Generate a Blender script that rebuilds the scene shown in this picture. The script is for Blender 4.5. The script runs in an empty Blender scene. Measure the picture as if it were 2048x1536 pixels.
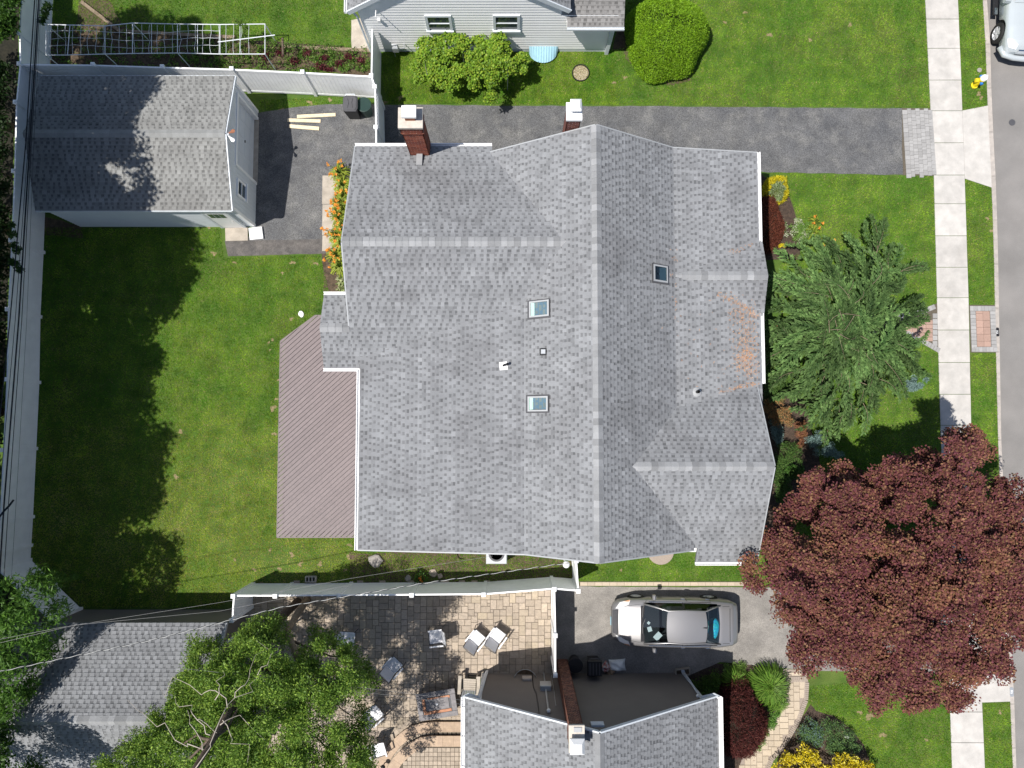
import bpy, math, random
import numpy as np
from mathutils import Vector, Matrix

random.seed(7); RNG = np.random.default_rng(11)
SC = bpy.context.scene
COL = SC.collection

# ---------------------------------------------------------------- camera, sky, sun, exposure
CAM_F, CAM_H, CAM_T = 1420.0, 28.4, math.radians(3.5)     # focal length in photo pixels, drone height (m), tilt off vertical
SUN_DIR = Vector((-0.432, -0.205, 1.0)).normalized()       # towards the sun
cam = bpy.data.objects.new('camera', bpy.data.cameras.new('camera')); COL.objects.link(cam)
cam.location = (0, 0, CAM_H); cam.rotation_euler = (CAM_T, 0, 0)
cam.data.sensor_fit = 'HORIZONTAL'; cam.data.sensor_width = 36.0; cam.data.lens = 36.0 * CAM_F / 2048.0
cam.data.clip_start = 0.1; cam.data.clip_end = 1000.0
SC.camera = cam
world = bpy.data.worlds.new('World'); SC.world = world; world.use_nodes = True
_nt = world.node_tree; _nt.nodes.clear()
_sky = _nt.nodes.new('ShaderNodeTexSky'); _sky.sky_type = 'NISHITA'; _sky.sun_disc = False
_sky.sun_elevation = math.asin(SUN_DIR.z); _sky.sun_rotation = math.atan2(SUN_DIR.x, SUN_DIR.y)
_bg = _nt.nodes.new('ShaderNodeBackground'); _bg.inputs[1].default_value = 0.086
_out = _nt.nodes.new('ShaderNodeOutputWorld')
_nt.links.new(_sky.outputs[0], _bg.inputs[0]); _nt.links.new(_bg.outputs[0], _out.inputs[0])
sun = bpy.data.objects.new('sun', bpy.data.lights.new('sun', 'SUN')); COL.objects.link(sun)
sun.data.energy = 4.9; sun.data.angle = math.radians(0.55); sun.data.color = (1.0, 0.955, 0.89)
sun.rotation_euler = SUN_DIR.to_track_quat('Z', 'Y').to_euler(); sun.location = (0, 0, 40)
SC.view_settings.view_transform = 'Standard'; SC.view_settings.look = 'None'
SC.view_settings.exposure = 0.38; SC.view_settings.gamma = 1.0
SC.cycles.max_bounces = 4; SC.cycles.diffuse_bounces = 3; SC.cycles.glossy_bounces = 3; SC.cycles.transparent_max_bounces = 6
SC.cycles.use_denoising = True

# ---------------------------------------------------------------- helpers
_ct, _st = math.cos(CAM_T), math.sin(CAM_T)
def P(px, py, z=0.0):
    """The place at height z that lies at photo pixel (px, py)."""
    u = (px - 1024.0) / CAM_F; v = (768.0 - py) / CAM_F
    dz = -_ct + v * _st
    t = (CAM_H - z) / (-dz)
    return (u * t, (_st + v * _ct) * t, z)
def PROJ(x, y, z):
    dc = y*_st+(CAM_H-z)*_ct; return 1024+CAM_F*x/dc, 768-CAM_F*(y*_ct-(CAM_H-z)*_st)/dc
def PX(px, py, z=0.0): return P(px, py, z)[0]
def PY(px, py, z=0.0): return P(px, py, z)[1]

ORG = {}
def _link(o, parent=None, org=(0, 0, 0)):
    COL.objects.link(o)
    if parent is not None: o.parent = parent
    ORG[o.name] = org
    return o
def tag(o, label=None, cat=None, group=None, kind=None):
    if label: o['label'] = label
    if cat: o['category'] = cat
    if group: o['group'] = group
    if kind: o['kind'] = kind
    return o
def thing(name, label, cat, loc=(0, 0, 0), rz=0.0, group=None):
    o = bpy.data.objects.new(name, None); o.empty_display_size = 0.2
    o.location = loc; o.rotation_euler = (0, 0, rz)
    _link(o, None, tuple(loc))
    return tag(o, label, cat, group)
def copy_tree(o, parent=None):
    c = o.copy(); COL.objects.link(c); c.parent = parent; ORG[c.name] = ORG.get(o.name, (0, 0, 0))
    for ch in list(o.children): copy_tree(ch, c)
    return c
def place(o, x, y, z=0.0, rz=0.0, label=None, group=None):
    o.location = (x, y, z); o.rotation_euler = (0, 0, rz)
    if label: o['label'] = label
    if group: o['group'] = group
    return o

class MB:
    def __init__(s): s.v = []; s.f = []; s.c = []; s.usec = False
    def add(s, pts, faces, col=None):
        b = len(s.v); s.v += [tuple(p) for p in pts]
        for f in faces: s.f.append(tuple(b + i for i in f)); s.c.append(col)
        if col is not None: s.usec = True
        return s
    def quad(s, a, b, c, d, col=None): return s.add([a, b, c, d], [(0, 1, 2, 3)], col)
    def box(s, x0, x1, y0, y1, z0, z1, col=None):
        return s.add([(x0,y0,z0),(x1,y0,z0),(x1,y1,z0),(x0,y1,z0),(x0,y0,z1),(x1,y0,z1),(x1,y1,z1),(x0,y1,z1)],
                     [(3,2,1,0),(4,5,6,7),(0,1,5,4),(1,2,6,5),(2,3,7,6),(3,0,4,7)], col)
    def cbox(s, c, sz, rz=0.0, col=None, bev=0.0):
        hx, hy, hz = sz[0]/2, sz[1]/2, sz[2]/2; ca, sa = math.cos(rz), math.sin(rz)
        tr = lambda x, y, z: (c[0]+x*ca-y*sa, c[1]+x*sa+y*ca, c[2]+z)
        if bev <= 0:
            p = [tr(*q) for q in [(-hx,-hy,-hz),(hx,-hy,-hz),(hx,hy,-hz),(-hx,hy,-hz),(-hx,-hy,hz),(hx,-hy,hz),(hx,hy,hz),(-hx,hy,hz)]]
            return s.add(p, [(3,2,1,0),(4,5,6,7),(0,1,5,4),(1,2,6,5),(2,3,7,6),(3,0,4,7)], col)
        b = bev
        lo = [(-hx,-hy),(hx,-hy),(hx,hy),(-hx,hy)]; hi = [(-hx+b,-hy+b),(hx-b,-hy+b),(hx-b,hy-b),(-hx+b,hy-b)]
        p = [tr(x,y,-hz) for x,y in lo] + [tr(x,y,hz-b) for x,y in lo] + [tr(x,y,hz) for x,y in hi]
        f = [(3,2,1,0),(8,9,10,11)]
        for i in range(4):
            j = (i+1) % 4; f += [(i,j,4+j,4+i),(4+i,4+j,8+j,8+i)]
        return s.add(p, f, col)
    def prism(s, poly, z0, z1, col=None):
        n = len(poly); a = sum(poly[i][0]*poly[(i+1)%n][1]-poly[(i+1)%n][0]*poly[i][1] for i in range(n))
        if a < 0: poly = list(poly)[::-1]
        p = [(q[0],q[1],z0) for q in poly] + [(q[0],q[1],z1) for q in poly]
        f = [tuple(range(n))[::-1], tuple(range(n,2*n))] + [(i,(i+1)%n,n+(i+1)%n,n+i) for i in range(n)]
        return s.add(p, f, col)
    def tube(s, pts, r, n=6, col=None):
        pts = [Vector(p) for p in pts]; rs = r if hasattr(r, '__len__') else [r]*len(pts)
        vs = []; fs = []
        for i, p in enumerate(pts):
            d = (pts[min(i+1,len(pts)-1)] - pts[max(i-1,0)])
            d = d.normalized() if d.length > 1e-9 else Vector((0,0,1))
            a = d.cross(Vector((0,0,1)))
            if a.length < 0.05: a = d.cross(Vector((1,0,0)))
            a.normalize(); b = d.cross(a)
            for k in range(n):
                t = 2*math.pi*k/n; vs.append(p + (a*math.cos(t) + b*math.sin(t))*rs[i])
        for i in range(len(pts)-1):
            for k in range(n):
                k2 = (k+1) % n; fs.append((i*n+k, (i+1)*n+k, (i+1)*n+k2, i*n+k2))
        fs.append(tuple(range(n))); m = (len(pts)-1)*n; fs.append(tuple(m+k for k in range(n))[::-1])
        return s.add(vs, fs, col)
    def lathe(s, prof, c=(0,0,0), n=20, axis='z', col=None, cap=True):
        vs = []; fs = []
        for r, h in prof:
            for k in range(n):
                t = 2*math.pi*k/n; x, y = r*math.cos(t), r*math.sin(t)
                q = (x, y, h) if axis == 'z' else ((x, h, y) if axis == 'y' else (h, x, y))
                vs.append((c[0]+q[0], c[1]+q[1], c[2]+q[2]))
        for i in range(len(prof)-1):
            for k in range(n):
                k2 = (k+1) % n; fs.append((i*n+k, i*n+k2, (i+1)*n+k2, (i+1)*n+k))
        if cap and prof[0][0] > 1e-6: fs.append(tuple(range(n))[::-1])
        if cap and prof[-1][0] > 1e-6: fs.append(tuple((len(prof)-1)*n+k for k in range(n)))
        return s.add(vs, fs, col)
    def bar(s, p, q, w, h, col=None):
        """A rectangular bar from p to q, w wide across, h thick."""
        p, q = Vector(p), Vector(q); d = (q-p).normalized(); up = Vector((0,0,1))
        a = d.cross(up); 
        if a.length < 1e-3: a = Vector((1,0,0))
        a.normalize(); b = a.cross(d); a *= w/2; b *= h/2
        pts = [p-a-b, p+a-b, p+a+b, p-a+b, q-a-b, q+a-b, q+a+b, q-a+b]
        return s.add(pts, [(0,1,2,3),(7,6,5,4),(0,4,5,1),(1,5,6,2),(2,6,7,3),(3,7,4,0)], col)
    def mesh(s, name, org=(0,0,0)):
        me = bpy.data.meshes.new(name)
        ox, oy, oz = org
        me.from_pydata([(x-ox, y-oy, z-oz) for x, y, z in s.v], [], s.f); 
        if s.usec:
            at = me.color_attributes.new('col', 'FLOAT_COLOR', 'CORNER'); arr = np.ones((len(me.loops), 4), np.float32); i = 0
            for f, c in zip(s.f, s.c):
                if c is not None: arr[i:i+len(f), :3] = c
                i += len(f)
            at.data.foreach_set('color', arr.ravel())
        return me
    def build(s, name, mat, parent=None, smooth=False, fixn=True):
        org = ORG.get(parent.name, (0,0,0)) if parent is not None else (0,0,0)
        me = s.mesh(name, org); me.materials.append(mat)
        if fixn: 
            me.validate()
        if smooth: me.polygons.foreach_set('use_smooth', [True]*len(me.polygons)); 
        o = bpy.data.objects.new(name, me); _link(o, parent, org)
        return o

def raw_mesh(name, V, Fc, nper, cols, mat, parent=None, kind=None):
    """Fast mesh of many equal faces: V (n*nper,3) points; each face owns nper points; cols (n,3) colours."""
    n = len(V)//nper; org = np.array(ORG.get(parent.name, (0,0,0)) if parent is not None else (0,0,0))
    me = bpy.data.meshes.new(name); me.vertices.add(len(V)); me.vertices.foreach_set('co', (np.asarray(V)-org).astype(np.float32).ravel())
    me.loops.add(len(V)); me.loops.foreach_set('vertex_index', np.arange(len(V), dtype=np.int32))
    me.polygons.add(n); me.polygons.foreach_set('loop_start', np.arange(0, len(V), nper, dtype=np.int32))
    at = me.color_attributes.new('col', 'FLOAT_COLOR', 'POINT'); arr = np.ones((len(V),4), np.float32)
    arr[:, :3] = np.repeat(np.asarray(cols), nper, axis=0); at.data.foreach_set('color', arr.ravel())
    me.update(calc_edges=True); me.materials.append(mat)
    o = bpy.data.objects.new(name, me); _link(o, parent, tuple(org))
    if kind: o['kind'] = kind
    return o

def unit(a): return a / np.maximum(np.linalg.norm(a, axis=1, keepdims=True), 1e-9)
def leaves(name, pts, dirs, L, W, cols, mat, parent=None, kind=None, flat=0.0, tri=False, norm=None):
    """Leaf faces: pointed diamonds (or triangles) centred on pts, along dirs, lengths L and widths W."""
    pts = np.asarray(pts, float); n = len(pts); d = unit(np.asarray(dirs, float))
    r = RNG.normal(size=(n,3)); r[:,2] += 0
    if norm is not None: r = norm + r*0.35
    up = r*(1-flat) + np.array([0,0,1.0])*flat*2
    w = unit(np.cross(d, up)); L = np.broadcast_to(np.asarray(L,float), (n,))[:,None]; W = np.broadcast_to(np.asarray(W,float), (n,))[:,None]
    if tri:
        V = np.stack([pts-w*W/2, pts+w*W/2, pts+d*L], 1).reshape(-1,3); return raw_mesh(name, V, None, 3, cols, mat, parent, kind)
    V = np.stack([pts-d*L/2, pts+w*W/2-d*L*0.05, pts+d*L/2, pts-w*W/2-d*L*0.05], 1).reshape(-1,3)
    return raw_mesh(name, V, None, 4, cols, mat, parent, kind)
def palette(cols, n, jit=0.15):
    c = np.asarray(cols, float); i = RNG.integers(0, len(c), n)
    return np.clip(c[i] * (1 + RNG.normal(size=(n,1))*jit), 0.0, 1)
def rand_dirs(n, zc=0.0, zs=1.0):
    d = RNG.normal(size=(n,3)); d[:,2] = d[:,2]*zs + zc
    return unit(d)
def in_poly(x, y, poly):
    x = np.asarray(x); y = np.asarray(y); ins = np.zeros(x.shape, bool); n = len(poly); j = n-1
    for i in range(n):
        xi, yi = poly[i]; xj, yj = poly[j]
        c = ((yi > y) != (yj > y)) & (x < (xj-xi)*(y-yi)/(yj-yi+1e-12)+xi)
        ins ^= c; j = i
    return ins
def poly_dist(x, y, poly):
    d = np.full(np.shape(x), 1e9); n = len(poly)
    for i in range(n):
        a = np.array(poly[i], float); b = np.array(poly[(i+1)%n], float); ab = b-a
        t = np.clip(((x-a[0])*ab[0]+(y-a[1])*ab[1])/(ab@ab+1e-9), 0, 1)
        d = np.minimum(d, np.hypot(x-a[0]-t*ab[0], y-a[1]-t*ab[1]))
    return d
def clip_poly(poly, half):
    """Clip a polygon by half-planes (nx, ny, c): keep nx*x+ny*y <= c."""
    for nx, ny, c in half:
        out = []
        for i in range(len(poly)):
            a, b = poly[i], poly[(i+1) % len(poly)]; da, db = nx*a[0]+ny*a[1]-c, nx*b[0]+ny*b[1]-c
            if da <= 0: out.append(a)
            if (da < 0 < db) or (db < 0 < da):
                t = da/(da-db); out.append((a[0]+(b[0]-a[0])*t, a[1]+(b[1]-a[1])*t))
        poly = out
        if len(poly) < 3: return []
    return poly
def half_planes(poly):
    n = len(poly); a = sum(poly[i][0]*poly[(i+1)%n][1]-poly[(i+1)%n][0]*poly[i][1] for i in range(n))
    if a < 0: poly = poly[::-1]
    r = []
    for i in range(n):
        p, q = poly[i], poly[(i+1)%n]; nx, ny = q[1]-p[1], -(q[0]-p[0]); r.append((nx, ny, nx*p[0]+ny*p[1]))
    return r

# ---------------------------------------------------------------- materials
MATS = {}
def mat(name, col, rough=0.7, var=0.12, scale=2.0, col2=None, bump=0.0, bscale=60.0, metal=0.0, attr=False, objrand=0.0,
        spec=0.3, speck=0.0, spscale=120.0, coat=0.0, trans=0.0, big=None, bigscale=0.25, bigfac=0.0):
    m = bpy.data.materials.new(name); m.use_nodes = True; nt = m.node_tree; N = nt.nodes; Lk = nt.links
    bs = N['Principled BSDF']; bs.inputs['Roughness'].default_value = rough; bs.inputs['Metallic'].default_value = metal
    bs.inputs['Specular IOR Level'].default_value = spec
    if coat: bs.inputs['Coat Weight'].default_value = coat; bs.inputs['Coat Roughness'].default_value = 0.06
    geo = N.new('ShaderNodeNewGeometry'); pos = geo.outputs['Position']
    def noise(sc, det=4, rg=0.55):
        t = N.new('ShaderNodeTexNoise'); t.inputs['Scale'].default_value = sc; t.inputs['Detail'].default_value = det
        t.inputs['Roughness'].default_value = rg; Lk.new(pos, t.inputs['Vector']); return t.outputs['Fac']
    def mix(blend, fac, a, b):
        x = N.new('ShaderNodeMix'); x.data_type = 'RGBA'; x.blend_type = blend
        for sock, val in ((x.inputs['Factor'], fac), (x.inputs[6], a), (x.inputs[7], b)):
            if hasattr(val, 'is_linked'): Lk.new(val, sock)
            elif isinstance(val, (int, float)): sock.default_value = val
            else: sock.default_value = (*val, 1)
        return x.outputs[2]
    def rng(v, a, b, c, d):
        r = N.new('ShaderNodeMapRange'); r.inputs[1].default_value = a; r.inputs[2].default_value = b
        r.inputs[3].default_value = c; r.inputs[4].default_value = d; Lk.new(v, r.inputs[0]); return r.outputs[0]
    c = tuple(col)
    if col2 is not None: c = mix('MIX', rng(noise(scale, 5, .6), .38, .62, 0, 1), c, tuple(col2))
    if big is not None: c = mix('MIX', rng(noise(bigscale, 4, .6), .5, .68, 0, bigfac), c, tuple(big))
    if attr:
        a = N.new('ShaderNodeAttribute'); a.attribute_name = 'col'; c = mix('MULTIPLY', 1.0, c, a.outputs['Color'])
    def scale_by(c, v):
        h = N.new('ShaderNodeVectorMath'); h.operation = 'SCALE'
        if hasattr(c, 'is_linked'): Lk.new(c, h.inputs[0])
        else: h.inputs[0].default_value = c
        Lk.new(v, h.inputs['Scale']); return h.outputs[0]
    if var: c = scale_by(c, rng(noise(scale*1.7, 6, .6), .3, .7, 1-var, 1+var))
    if speck: c = scale_by(c, rng(noise(spscale, 2, .7), .3, .7, 1-speck, 1+speck))
    if objrand:
        oi = N.new('ShaderNodeObjectInfo'); c = scale_by(c, rng(oi.outputs['Random'], 0, 1, 1-objrand, 1+objrand))
    if hasattr(c, 'is_linked'): Lk.new(c, bs.inputs['Base Color'])
    else: bs.inputs['Base Color'].default_value = (*c, 1)
    if bump:
        b = N.new('ShaderNodeBump'); b.inputs['Strength'].default_value = bump; b.inputs['Distance'].default_value = 0.02
        Lk.new(noise(bscale, 4, .6), b.inputs['Height']); Lk.new(b.outputs[0], bs.inputs['Normal'])
    if trans:
        tr = N.new('ShaderNodeBsdfTranslucent'); ms = N.new('ShaderNodeMixShader'); ms.inputs[0].default_value = trans
        if hasattr(c, 'is_linked'): Lk.new(c, tr.inputs['Color'])
        else: tr.inputs['Color'].default_value = (*c, 1)
        Lk.new(bs.outputs[0], ms.inputs[1]); Lk.new(tr.outputs[0], ms.inputs[2])
        Lk.new(ms.outputs[0], N['Material Output'].inputs['Surface'])
    MATS[name] = m
    return m
def glass_mat(name, tint, clear=0.55, rough=0.03, ior=1.6):
    m = bpy.data.materials.new(name); m.use_nodes = True; nt = m.node_tree; N = nt.nodes; Lk = nt.links; N.clear()
    o = N.new('ShaderNodeOutputMaterial'); t = N.new('ShaderNodeBsdfTransparent'); t.inputs[0].default_value = (*[clear*x for x in tint], 1)
    g = N.new('ShaderNodeBsdfGlossy'); g.inputs['Roughness'].default_value = rough; g.inputs['Color'].default_value = (.9,.95,1,1)
    fr = N.new('ShaderNodeFresnel'); fr.inputs[0].default_value = ior; ms = N.new('ShaderNodeMixShader')
    Lk.new(fr.outputs[0], ms.inputs[0]); Lk.new(t.outputs[0], ms.inputs[1]); Lk.new(g.outputs[0], ms.inputs[2]); Lk.new(ms.outputs[0], o.inputs[0])
    return m

M_lawn = mat('lawn_soil', (.050,.105,.014), .95, .25, 1.2, (.078,.125,.020), bump=.5, bscale=30, speck=.45, spscale=45, big=(.085,.085,.03), bigscale=.35, bigfac=.5)
M_grass = mat('grass_blades', (1,1,1), .65, .34, .7, attr=True, trans=.35, spec=.2)
M_soil = mat('bed_soil', (.105,.075,.050), .95, .3, 6, (.06,.045,.03), bump=.8, bscale=40, speck=.4, spscale=50)
M_tan = mat('bare_soil', (.25,.19,.115), .95, .3, 10, (.16,.14,.06), bump=.5, bscale=50, speck=.35, spscale=70)
M_mulch = mat('mulch', (.075,.052,.038), .95, .35, 9, (.045,.032,.025), bump=1.0, bscale=45, speck=.5, spscale=60)
M_asph = mat('asphalt', (.088,.090,.095), .9, .16, .8, (.120,.120,.121), bump=.5, bscale=160, speck=.50, spscale=30, big=(.185,.182,.174), bigscale=1.3, bigfac=.6)
M_asph_old = mat('old_asphalt', (.25,.235,.216), .92, .16, 1.2, (.20,.188,.174), bump=.5, bscale=120, speck=.30, spscale=40, big=(.14,.132,.124), bigscale=.7, bigfac=.4)
M_path = mat('path_asphalt', (.125,.115,.108), .92, .2, 2.5, (.085,.08,.078), bump=.6, bscale=100, speck=.35, spscale=40)
M_road = mat('road', (.215,.204,.195), .9, .10, .5, (.195,.187,.180), bump=.3, bscale=150, speck=.16, spscale=55, big=(.17,.162,.155), bigscale=.35, bigfac=.6)
M_conc = mat('sidewalk_concrete', (.48,.458,.43), .85, .09, 1.6, (.415,.398,.375), bump=.25, bscale=120, objrand=.07, speck=.07, spscale=60, big=(.33,.31,.285), bigscale=.9, bigfac=.35)
M_concd = mat('old_concrete', (.40,.355,.30), .9, .12, 2.5, (.32,.285,.24), bump=.3, bscale=90, objrand=.08, speck=.12)
M_curb = mat('curb_stone', (.40,.36,.325), .85, .1, 4, (.34,.31,.285), bump=.3, bscale=80, objrand=.06)
M_shing = mat('shingle_granules', (1,1,1), .92, .12, .9, attr=True, big=(.80,.79,.79), bigscale=.42, bigfac=.9, bump=.35, bscale=300, speck=.16, spscale=130, spec=.15)
M_cap = mat('ridge_cap_granules', (.262,.267,.275), .92, .08, 2, bump=.35, bscale=300, speck=.14, spscale=130, objrand=.22, spec=.15)
M_deckroof = mat('roof_underlay', (.13,.133,.14), .9, .1)
M_white = mat('white_vinyl', (.80,.81,.83), .42, .03, 1.5)
M_fence = mat('white_fence_vinyl', (.85,.86,.87), .45, .06, 1.3, spec=.35)
M_trim = mat('white_trim', (.82,.82,.82), .5, .03)
M_siding = mat('white_siding', (.90,.90,.90), .5, .03, 1)
M_bsiding = mat('blue_white_siding', (.60,.635,.67), .55, .04, 1)
M_taupe = mat('taupe_siding', (.155,.138,.125), .65, .05, 1)
M_galv = mat('galvanised', (.42,.44,.46), .45, .1, 4, metal=.5)
M_drip = mat('drip_edge', (.34,.355,.37), .5, .05)
M_brick = mat('red_brick', (1,1,1), .85, .15, 12, attr=True, bump=.4, bscale=120)
M_mortar = mat('mortar', (.50,.44,.38), .9, .12, 8)
M_crown = mat('chimney_crown', (.50,.455,.40), .85, .12, 5, bump=.3, bscale=60)
M_blackp = mat('black_plastic', (.018,.018,.020), .45, .1)
M_dgrey = mat('dark_grey_plastic', (.075,.075,.082), .5, .1)
M_green = mat('dark_green_plastic', (.012,.035,.030), .45, .1)
M_wood = mat('new_lumber', (.70,.60,.42), .7, .08, 10, (.62,.52,.35), objrand=.06)
M_deckb = mat('deck_board', (.185,.152,.155), .6, .06, 6, (.170,.140,.144), bump=.2, bscale=60, objrand=.06)
M_bark = mat('bark', (.085,.06,.045), .95, .3, 9, (.13,.10,.075), bump=1.0, bscale=35)
M_barkl = mat('pale_bark', (.26,.205,.145), .95, .25, 6, (.17,.13,.09), bump=.8, bscale=30)
M_twig = mat('dead_twig', (.42,.37,.31), .9, .2, 8)
M_leaf = mat('leaf', (1,1,1), .55, .06, 1.5, attr=True, trans=.38, spec=.3)
M_leafd = mat('leaf_opaque', (1,1,1), .65, .06, 1.5, attr=True, trans=.18, spec=.15)
M_pav = mat('patio_paver', (.365,.302,.238), .85, .12, 9, (.315,.265,.212), objrand=.16, bump=.3, bscale=60)
M_pavA = mat('patio_paver_joined', (.365,.302,.238), .85, .12, 9, (.315,.265,.212), attr=True, bump=.3, bscale=60)
M_joint = mat('joint_sand', (.10,.085,.065), .95, .2, 10)
M_pavg = mat('grey_paver', (.30,.295,.29), .85, .08, 9, objrand=.13, bump=.3, bscale=70)
M_pavr = mat('red_paver', (.35,.235,.19), .85, .1, 9, objrand=.10, bump=.3, bscale=70)
M_pavb = mat('buff_paver', (.43,.36,.275), .85, .08, 9, objrand=.10, bump=.3, bscale=70)
M_pavt = mat('tan_soldier_paver', (.30,.25,.21), .85, .08, 9, objrand=.08, bump=.3, bscale=70)
M_step = mat('step_coping', (.42,.315,.225), .85, .12, 5, (.36,.27,.20), objrand=.08, bump=.3, bscale=60)
M_cable = mat('black_cable', (.012,.016,.024), .5, .05)
M_wire = mat('grey_cable', (.22,.22,.22), .5, .1)
M_silver = mat('silver_paint', (.30,.295,.30), .36, .02, 1, metal=.6, coat=.35)
M_wpaint = mat('white_pearl_paint', (.44,.48,.50), .30, .02, 1, metal=.15, coat=.6)
M_rubber = mat('tyre_rubber', (.018,.018,.018), .8, .1)
M_chrome = mat('chrome', (.75,.75,.76), .14, .02, metal=1.0)
M_lamp = mat('lamp_lens', (.72,.72,.72), .12, .03, coat=.8)
M_amber = mat('amber_lens', (.65,.30,.14), .2, .03, coat=.6)
M_redl = mat('red_lens', (.35,.02,.02), .2, .03, coat=.6)
M_dark = mat('dark_interior', (.025,.027,.03), .7, .1)
M_seat = mat('seat_cloth', (.11,.11,.12), .85, .1)
M_glass = glass_mat('window_glass', (.80,.90,.92), .72)
M_skyglass = glass_mat('skylight_glass', (.86,.96,.95), .95, .03, 1.4)
M_sideglass = glass_mat('tinted_side_glass', (.35,.42,.42), .5, .03, 1.18)
M_alloy = mat('alloy_rim', (.55,.56,.58), .4, .03, metal=.3)
M_pane = mat('house_glass', (.035,.05,.055), .06, .03, spec=.8)
M_paper = mat('white_paper', (.82,.84,.84), .6, .03)
M_sling = mat('pale_sling_fabric', (.70,.70,.72), .75, .05, 5)
M_frame = mat('chair_frame', (.10,.095,.09), .5, .1)
M_greyp = mat('grey_paint', (.36,.37,.38), .5, .08)
M_blue = mat('blue_plastic', (.02,.17,.55), .4, .05)
M_yel = mat('yellow_paint', (.78,.60,.02), .45, .05)
M_wellb = mat('pale_blue_plastic', (.28,.47,.56), .35, .08, 4)
M_turq = mat('turquoise_plastic', (.015,.27,.27), .35, .45, 14, (.015,.14,.34))
M_red = mat('red_print', (.55,.06,.05), .5, .05)
M_terra = mat('terracotta', (.33,.14,.08), .8, .1)
M_needle = mat('fallen_needles', (1,1,1), .9, .1, attr=True)
M_rock = mat('pale_stone', (.27,.25,.23), .9, .2, 8, bump=.6, bscale=30)
M_cinder = mat('cinder_block', (.36,.34,.31), .95, .15, 10, bump=.4, bscale=60)
M_tablem = mat('weathered_table', (.20,.19,.195), .6, .15, 6, (.16,.15,.155))
M_copper = mat('copper_table', (.38,.17,.09), .5, .2, 6)
M_pvc = mat('white_pvc', (.68,.71,.74), .5, .06)
M_ac = mat('condenser_grey', (.44,.46,.48), .5, .05)
M_rust = mat('rusty_iron', (.09,.06,.045), .8, .2)
M_galvw = mat('pale_downspout', (.60,.64,.68), .45, .06)
# ---------------------------------------------------------------- the setting: ground, road, pavements
def interp(y, tab):
    ys = [t[0] for t in tab]; return float(np.interp(y, ys, [t[1] for t in tab]))
CURB_IN = [(-300,1957),(0,1966),(100,1972),(200,1975),(380,1984),(500,1988),(650,1991),(900,1997),(1400,2020.5),(1536,2026),(1900,2044)]
CURB_OUT = [(-300,1966),(0,1974),(100,1981.5),(200,1983),(380,1992.5),(500,1996),(650,1998.5),(900,2003),(1400,2028.5),(1536,2032.5),(1900,2050)]
SW_L = [(-300,1832),(0,1851),(210,1861),(345,1868),(600,1874.5),(760,1878.5),(900,1883),(1430,1901),(1536,1904.5),(1900,1915)]
SW_R = [(-300,1897),(0,1916),(150,1922),(345,1929),(600,1937),(760,1940.5),(900,1943),(1430,1965),(1536,1969.5),(1900,1984)]
_ys = [-300,-150,0,100,200,290,380,500,650,775,900,1150,1400,1536,1700,1900]
edge = [P(interp(y, CURB_IN)+2, y, 0) for y in _ys]
g = MB(); L = 130.0
pts = [(-L, L)] + [(edge[0][0], L)] + [(e[0], e[1]) for e in edge] + [(edge[-1][0], -L), (-L, -L)]
n = len(pts); g.add([(x, y, 0) for x, y in pts], [tuple(range(n))[::-1]])
ground = g.build('ground', M_lawn); tag(ground, 'mown green lawn ground with thin and yellowed patches', None, kind='structure')
r = MB(); ro = [P(interp(y, CURB_OUT)-2, y, -0.11) for y in _ys]
pts = [(ro[0][0], L)] + [(e[0], e[1]) for e in ro] + [(ro[-1][0], -L), (L, -L), (L, L)]
r.add([(x, y, -0.11) for x, y in pts], [tuple(range(len(pts)))])
road = r.build('road', M_road); tag(road, 'plain grey asphalt street along the kerb', None, kind='structure')

kerb = bpy.data.objects.new('kerb', None); _link(kerb); tag(kerb, 'pale stone kerb between verge and street', kind='structure')
ky = [-60] + list(range(0, 1600, 88))
for a, b in zip(ky[:-1], ky[1:]):
    q = [P(interp(a, CURB_IN), a+0.4, .02), P(interp(a, CURB_OUT), a+0.4, .02), P(interp(b, CURB_OUT), b-0.4, .02), P(interp(b, CURB_IN), b-0.4, .02)]
    m = MB(); m.prism([(x[0], x[1]) for x in q], -0.2, 0.02); m.build('kerb_stone', M_curb, kerb)

walk = bpy.data.objects.new('sidewalk', None); _link(walk); tag(walk, 'pale concrete sidewalk of square slabs', kind='structure')
joints = [-60,-22,38,96.5,160,221.5,285.5,350,407.5,471.5,534.5,595.5,660,725,788.5,850.5,912,975,1040,1105,1170,1236,1300,1364,1424,1485.5,1548,1612]
for a, b in zip(joints[:-1], joints[1:]):
    e = 0.5; q = [P(interp(a, SW_L), a+e, .03), P(interp(a, SW_R), a+e, .03), P(interp(b, SW_R), b-e, .03), P(interp(b, SW_L), b-e, .03)]
    tilt = random.uniform(-.006, .006); m = MB()
    m.add([(x[0], x[1], -.06) for x in q] + [(q[0][0], q[0][1], .03+tilt), (q[1][0], q[1][1], .03-tilt), (q[2][0], q[2][1], .03-tilt), (q[3][0], q[3][1], .03+tilt)],
          [(0,1,2,3),(7,6,5,4),(0,4,5,1),(1,5,6,2),(2,6,7,3),(3,7,4,0)])
    m.build('slab', M_conc, walk)

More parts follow.
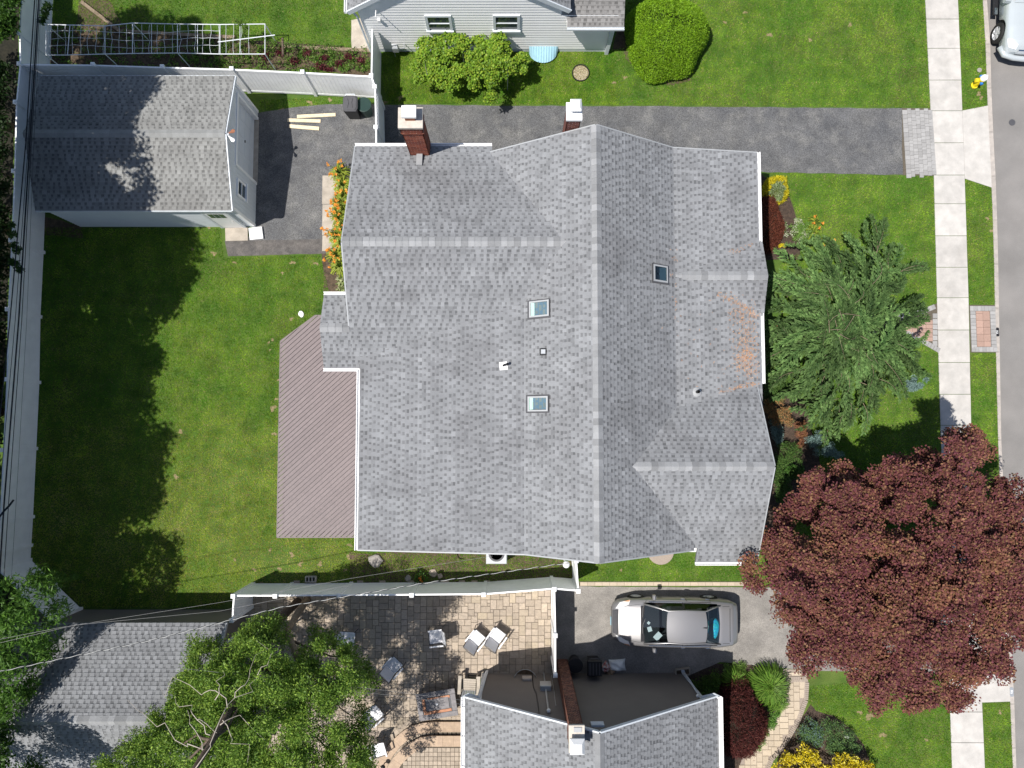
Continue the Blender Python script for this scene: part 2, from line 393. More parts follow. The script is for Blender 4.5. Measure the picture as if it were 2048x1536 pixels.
def sheet(name, poly, z, m, label=None, jag=0.0, parent=None, kind='structure'):
    pts = [P(x, y, z) for x, y in poly]
    if jag:
        out = []
        for i in range(len(pts)):
            a, b = pts[i], pts[(i+1) % len(pts)]; d = math.hypot(b[0]-a[0], b[1]-a[1]); k = max(1, int(d/0.35))
            for j in range(k):
                t = j/k; out.append((a[0]+(b[0]-a[0])*t+random.uniform(-jag,jag), a[1]+(b[1]-a[1])*t+random.uniform(-jag,jag), z))
        pts = out
    a = sum(pts[i][0]*pts[(i+1)%len(pts)][1]-pts[(i+1)%len(pts)][0]*pts[i][1] for i in range(len(pts)))
    if a < 0: pts = pts[::-1]
    b = MB(); b.add(pts, [tuple(range(len(pts)))]); o = b.build(name, m, parent)
    if parent is None: tag(o, label, None, kind=kind)
    return o
DRIVE = [(504,228),(540,222),(600,213),(650,209),(700,207),(760,209),(1000,211),(1400,213),(1803,217),(1806,350),(1520,344),(1200,343),(700,343),(700,478),(640,479),(455,484),(505,470)]
sheet('driveway', DRIVE, .012, M_asph, 'long dark asphalt driveway north of the grey roofed house', jag=.02)
sheet('asphalt_path', [(450,482),(700,476),(700,504),(640,507),(540,509),(456,513)], .016, M_path, 'cracked asphalt path leading to the garage side door', jag=.02)
sheet('driveway', [(1108,1168),(1158,1173),(1300,1174),(1890,1176),(1897,1345),(1612,1341),(1440,1324),(1372,1354),(1108,1354)], .012, M_asph_old, 'worn pale asphalt driveway under the silver car', jag=.015)
# concrete drive crossings
for nm, poly, lab in (('driveway_apron', [(1925,221),(1976,211),(1984,375),(1930,357)], 'pale concrete driveway crossing between sidewalk and kerb near hydrant'),
                      ('driveway_apron', [(1953,1180),(2011,1190),(2022,1403),(1964,1405)], 'pale concrete driveway crossing half hidden by the red tree')):
    q = [P(x, y, .02) for x, y in poly]; m = MB(); m.prism([(a[0], a[1]) for a in q], -.1, .018); tag(m.build(nm, M_conc), lab, kind='structure')
# soil and planting beds
BED_N = [(100,60),(180,52),(330,70),(560,84),(742,98),(745,152),(600,140),(100,128)]
sheet('garden_bed', BED_N, .006, M_soil, 'weedy brown vegetable bed along the white fence', jag=.05)
sheet('side_strip', [(703,40),(728,35),(742,100),(703,99)], .008, M_concd, 'weathered concrete strip beside the white house', jag=.02)
sheet('planting_bed', [(1500,345),(1525,350),(1580,395),(1600,455),(1600,520),(1500,520)], .006, M_mulch, 'dark mulch bed at the north front corner of the house', jag=.03)
sheet('planting_bed', [(1500,760),(1610,800),(1640,930),(1600,1010),(1500,1110)], .006, M_mulch, 'shaded mulch bed in front of the house', jag=.04)
sheet('planting_bed', [(1622,1408),(1632,1422),(1668,1432),(1700,1455),(1728,1490),(1745,1536),(1750,1600),(1540,1600),(1560,1500)], .006, M_mulch, 'curved mulch bed edged against the lawn', jag=.015)
sheet('planting_bed', [(1430,1326),(1560,1330),(1565,1400),(1530,1480),(1480,1600),(1425,1600),(1372,1350)], .006, M_mulch, 'mulch bed beside the taupe house', jag=.03)
sheet('planting_bed', [(643,500),(700,500),(705,600),(650,600)], .007, M_soil, 'bare soil strip beside the back corner of the house', jag=.03)
sheet('planting_bed', [(1245,100),(1252,118),(1290,160),(1340,172),(1385,160),(1340,140),(1300,60),(1240,40),(1225,100)], .007, M_soil, 'thin soil ring below the round clipped shrub', jag=.03)
sheet('dirt_strip', [(80,430),(160,452),(165,475),(84,470)], .006, M_soil, 'dark dirt below the garage corner', jag=.04)
sheet('side_yard', [(700,1106),(830,1104),(1150,1112),(1150,1165),(700,1165)], .005, M_soil, 'shaded thin soil beside the south fence', jag=.05)
sheet('shaded_ground_west', [(-420,-140),(48,-140),(40,0),(34,130),(28,300),(22,480),(12,620),(6,760),(-2,900),(-12,1140),(40,1200),(160,1240),(160,1300),(-420,1300)], .006, mat('shade_dark_ground', (.022,.02,.013), .95, .3, 6, (.014,.014,.009)), 'ground beyond the left fence, darkened to stand for tree shade', jag=.05)  # near-black colour stands in for the shade behind the fence
sheet('dirt_patch', [(160,0),(205,-20),(240,40),(262,62),(330,68),(330,95),(180,90),(150,50)], .0075, M_soil, 'bare brown dirt at the left end of the vegetable bed', jag=.06)
# bare patches in the lawn
BARE = [(546,816,11),(552,798,6),(549,868,8),(560,1138,7),(584,1110,9),(640,1128,8),(700,1112,12),(690,1140,7),(523,1168,12),(487,1186,10),(352,954,9),(361,863,8),(600,1128,8),
        (606,1172,6),(585,525,9),(632,527,7),(565,546,6),(545,680,5),(537,686,5),(583,638,7),(557,760,5),(470,525,6),(428,507,9),(385,498,6),(418,455,6),(540,700,4),
        (1630,560,0),(1985,462,9),(1975,437,6),(1963,168,6),(1958,188,9),(1962,196,7),(1740,1432,14),(1765,1470,11),(1720,1425,8),(1852,1480,6),(2000,1425,7),(1242,1140,5),
        (1250,155,7),(1228,165,6),(700,1090,8),(510,1140,6),(470,1120,5),(540,1100,6),(680,1180,7),(1490,25,7),(1540,70,9),(1450,45,6),(1620,80,7),(1700,50,8),(800,196,9),(770,205,8),(565,220,10),(620,205,9),(660,200,8)]
for k, (x, y, rr) in enumerate(BARE):
    if rr <= 0: continue
    c = P(x, y, .004); b = MB(); R = rr*.02*1.0
    pts = []
    for j in range(26):
        t = 2*math.pi*j/26; q = R*(.62+.22*math.sin(2*t+k)+.16*math.sin(3*t+2*k))*random.uniform(.72, 1.15); pts.append((c[0]+q*math.cos(t), c[1]+q*.8*math.sin(t), .004+.0001*k))
    b.add(pts, [tuple(range(26))]); tag(b.build('bare_patch', M_tan), 'bare tan patch worn into the grass', kind='structure', group='bare patches in the lawn')

# pavers laid one by one
PAV_MESH = {}
def paver_mesh(w, d, m, h=.05, bev=.006):
    k = (round(w,3), round(d,3), m.name)
    if k not in PAV_MESH:
        b = MB(); b.cbox((0,0,h/2), (w, d, h), bev=bev); me = b.mesh('paver'); me.materials.append(m); PAV_MESH[k] = me
    return PAV_MESH[k]
def put_paver(parent, x, y, z, w, d, m, rz=0.0, name='paver'):
    o = bpy.data.objects.new(name, paver_mesh(w, d, m)); COL.objects.link(o); o.parent = parent
    o.location = (x, y, z); o.rotation_euler = (random.uniform(-.006,.006), random.uniform(-.006,.006), rz); return o
def paved(name, label, poly, z=.005, base=M_joint):
    o = sheet(name, poly, z, base, label); return o
def seg_run(parent, px_pts, w, d, m, z, side=0.0, gap=.006):
    """Pavers set across a line, like a soldier course: w along the line, d across."""
    pts = [Vector(P(x, y, 0)) for x, y in px_pts]; acc = 0.0
    for a, b in zip(pts[:-1], pts[1:]):
        dv = b-a; l = dv.length; dv.normalize(); t = acc
        while t + w*.5 <= l:
            c = a + dv*(t+w*.5); nrm = Vector((-dv.y, dv.x, 0)); c = c + nrm*side
            put_paver(parent, c.x, c.y, z, w-gap, d-gap, m, math.atan2(dv.y, dv.x)); t += w
        acc = max(0.0, t - l)
# grey apron of the north driveway
ap = paved('paver_apron', 'grey paver band where the driveway meets the sidewalk', [(1802,216),(1862,217),(1867,352),(1805,350)], .008)
x0, y1 = PX(1803,217), PY(1803,217); x1, y0 = PX(1864,217), PY(1803,350)
xx = x0+.01; cx = 0
widths = [.20,.16,.18,.17,.18,.17,.17]
for w in widths:
    y = y1 - .01 - (.0 if cx % 2 else .06)
    while y > y0+.04:
        d = random.choice([.12,.15,.18,.22]) if cx else .19
        sl = (y1-y)*.030
        put_paver(ap, xx+w/2+sl, y-d/2, -.012, w-.006, d-.006, M_pavg); y -= d
    xx += w; cx += 1
# front walk, street side
fw = paved('front_walk', 'grey and red paver walk between sidewalk and kerb', [(1938,610),(1990,610),(1994,705),(1941,705)], .008)
X0, X1, Y1, Y0 = PX(1939,612), PX(1990,612), PY(1960,612), PY(1960,704)
ncol = 7; w = (X1-X0)/ncol
for k in range(ncol):
    for yy in (Y1-.105, Y0+.105): put_paver(fw, X0+(k+.5)*w, yy, -.012, w-.006, .20, M_pavg)
yy = Y1-.21; k = 0
while yy > Y0+.25:
    d = .15
    for xx in (X0+.11, X1-.12): put_paver(fw, xx, yy-d/2, -.012, .21, d-.006, M_pavg)
    yy -= d
for cxp in (X0+.225+.14, X0+.225+.42):
    yy = Y1-.21-random.uniform(0,.12)
    yy = Y1-.21
    for d in ((.10,.28,.28,.28,.28,.26) if cxp < X0+.5 else (.38,.28,.28,.28,.26)):
        if yy-d < Y0+.2: d = yy-(Y0+.21)
        if d > .04: put_paver(fw, cxp, yy-d/2, -.012, .272, d-.006, M_pavr)
        yy -= d
# front walk, house side (spreads towards the sidewalk, mostly under the evergreen)
fh = paved('front_walk', 'paver walk running under the weeping evergreen to the sidewalk', [(1600,638),(1760,628),(1800,628),(1840,620),(1876,606),(1879,705),(1850,690),(1820,672),(1780,668),(1600,676)], .008)
seg_run(fh, [(1660,640),(1760,634),(1800,633),(1840,625),(1872,612)], .13, .20, M_pavg, -.012)
seg_run(fh, [(1660,668),(1780,664),(1820,667),(1850,685),(1876,700)], .13, .20, M_pavg, -.012)
fa = P(1868,625); 
for k in range(6): put_paver(fh, PX(1869.5,630+k*12), PY(1869.5,632+k*11), -.012, .19, .2, M_pavg)
for cxx in range(9):
    for cyy in range(7):
        px_ = 1858 - cxx*13.5; py_ = 636+cyy*8.5
        if py_ < 640-cxx*.2 or py_ > 683-cxx*3.2+0: continue
        c = P(px_, py_); put_paver(fh, c[0], c[1], -.012, .262, .162, M_pavr)
# buff path of the southern house
bp = paved('garden_path', 'curved buff paver path with tan soldier edge beside red dome shrub', [(1566,1338),(1612,1340),(1618,1372),(1612,1408),(1596,1448),(1573,1490),(1548,1520),(1530,1560),(1470,1560),(1490,1500),(1520,1490),(1545,1440),(1560,1400)], .008, M_pavt)
BP = [(1568,1365),(1607,1365),(1605,1400),(1590,1440),(1565,1483),(1535,1520),(1520,1560),(1478,1560),(1492,1500),(1515,1490),(1520,1480),(1540,1455),(1558,1410)]
BPw = [P(a, b)[:2] for a, b in BP]; BPh = None
def tile(parent, poly, unit_, m, z, pieces, rz=0.0, limit=None, shrink=.012, seed=3, cols=None):
    """Fill a polygon with a random bond of rectangular pavers; returns the ones past the limit."""
    rnd = random.Random(seed); xs = [p[0] for p in poly]; ys = [p[1] for p in poly]
    nx = int((max(xs)-min(xs))/unit_)+2; ny = int((max(ys)-min(ys))/unit_)+2; used = np.zeros((nx+4, ny+4), bool); out = []
    for j in range(ny):
        for i in range(nx):
            if used[i, j]: continue
            ch = [p for p in pieces if not used[i:i+p[0], j:j+p[1]].any()]
            p = rnd.choice(ch) if ch else (1, 1)
            used[i:i+p[0], j:j+p[1]] = True
            cx, cy = min(xs)+(i+p[0]/2)*unit_, min(ys)+(j+p[1]/2)*unit_
            if in_poly(np.array([cx]), np.array([cy]), poly)[0]: out.append((cx, cy, p[0]*unit_-shrink, p[1]*unit_-shrink))
    return out
for cx, cy, w, d in tile(bp, BPw, .115, M_pavb, 0, [(2,2),(3,2),(3,2),(2,3)]): put_paver(bp, cx, cy, -.012, w, d, M_pavb)
seg_run(bp, [(1613,1364),(1611,1400),(1596,1440),(1571,1484),(1542,1519),(1526,1550)], .075, .19, M_pavt, -.010)
seg_run(bp, [(1568,1358),(1612,1358)], .085, .22, M_pavt, -.010); seg_run(bp, [(1567,1347.5),(1612,1347.5)], .20, .13, M_pavb, -.010)
# pale block edging along the southern driveway
be = paved('block_edging', 'single row of pale blocks edging the lawn and driveway', [(1158,1163),(1512,1163),(1512,1172),(1158,1172)], .009)
seg_run(be, [(1160,1167.5),(1512,1167.5)], .29, .15, M_pavb, -.006)
# concrete strip behind the house, steps of the garage side door
cs = bpy.data.objects.new('garden_strip', None); _link(cs); tag(cs, 'narrow concrete strip along the daylily bed', kind='structure')
for a, b in ((351,408),(409,470),(471,502)):
    q = [P(645,a,.03), P(700,a,.03), P(700,b,.03), P(644,b,.03)]; m = MB(); m.prism([(u[0],u[1]) for u in q], -.03, .03); m.build('slab', M_concd, cs)
for poly, mm, h, lab in (([(450,456),(495,455),(495.5,481),(451,482)], M_concd, .07, 'tan rectangular doorstep slab below the garage side door'),
                     ([(497,456),(523,453),(526,476.5),(500,479.5)], M_trim, .12, 'skewed white slab beside the garage doorstep')):
    q = [P(x, y, h) for x, y in poly]; m = MB(); m.prism([(u[0],u[1]) for u in q], .002, h); o = m.build('doorstep', mm); tag(o, lab, 'step')
# patio of the southern neighbour
PATIO = [(500,1168),(1108,1166),(1108,1352),(968,1356),(925,1356),(930,1455),(860,1455),(800,1475),(768,1520),(755,1600),(560,1600),(470,1300)]
pt = paved('patio', 'tan block paver patio of the southern yard', PATIO, .006)
PATw = [P(a, b)[:2] for a, b in PATIO]
pieces = tile(pt, PATw, .125, M_pav, 0, [(2,2),(2,2),(3,2),(2,3)], seed=5)
vis = []
for p in pieces:
    # the ones seen largest: the open, uncovered part of the patio
    px_ = 1024+p[0]*50; py_ = 855-p[1]*50
    s = (px_ > 760)*2 + (py_ < 1420) + (px_ > 640) - (px_ > 925 and py_ > 1345)*3 + random.random()*.3
    vis.append((s, p))
vis.sort(key=lambda t: -t[0])
rest = MB()
for k, (s, (cx, cy, w, d)) in enumerate(vis):
    if k < 300: put_paver(pt, cx, cy, -.014, w, d, M_pav)
    else:
        t = random.uniform(.84, 1.16); rest.cbox((cx, cy, .011), (w, d, .05), col=(t, t, t*random.uniform(.94,1.04)), bev=.006)
tag(rest.build('paver_field', M_pavA, pt), kind='stuff')

# ---------------------------------------------------------------- grass
LAWNS = [([(78,455),(440,457),(448,515),(640,510),(660,590),(640,635),(628,630),(558,682),(553,1076),(716,1076),(716,1104),(1155,1112),(1158,1164),(500,1166),(440,1215),(165,1214),(62,1118)], 1.0),
         ([(762,0),(1230,100),(1250,95),(1250,0),(1850,0),(1860,215),(1400,211),(1000,209),(775,207),(752,100)], 1.0),
         ([(790,100),(1230,103),(1232,209),(775,207)], 1.0),
         ([(1540,346),(1806,352),(1866,352),(1874,605),(1840,619),(1790,627),(1560,640),(1560,530),(1605,500),(1602,455),(1582,395)], 1.0),
         ([(1560,675),(1790,670),(1850,692),(1878,706),(1890,1172),(1515,1172),(1515,1110),(1600,1010),(1640,930),(1610,800)], .8),
         ([(1160,1112),(1512,1106),(1512,1162),(1160,1162)], 1.0),
         ([(1620,1372),(1898,1350),(1905,1600),(1752,1600),(1745,1536),(1728,1490),(1700,1455),(1668,1432),(1632,1420),(1616,1405)], 1.0),
         ([(1918,0),(1965,0),(1971,100),(1974,212),(1924,222),(1920,100)], 1.0),
         ([(1930,360),(1983,376),(1990,609),(1938,609)], 1.0), ([(1941,707),(1992,707),(1997,930),(1952,1178),(1944,900)], 1.0),
         ([(1966,1407),(2021,1405),(2028,1600),(1974,1600)], 1.0),
         ([(100,-40),(700,-40),(702,98),(560,82),(330,66),(180,48),(100,56)], .9),
         ([(520,200),(745,190),(745,206),(600,212),(520,222)], .9)]
GV = []; GC = []
bare = np.array([(P(x,y)[0], P(x,y)[1], rr*.02) for x, y, rr in BARE if rr > 0])
def smooth_noise(x, y, s, seed):
    r = np.random.default_rng(seed); ph = r.uniform(0, 6.28, (10,)); a = r.uniform(0, 6.28, (10,)); k = r.uniform(.5, 1.6, (10,))/s
    return sum(np.sin((x*np.cos(a[i])+y*np.sin(a[i]))*k[i]*6.28+ph[i]) for i in range(10))/4.5
for poly, dens in LAWNS:
    w = [P(a, b)[:2] for a, b in poly]; xs = [q[0] for q in w]; ys = [q[1] for q in w]
    A = (max(xs)-min(xs))*(max(ys)-min(ys)); n_ = int(A*1150*dens)
    x = RNG.uniform(min(xs), max(xs), n_); y = RNG.uniform(min(ys), max(ys), n_); k = in_poly(x, y, w); x, y = x[k], y[k]
    for bx, by, br in bare:
        near = np.hypot(x-bx, (y-by)/.8) < br*RNG.uniform(.15, 1.0, len(x)); x, y = x[~near], y[~near]
    dry = smooth_noise(x, y, 3.2, 5) + .6*smooth_noise(x, y, .9, 6)
    west = np.clip((-4-x)/4, 0, 1) * np.clip((1.5-y)/4, 0, 1)
    dry = dry + west*.8 + 1.7*np.exp(-((x+8.6)**2/6+(y+5.2)**2/.9)) + .7*np.exp(-((x+11.5)**2/6+(y+1.8)**2/9)) + .9*np.exp(-((x+9.2)**2/.5+(y-1)**2/30)) + .16*np.sin(x*5.6+y*.5); keep = RNG.random(len(x)) < np.clip(1.25-.28*np.clip(dry-.3,0,3), .45, 1); x, y, dry = x[keep], y[keep], dry[keep]
    n_ = len(x); ang = RNG.uniform(0, 6.28, n_); hh = RNG.uniform(.02, .055, n_); sp = RNG.uniform(.02, .06, n_); wd = RNG.uniform(.008, .018, n_)
    wx, wy = -np.sin(ang)*wd, np.cos(ang)*wd; z0 = np.full(n_, .0)
    V = np.stack([np.stack([x-wx, y-wy, z0], 1), np.stack([x+wx, y+wy, z0], 1), np.stack([x+np.cos(ang)*sp, y+np.sin(ang)*sp, hh], 1)], 1)
    dry = dry+.8*smooth_noise(x, y, .55, 12); t = np.clip(.45+.34*dry + RNG.normal(size=n_)*.22, 0, 1)[:,None]
    c = np.array([.074,.200,.012])*(1-t) + (np.array([.215,.335,.028])+np.array([.085,.04,.015])*west[keep][:,None])*t
    straw = RNG.random(n_) < np.clip(.03+.09*np.clip(dry,0,4)*(.5+west[keep]), 0, .5); c[straw] = np.array([.33,.28,.12])
    c *= RNG.uniform(.75, 1.2, (n_,1)); GV.append(V.reshape(-1,3)); GC.append(c)
grass = raw_mesh('grass', np.concatenate(GV), None, 3, np.concatenate(GC), M_grass, None, 'stuff')
tag(grass, 'short green lawn grass with yellow and straw coloured blades', 'grass')
# ---------------------------------------------------------------- roofs
EXPO = .143
def shingles(parent, x0, x1, y0, y1, axis, zlo, zhi, tone=1.0, seed=0, tint=(1,1.03,1.08)):
    """Laminated shingles on the slope over the plan rectangle; z runs zlo -> zhi along +axis."""
    rnd = random.Random(seed); run = (x1-x0) if axis == 'x' else (y1-y0); wid = (y1-y0) if axis == 'x' else (x1-x0)
    s = math.hypot(run, zhi-zlo); up = zhi > zlo; b = MB()
    sl = (zhi-zlo)/run
    nrm = Vector((-sl, 0, 1)) if axis == 'x' else Vector((0, -sl, 1)); nrm.normalize()
    def pt(u, v, h):                       # u along the eave, v up the slope from the eave, h proud of the deck
        t = v/s; t = t if up else 1-t
        if axis == 'x': p = Vector((x0+run*t, y0+u, zlo+(zhi-zlo)*t))
        else: p = Vector((x0+u, y0+run*t, zlo+(zhi-zlo)*t))
        return p + nrm*h
    k = 0; v = 0.0
    while v < s-.02:
        v2 = min(v+EXPO, s); u = -rnd.uniform(0, .2); tab = rnd.random() < .5
        run_t = rnd.uniform(.95, 1.05)
        while u < wid:
            w = rnd.uniform(.09, .20) if tab else rnd.uniform(.06, .13)
            ua, ub = max(u, 0), min(u+w, wid); u += w
            if ub-ua > .01:
                t = tone*run_t*rnd.uniform(.94, 1.06)
                if rnd.random() < .10: t *= .86
                if rnd.random() < .05: t *= 1.10
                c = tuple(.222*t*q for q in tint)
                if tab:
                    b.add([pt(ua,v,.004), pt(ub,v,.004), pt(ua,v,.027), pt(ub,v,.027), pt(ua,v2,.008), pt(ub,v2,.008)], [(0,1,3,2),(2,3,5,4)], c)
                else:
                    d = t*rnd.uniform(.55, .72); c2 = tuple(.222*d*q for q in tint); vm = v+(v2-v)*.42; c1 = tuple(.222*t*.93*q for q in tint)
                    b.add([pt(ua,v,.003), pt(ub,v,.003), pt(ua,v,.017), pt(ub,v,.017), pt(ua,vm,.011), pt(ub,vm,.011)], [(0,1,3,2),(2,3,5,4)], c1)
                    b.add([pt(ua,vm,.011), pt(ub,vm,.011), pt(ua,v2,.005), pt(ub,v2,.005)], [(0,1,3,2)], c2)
            tab = not tab
        v = v2; k += 1
    if not up:
        b.f = [f[::-1] for f in b.f]
    if axis == 'y': b.f = [f[::-1] for f in b.f]
    o = b.build('shingles', M_shing, parent, fixn=False); o['kind'] = 'stuff'; return o
def roof_slope(house, x0, x1, y0, y1, axis, zlo, zhi, tone=1.0, seed=0, thick=.10, tint=(1,1.03,1.08)):
    m = MB(); z = lambda x, y: zlo+(zhi-zlo)*((x-x0)/(x1-x0) if axis == 'x' else (y-y0)/(y1-y0))
    c = [(x0,y0),(x1,y0),(x1,y1),(x0,y1)]
    m.add([(x,y,z(x,y)-thick) for x,y in c]+[(x,y,z(x,y)) for x,y in c], [(3,2,1,0),(4,5,6,7),(0,1,5,4),(1,2,6,5),(2,3,7,6),(3,0,4,7)])
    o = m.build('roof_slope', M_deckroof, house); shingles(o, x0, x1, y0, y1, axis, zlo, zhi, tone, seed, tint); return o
def ridge_caps(house, p0, p1, sa, sb, step=.205, half=.15, m=M_cap):
    """Cap shingles along a ridge from p0 to p1; sa/sb: falls to the left/right of the direction of travel."""
    p0, p1 = Vector(p0), Vector(p1); d = (p1-p0); l = d.length; d.normalize(); n = max(1, int(l/step)); st = l/n
    b = MB(); h = half; w = st*1.12
    A = lambda x, y, z: (x, y, z)
    b.add([A(0,h,-sa*h+.020), A(0,0,.032), A(0,-h,-sb*h+.020), A(w,h,-sa*h+.034), A(w,0,.048), A(w,-h,-sb*h+.034), A(w,h,-sa*h+.004), A(w,-h,-sb*h+.004), A(w,0,.012)],
          [(0,1,4,3),(1,2,5,4),(3,4,8,6),(4,5,7,8)])
    b.f = [f[::-1] for f in b.f]
    me = b.mesh('ridge_cap'); me.materials.append(m); org = Vector(ORG[house.name])
    for k in range(n):
        o = bpy.data.objects.new('ridge_cap', me); COL.objects.link(o); o.parent = house
        q = p0 + d*st*k - org; o.location = q; o.rotation_euler = (0, 0, math.atan2(d.y, d.x))
def gutter(house, p, q, out, m=M_trim, w=.11, h=.10):
    """An open U-shaped gutter from p to q at the eave; out: direction away from the wall."""
    p, q = Vector(p), Vector(q); o = Vector((out[0], out[1], 0)).normalized(); t = .022; b = MB()
    prof = [(0,0),(w,0),(w,h),(w-t,h),(w-t,t),(t,t),(t,h-.02),(0,h-.02)]
    vs = [p+o*a+Vector((0,0,c-h)) for a, c in prof] + [q+o*a+Vector((0,0,c-h)) for a, c in prof]; n = len(prof)
    fs = [(i,(i+1)%n,n+(i+1)%n,n+i) for i in range(n)] + [(0,1,4,5),(1,2,3,4),(0,5,6,7),(n,n+5,n+4,n+1),(n+1,n+4,n+3,n+2),(n,n+7,n+6,n+5)]
    b.add(vs, fs); return b.build('gutter', m, house)
def rake(house, p, q, m=M_trim, w=.05, h=.13):
    p, q = Vector(p), Vector(q); b = MB(); b.bar(p, q, w, h); return b.build('rake_board', m, house)
def lap_wall(house, p, q, z0, tops, m, name='siding', lap=.10, out=None):
    """A clapboard wall from p to q (plan points); tops: list of (t, z) giving the top edge along the wall."""
    p, q = Vector((p[0],p[1],0)), Vector((q[0],q[1],0)); d = q-p; l = d.length; d.normalize(); o = Vector((out[0],out[1],0)); b = MB()
    ts = [a for a,_ in tops]; zs = [c for _,c in tops]; zmax = max(zs); z = z0
    def span(zz):
        g = [t for t in np.linspace(0,1,161) if np.interp(t, ts, zs) >= zz-1e-6]
        return (min(g)*l, max(g)*l) if g else None
    while z < zmax-.01:
        z2 = min(z+lap, zmax); s = span(z2-.02) or span(z)
        if s:
            a, c = p+d*s[0], p+d*s[1]
            lo, hi = o*.022, o*.002
            b.add([a+lo+Vector((0,0,z)), c+lo+Vector((0,0,z)), c+hi+Vector((0,0,z2)), a+hi+Vector((0,0,z2)), a+Vector((0,0,z)), c+Vector((0,0,z))], [(0,1,2,3),(4,5,1,0)])
        z = z2
    return tag(b.build(name, m, house), kind='stuff')
def bricks(parent, x0, x1, y0, y1, z0, z1, cols, mcol, bl=.20, bh=.067, faces='NSEW', seed=1):
    """Brick courses standing proud of a mortar core."""
    core = MB(); core.box(x0+.008, x1-.008, y0+.008, y1-.008, z0, z1); core.build('mortar_core', mcol, parent)
    rnd = random.Random(seed); b = MB(); z = z0; k = 0
    while z < z1-.02:
        zt = min(z+bh-.011, z1)
        for face in faces:
            a, c = (x0, x1) if face in 'NS' else (y0, y1); t = a - (bl/2 if k % 2 else 0)
            while t < c:
                ta, tb = max(t, a), min(t+bl-.011, c); t += bl
                if tb-ta < .02: continue
                col = rnd.choice(cols); s = rnd.uniform(.8, 1.2); col = tuple(q*s for q in col)
                if face == 'S': b.box(ta, tb, y0, y0+.03, z, zt, col)
                if face == 'N': b.box(ta, tb, y1-.03, y1, z, zt, col)
                if face == 'W': b.box(x0, x0+.03, ta, tb, z+.0005, zt-.0005, col)
                if face == 'E': b.box(x1-.03, x1, ta, tb, z+.0005, zt-.0005, col)
        z += bh; k += 1
    return tag(b.build('bricks', M_brick, parent), kind='stuff')
def cover(parent, cx, cy, z, w, d, m=M_trim, name='chimney_cover', h=.10, rise=.09):
    b = MB(); x, y = w/2, d/2
    b.add([(cx-x,cy-y,z),(cx+x,cy-y,z),(cx+x,cy+y,z),(cx-x,cy+y,z),(cx-x,cy-y,z+h),(cx+x,cy-y,z+h),(cx+x,cy+y,z+h),(cx-x,cy+y,z+h),(cx-x*.55,cy-y*.55,z+h+rise),(cx+x*.55,cy-y*.55,z+h+rise),(cx+x*.55,cy+y*.55,z+h+rise),(cx-x*.55,cy+y*.55,z+h+rise)],
          [(3,2,1,0),(0,1,5,4),(1,2,6,5),(2,3,7,6),(3,0,4,7),(4,5,9,8),(5,6,10,9),(6,7,11,10),(7,4,8,11),(8,9,10,11)])
    return b.build(name, m, parent)

# ---------------------------------------------------------------- the main house
ZR = 6.9
rx = PX(1195.5, 700, ZR); yN = PY(1195, 250, ZR); yS = PY(1195, 1125, ZR)
wkx = PX(1050, 1110, 5.46); wex = PX(715.5, 1100, 4.65); ekx = PX(1345, 297, 5.09); eex = PX(1514, 307, 4.66)
house = thing('house', 'large house with grey shingle roof, two chimneys and three skylights', 'house', (1.5, 3.0, 0))
sW = (ZR-5.46)/(rx-wkx); sE = (ZR-5.09)/(ekx-rx)
xw0 = rx-4.6; roof_slope(house, xw0, rx, yS, yN, 'x', ZR-sW*(rx-xw0), ZR, 1.0, 1)
yWL = PY(900, 500, 5.5); roof_slope(house, wex, wkx+.02, yS, yWL, 'x', 4.65, 5.463, 1.0, 2)
xe1 = PX(1391, 1102, 4.9); roof_slope(house, rx, xe1, yS, yN, 'x', ZR, ZR-sE*(xe1-rx), 1.0, 3)
roof_slope(house, ekx-.02, eex, -0.6, yN, 'x', 5.093, 4.66, 1.0, 4)
# west wing
WZ = 6.28; wry = PY(900, 483, WZ); wx0 = PX(684, 483, WZ); wNy = PY(850, 293, 4.58); wSy = PY(690, 736, 4.5)
xw1 = PX(1150, 483, 6.4); kN = (WZ-4.58)/(wNy-wry)
roof_slope(house, wx0, xw1, wry, yN-.06, 'y', WZ, WZ-kN*(yN-.06-wry), 1.0, 5); roof_slope(house, wx0, PX(984,293,4.6), yN-.06, wNy, 'y', WZ-kN*(yN-.06-wry), 4.58, 1.0, 15); roof_slope(house, wx0, xw1, wSy, wry, 'y', 4.5, WZ, 1.0, 6)
b2 = MB()
# back bay roof
bz = 4.5+(WZ-4.5)*(PY(670,655,5.15)-wSy)/(wry-wSy); bry = PY(670,655,bz); bx0 = PX(639.5,655,bz); bNy = PY(670,590,4.62); 
roof_slope(house, bx0, wx0+.3, bry, bNy, 'y', bz, 4.62, 1.0, 7); roof_slope(house, bx0, wx0+.01, wSy, bry, 'y', 4.5, bz, 1.0, 8)
# south front gable
GZ = 6.13; gry = PY(1400, 933, GZ); gx1 = PX(1549, 933, GZ); gS = PY(1450, 1124, 4.30); gN = PY(1520, 768, 4.70); kG = (GZ-4.30)/(gry-gS)
roof_slope(house, 3.1, gx1, yS+.05, gry, 'y', GZ-kG*(gry-yS-.05), GZ, 1.0, 9); roof_slope(house, PX(1391,1124,4.3), gx1, gS, yS+.05, 'y', 4.30, GZ-kG*(gry-yS-.05), 1.0, 16); roof_slope(house, 3.1, gx1, gry, gN+.35, 'y', GZ, GZ-kG*(gN+.35-gry), 1.0, 10)
# little entry gable
EZ = 5.07; ery = PY(1450, 551, EZ); ex1 = PX(1536, 551, EZ); kE = .37
roof_slope(house, 5.2, ex1, ery, ery+1.3, 'y', EZ, EZ-kE*1.3, 1.0, 11); roof_slope(house, 5.2, ex1, ery-1.3, ery, 'y', EZ-kE*1.3, EZ, 1.0, 12)
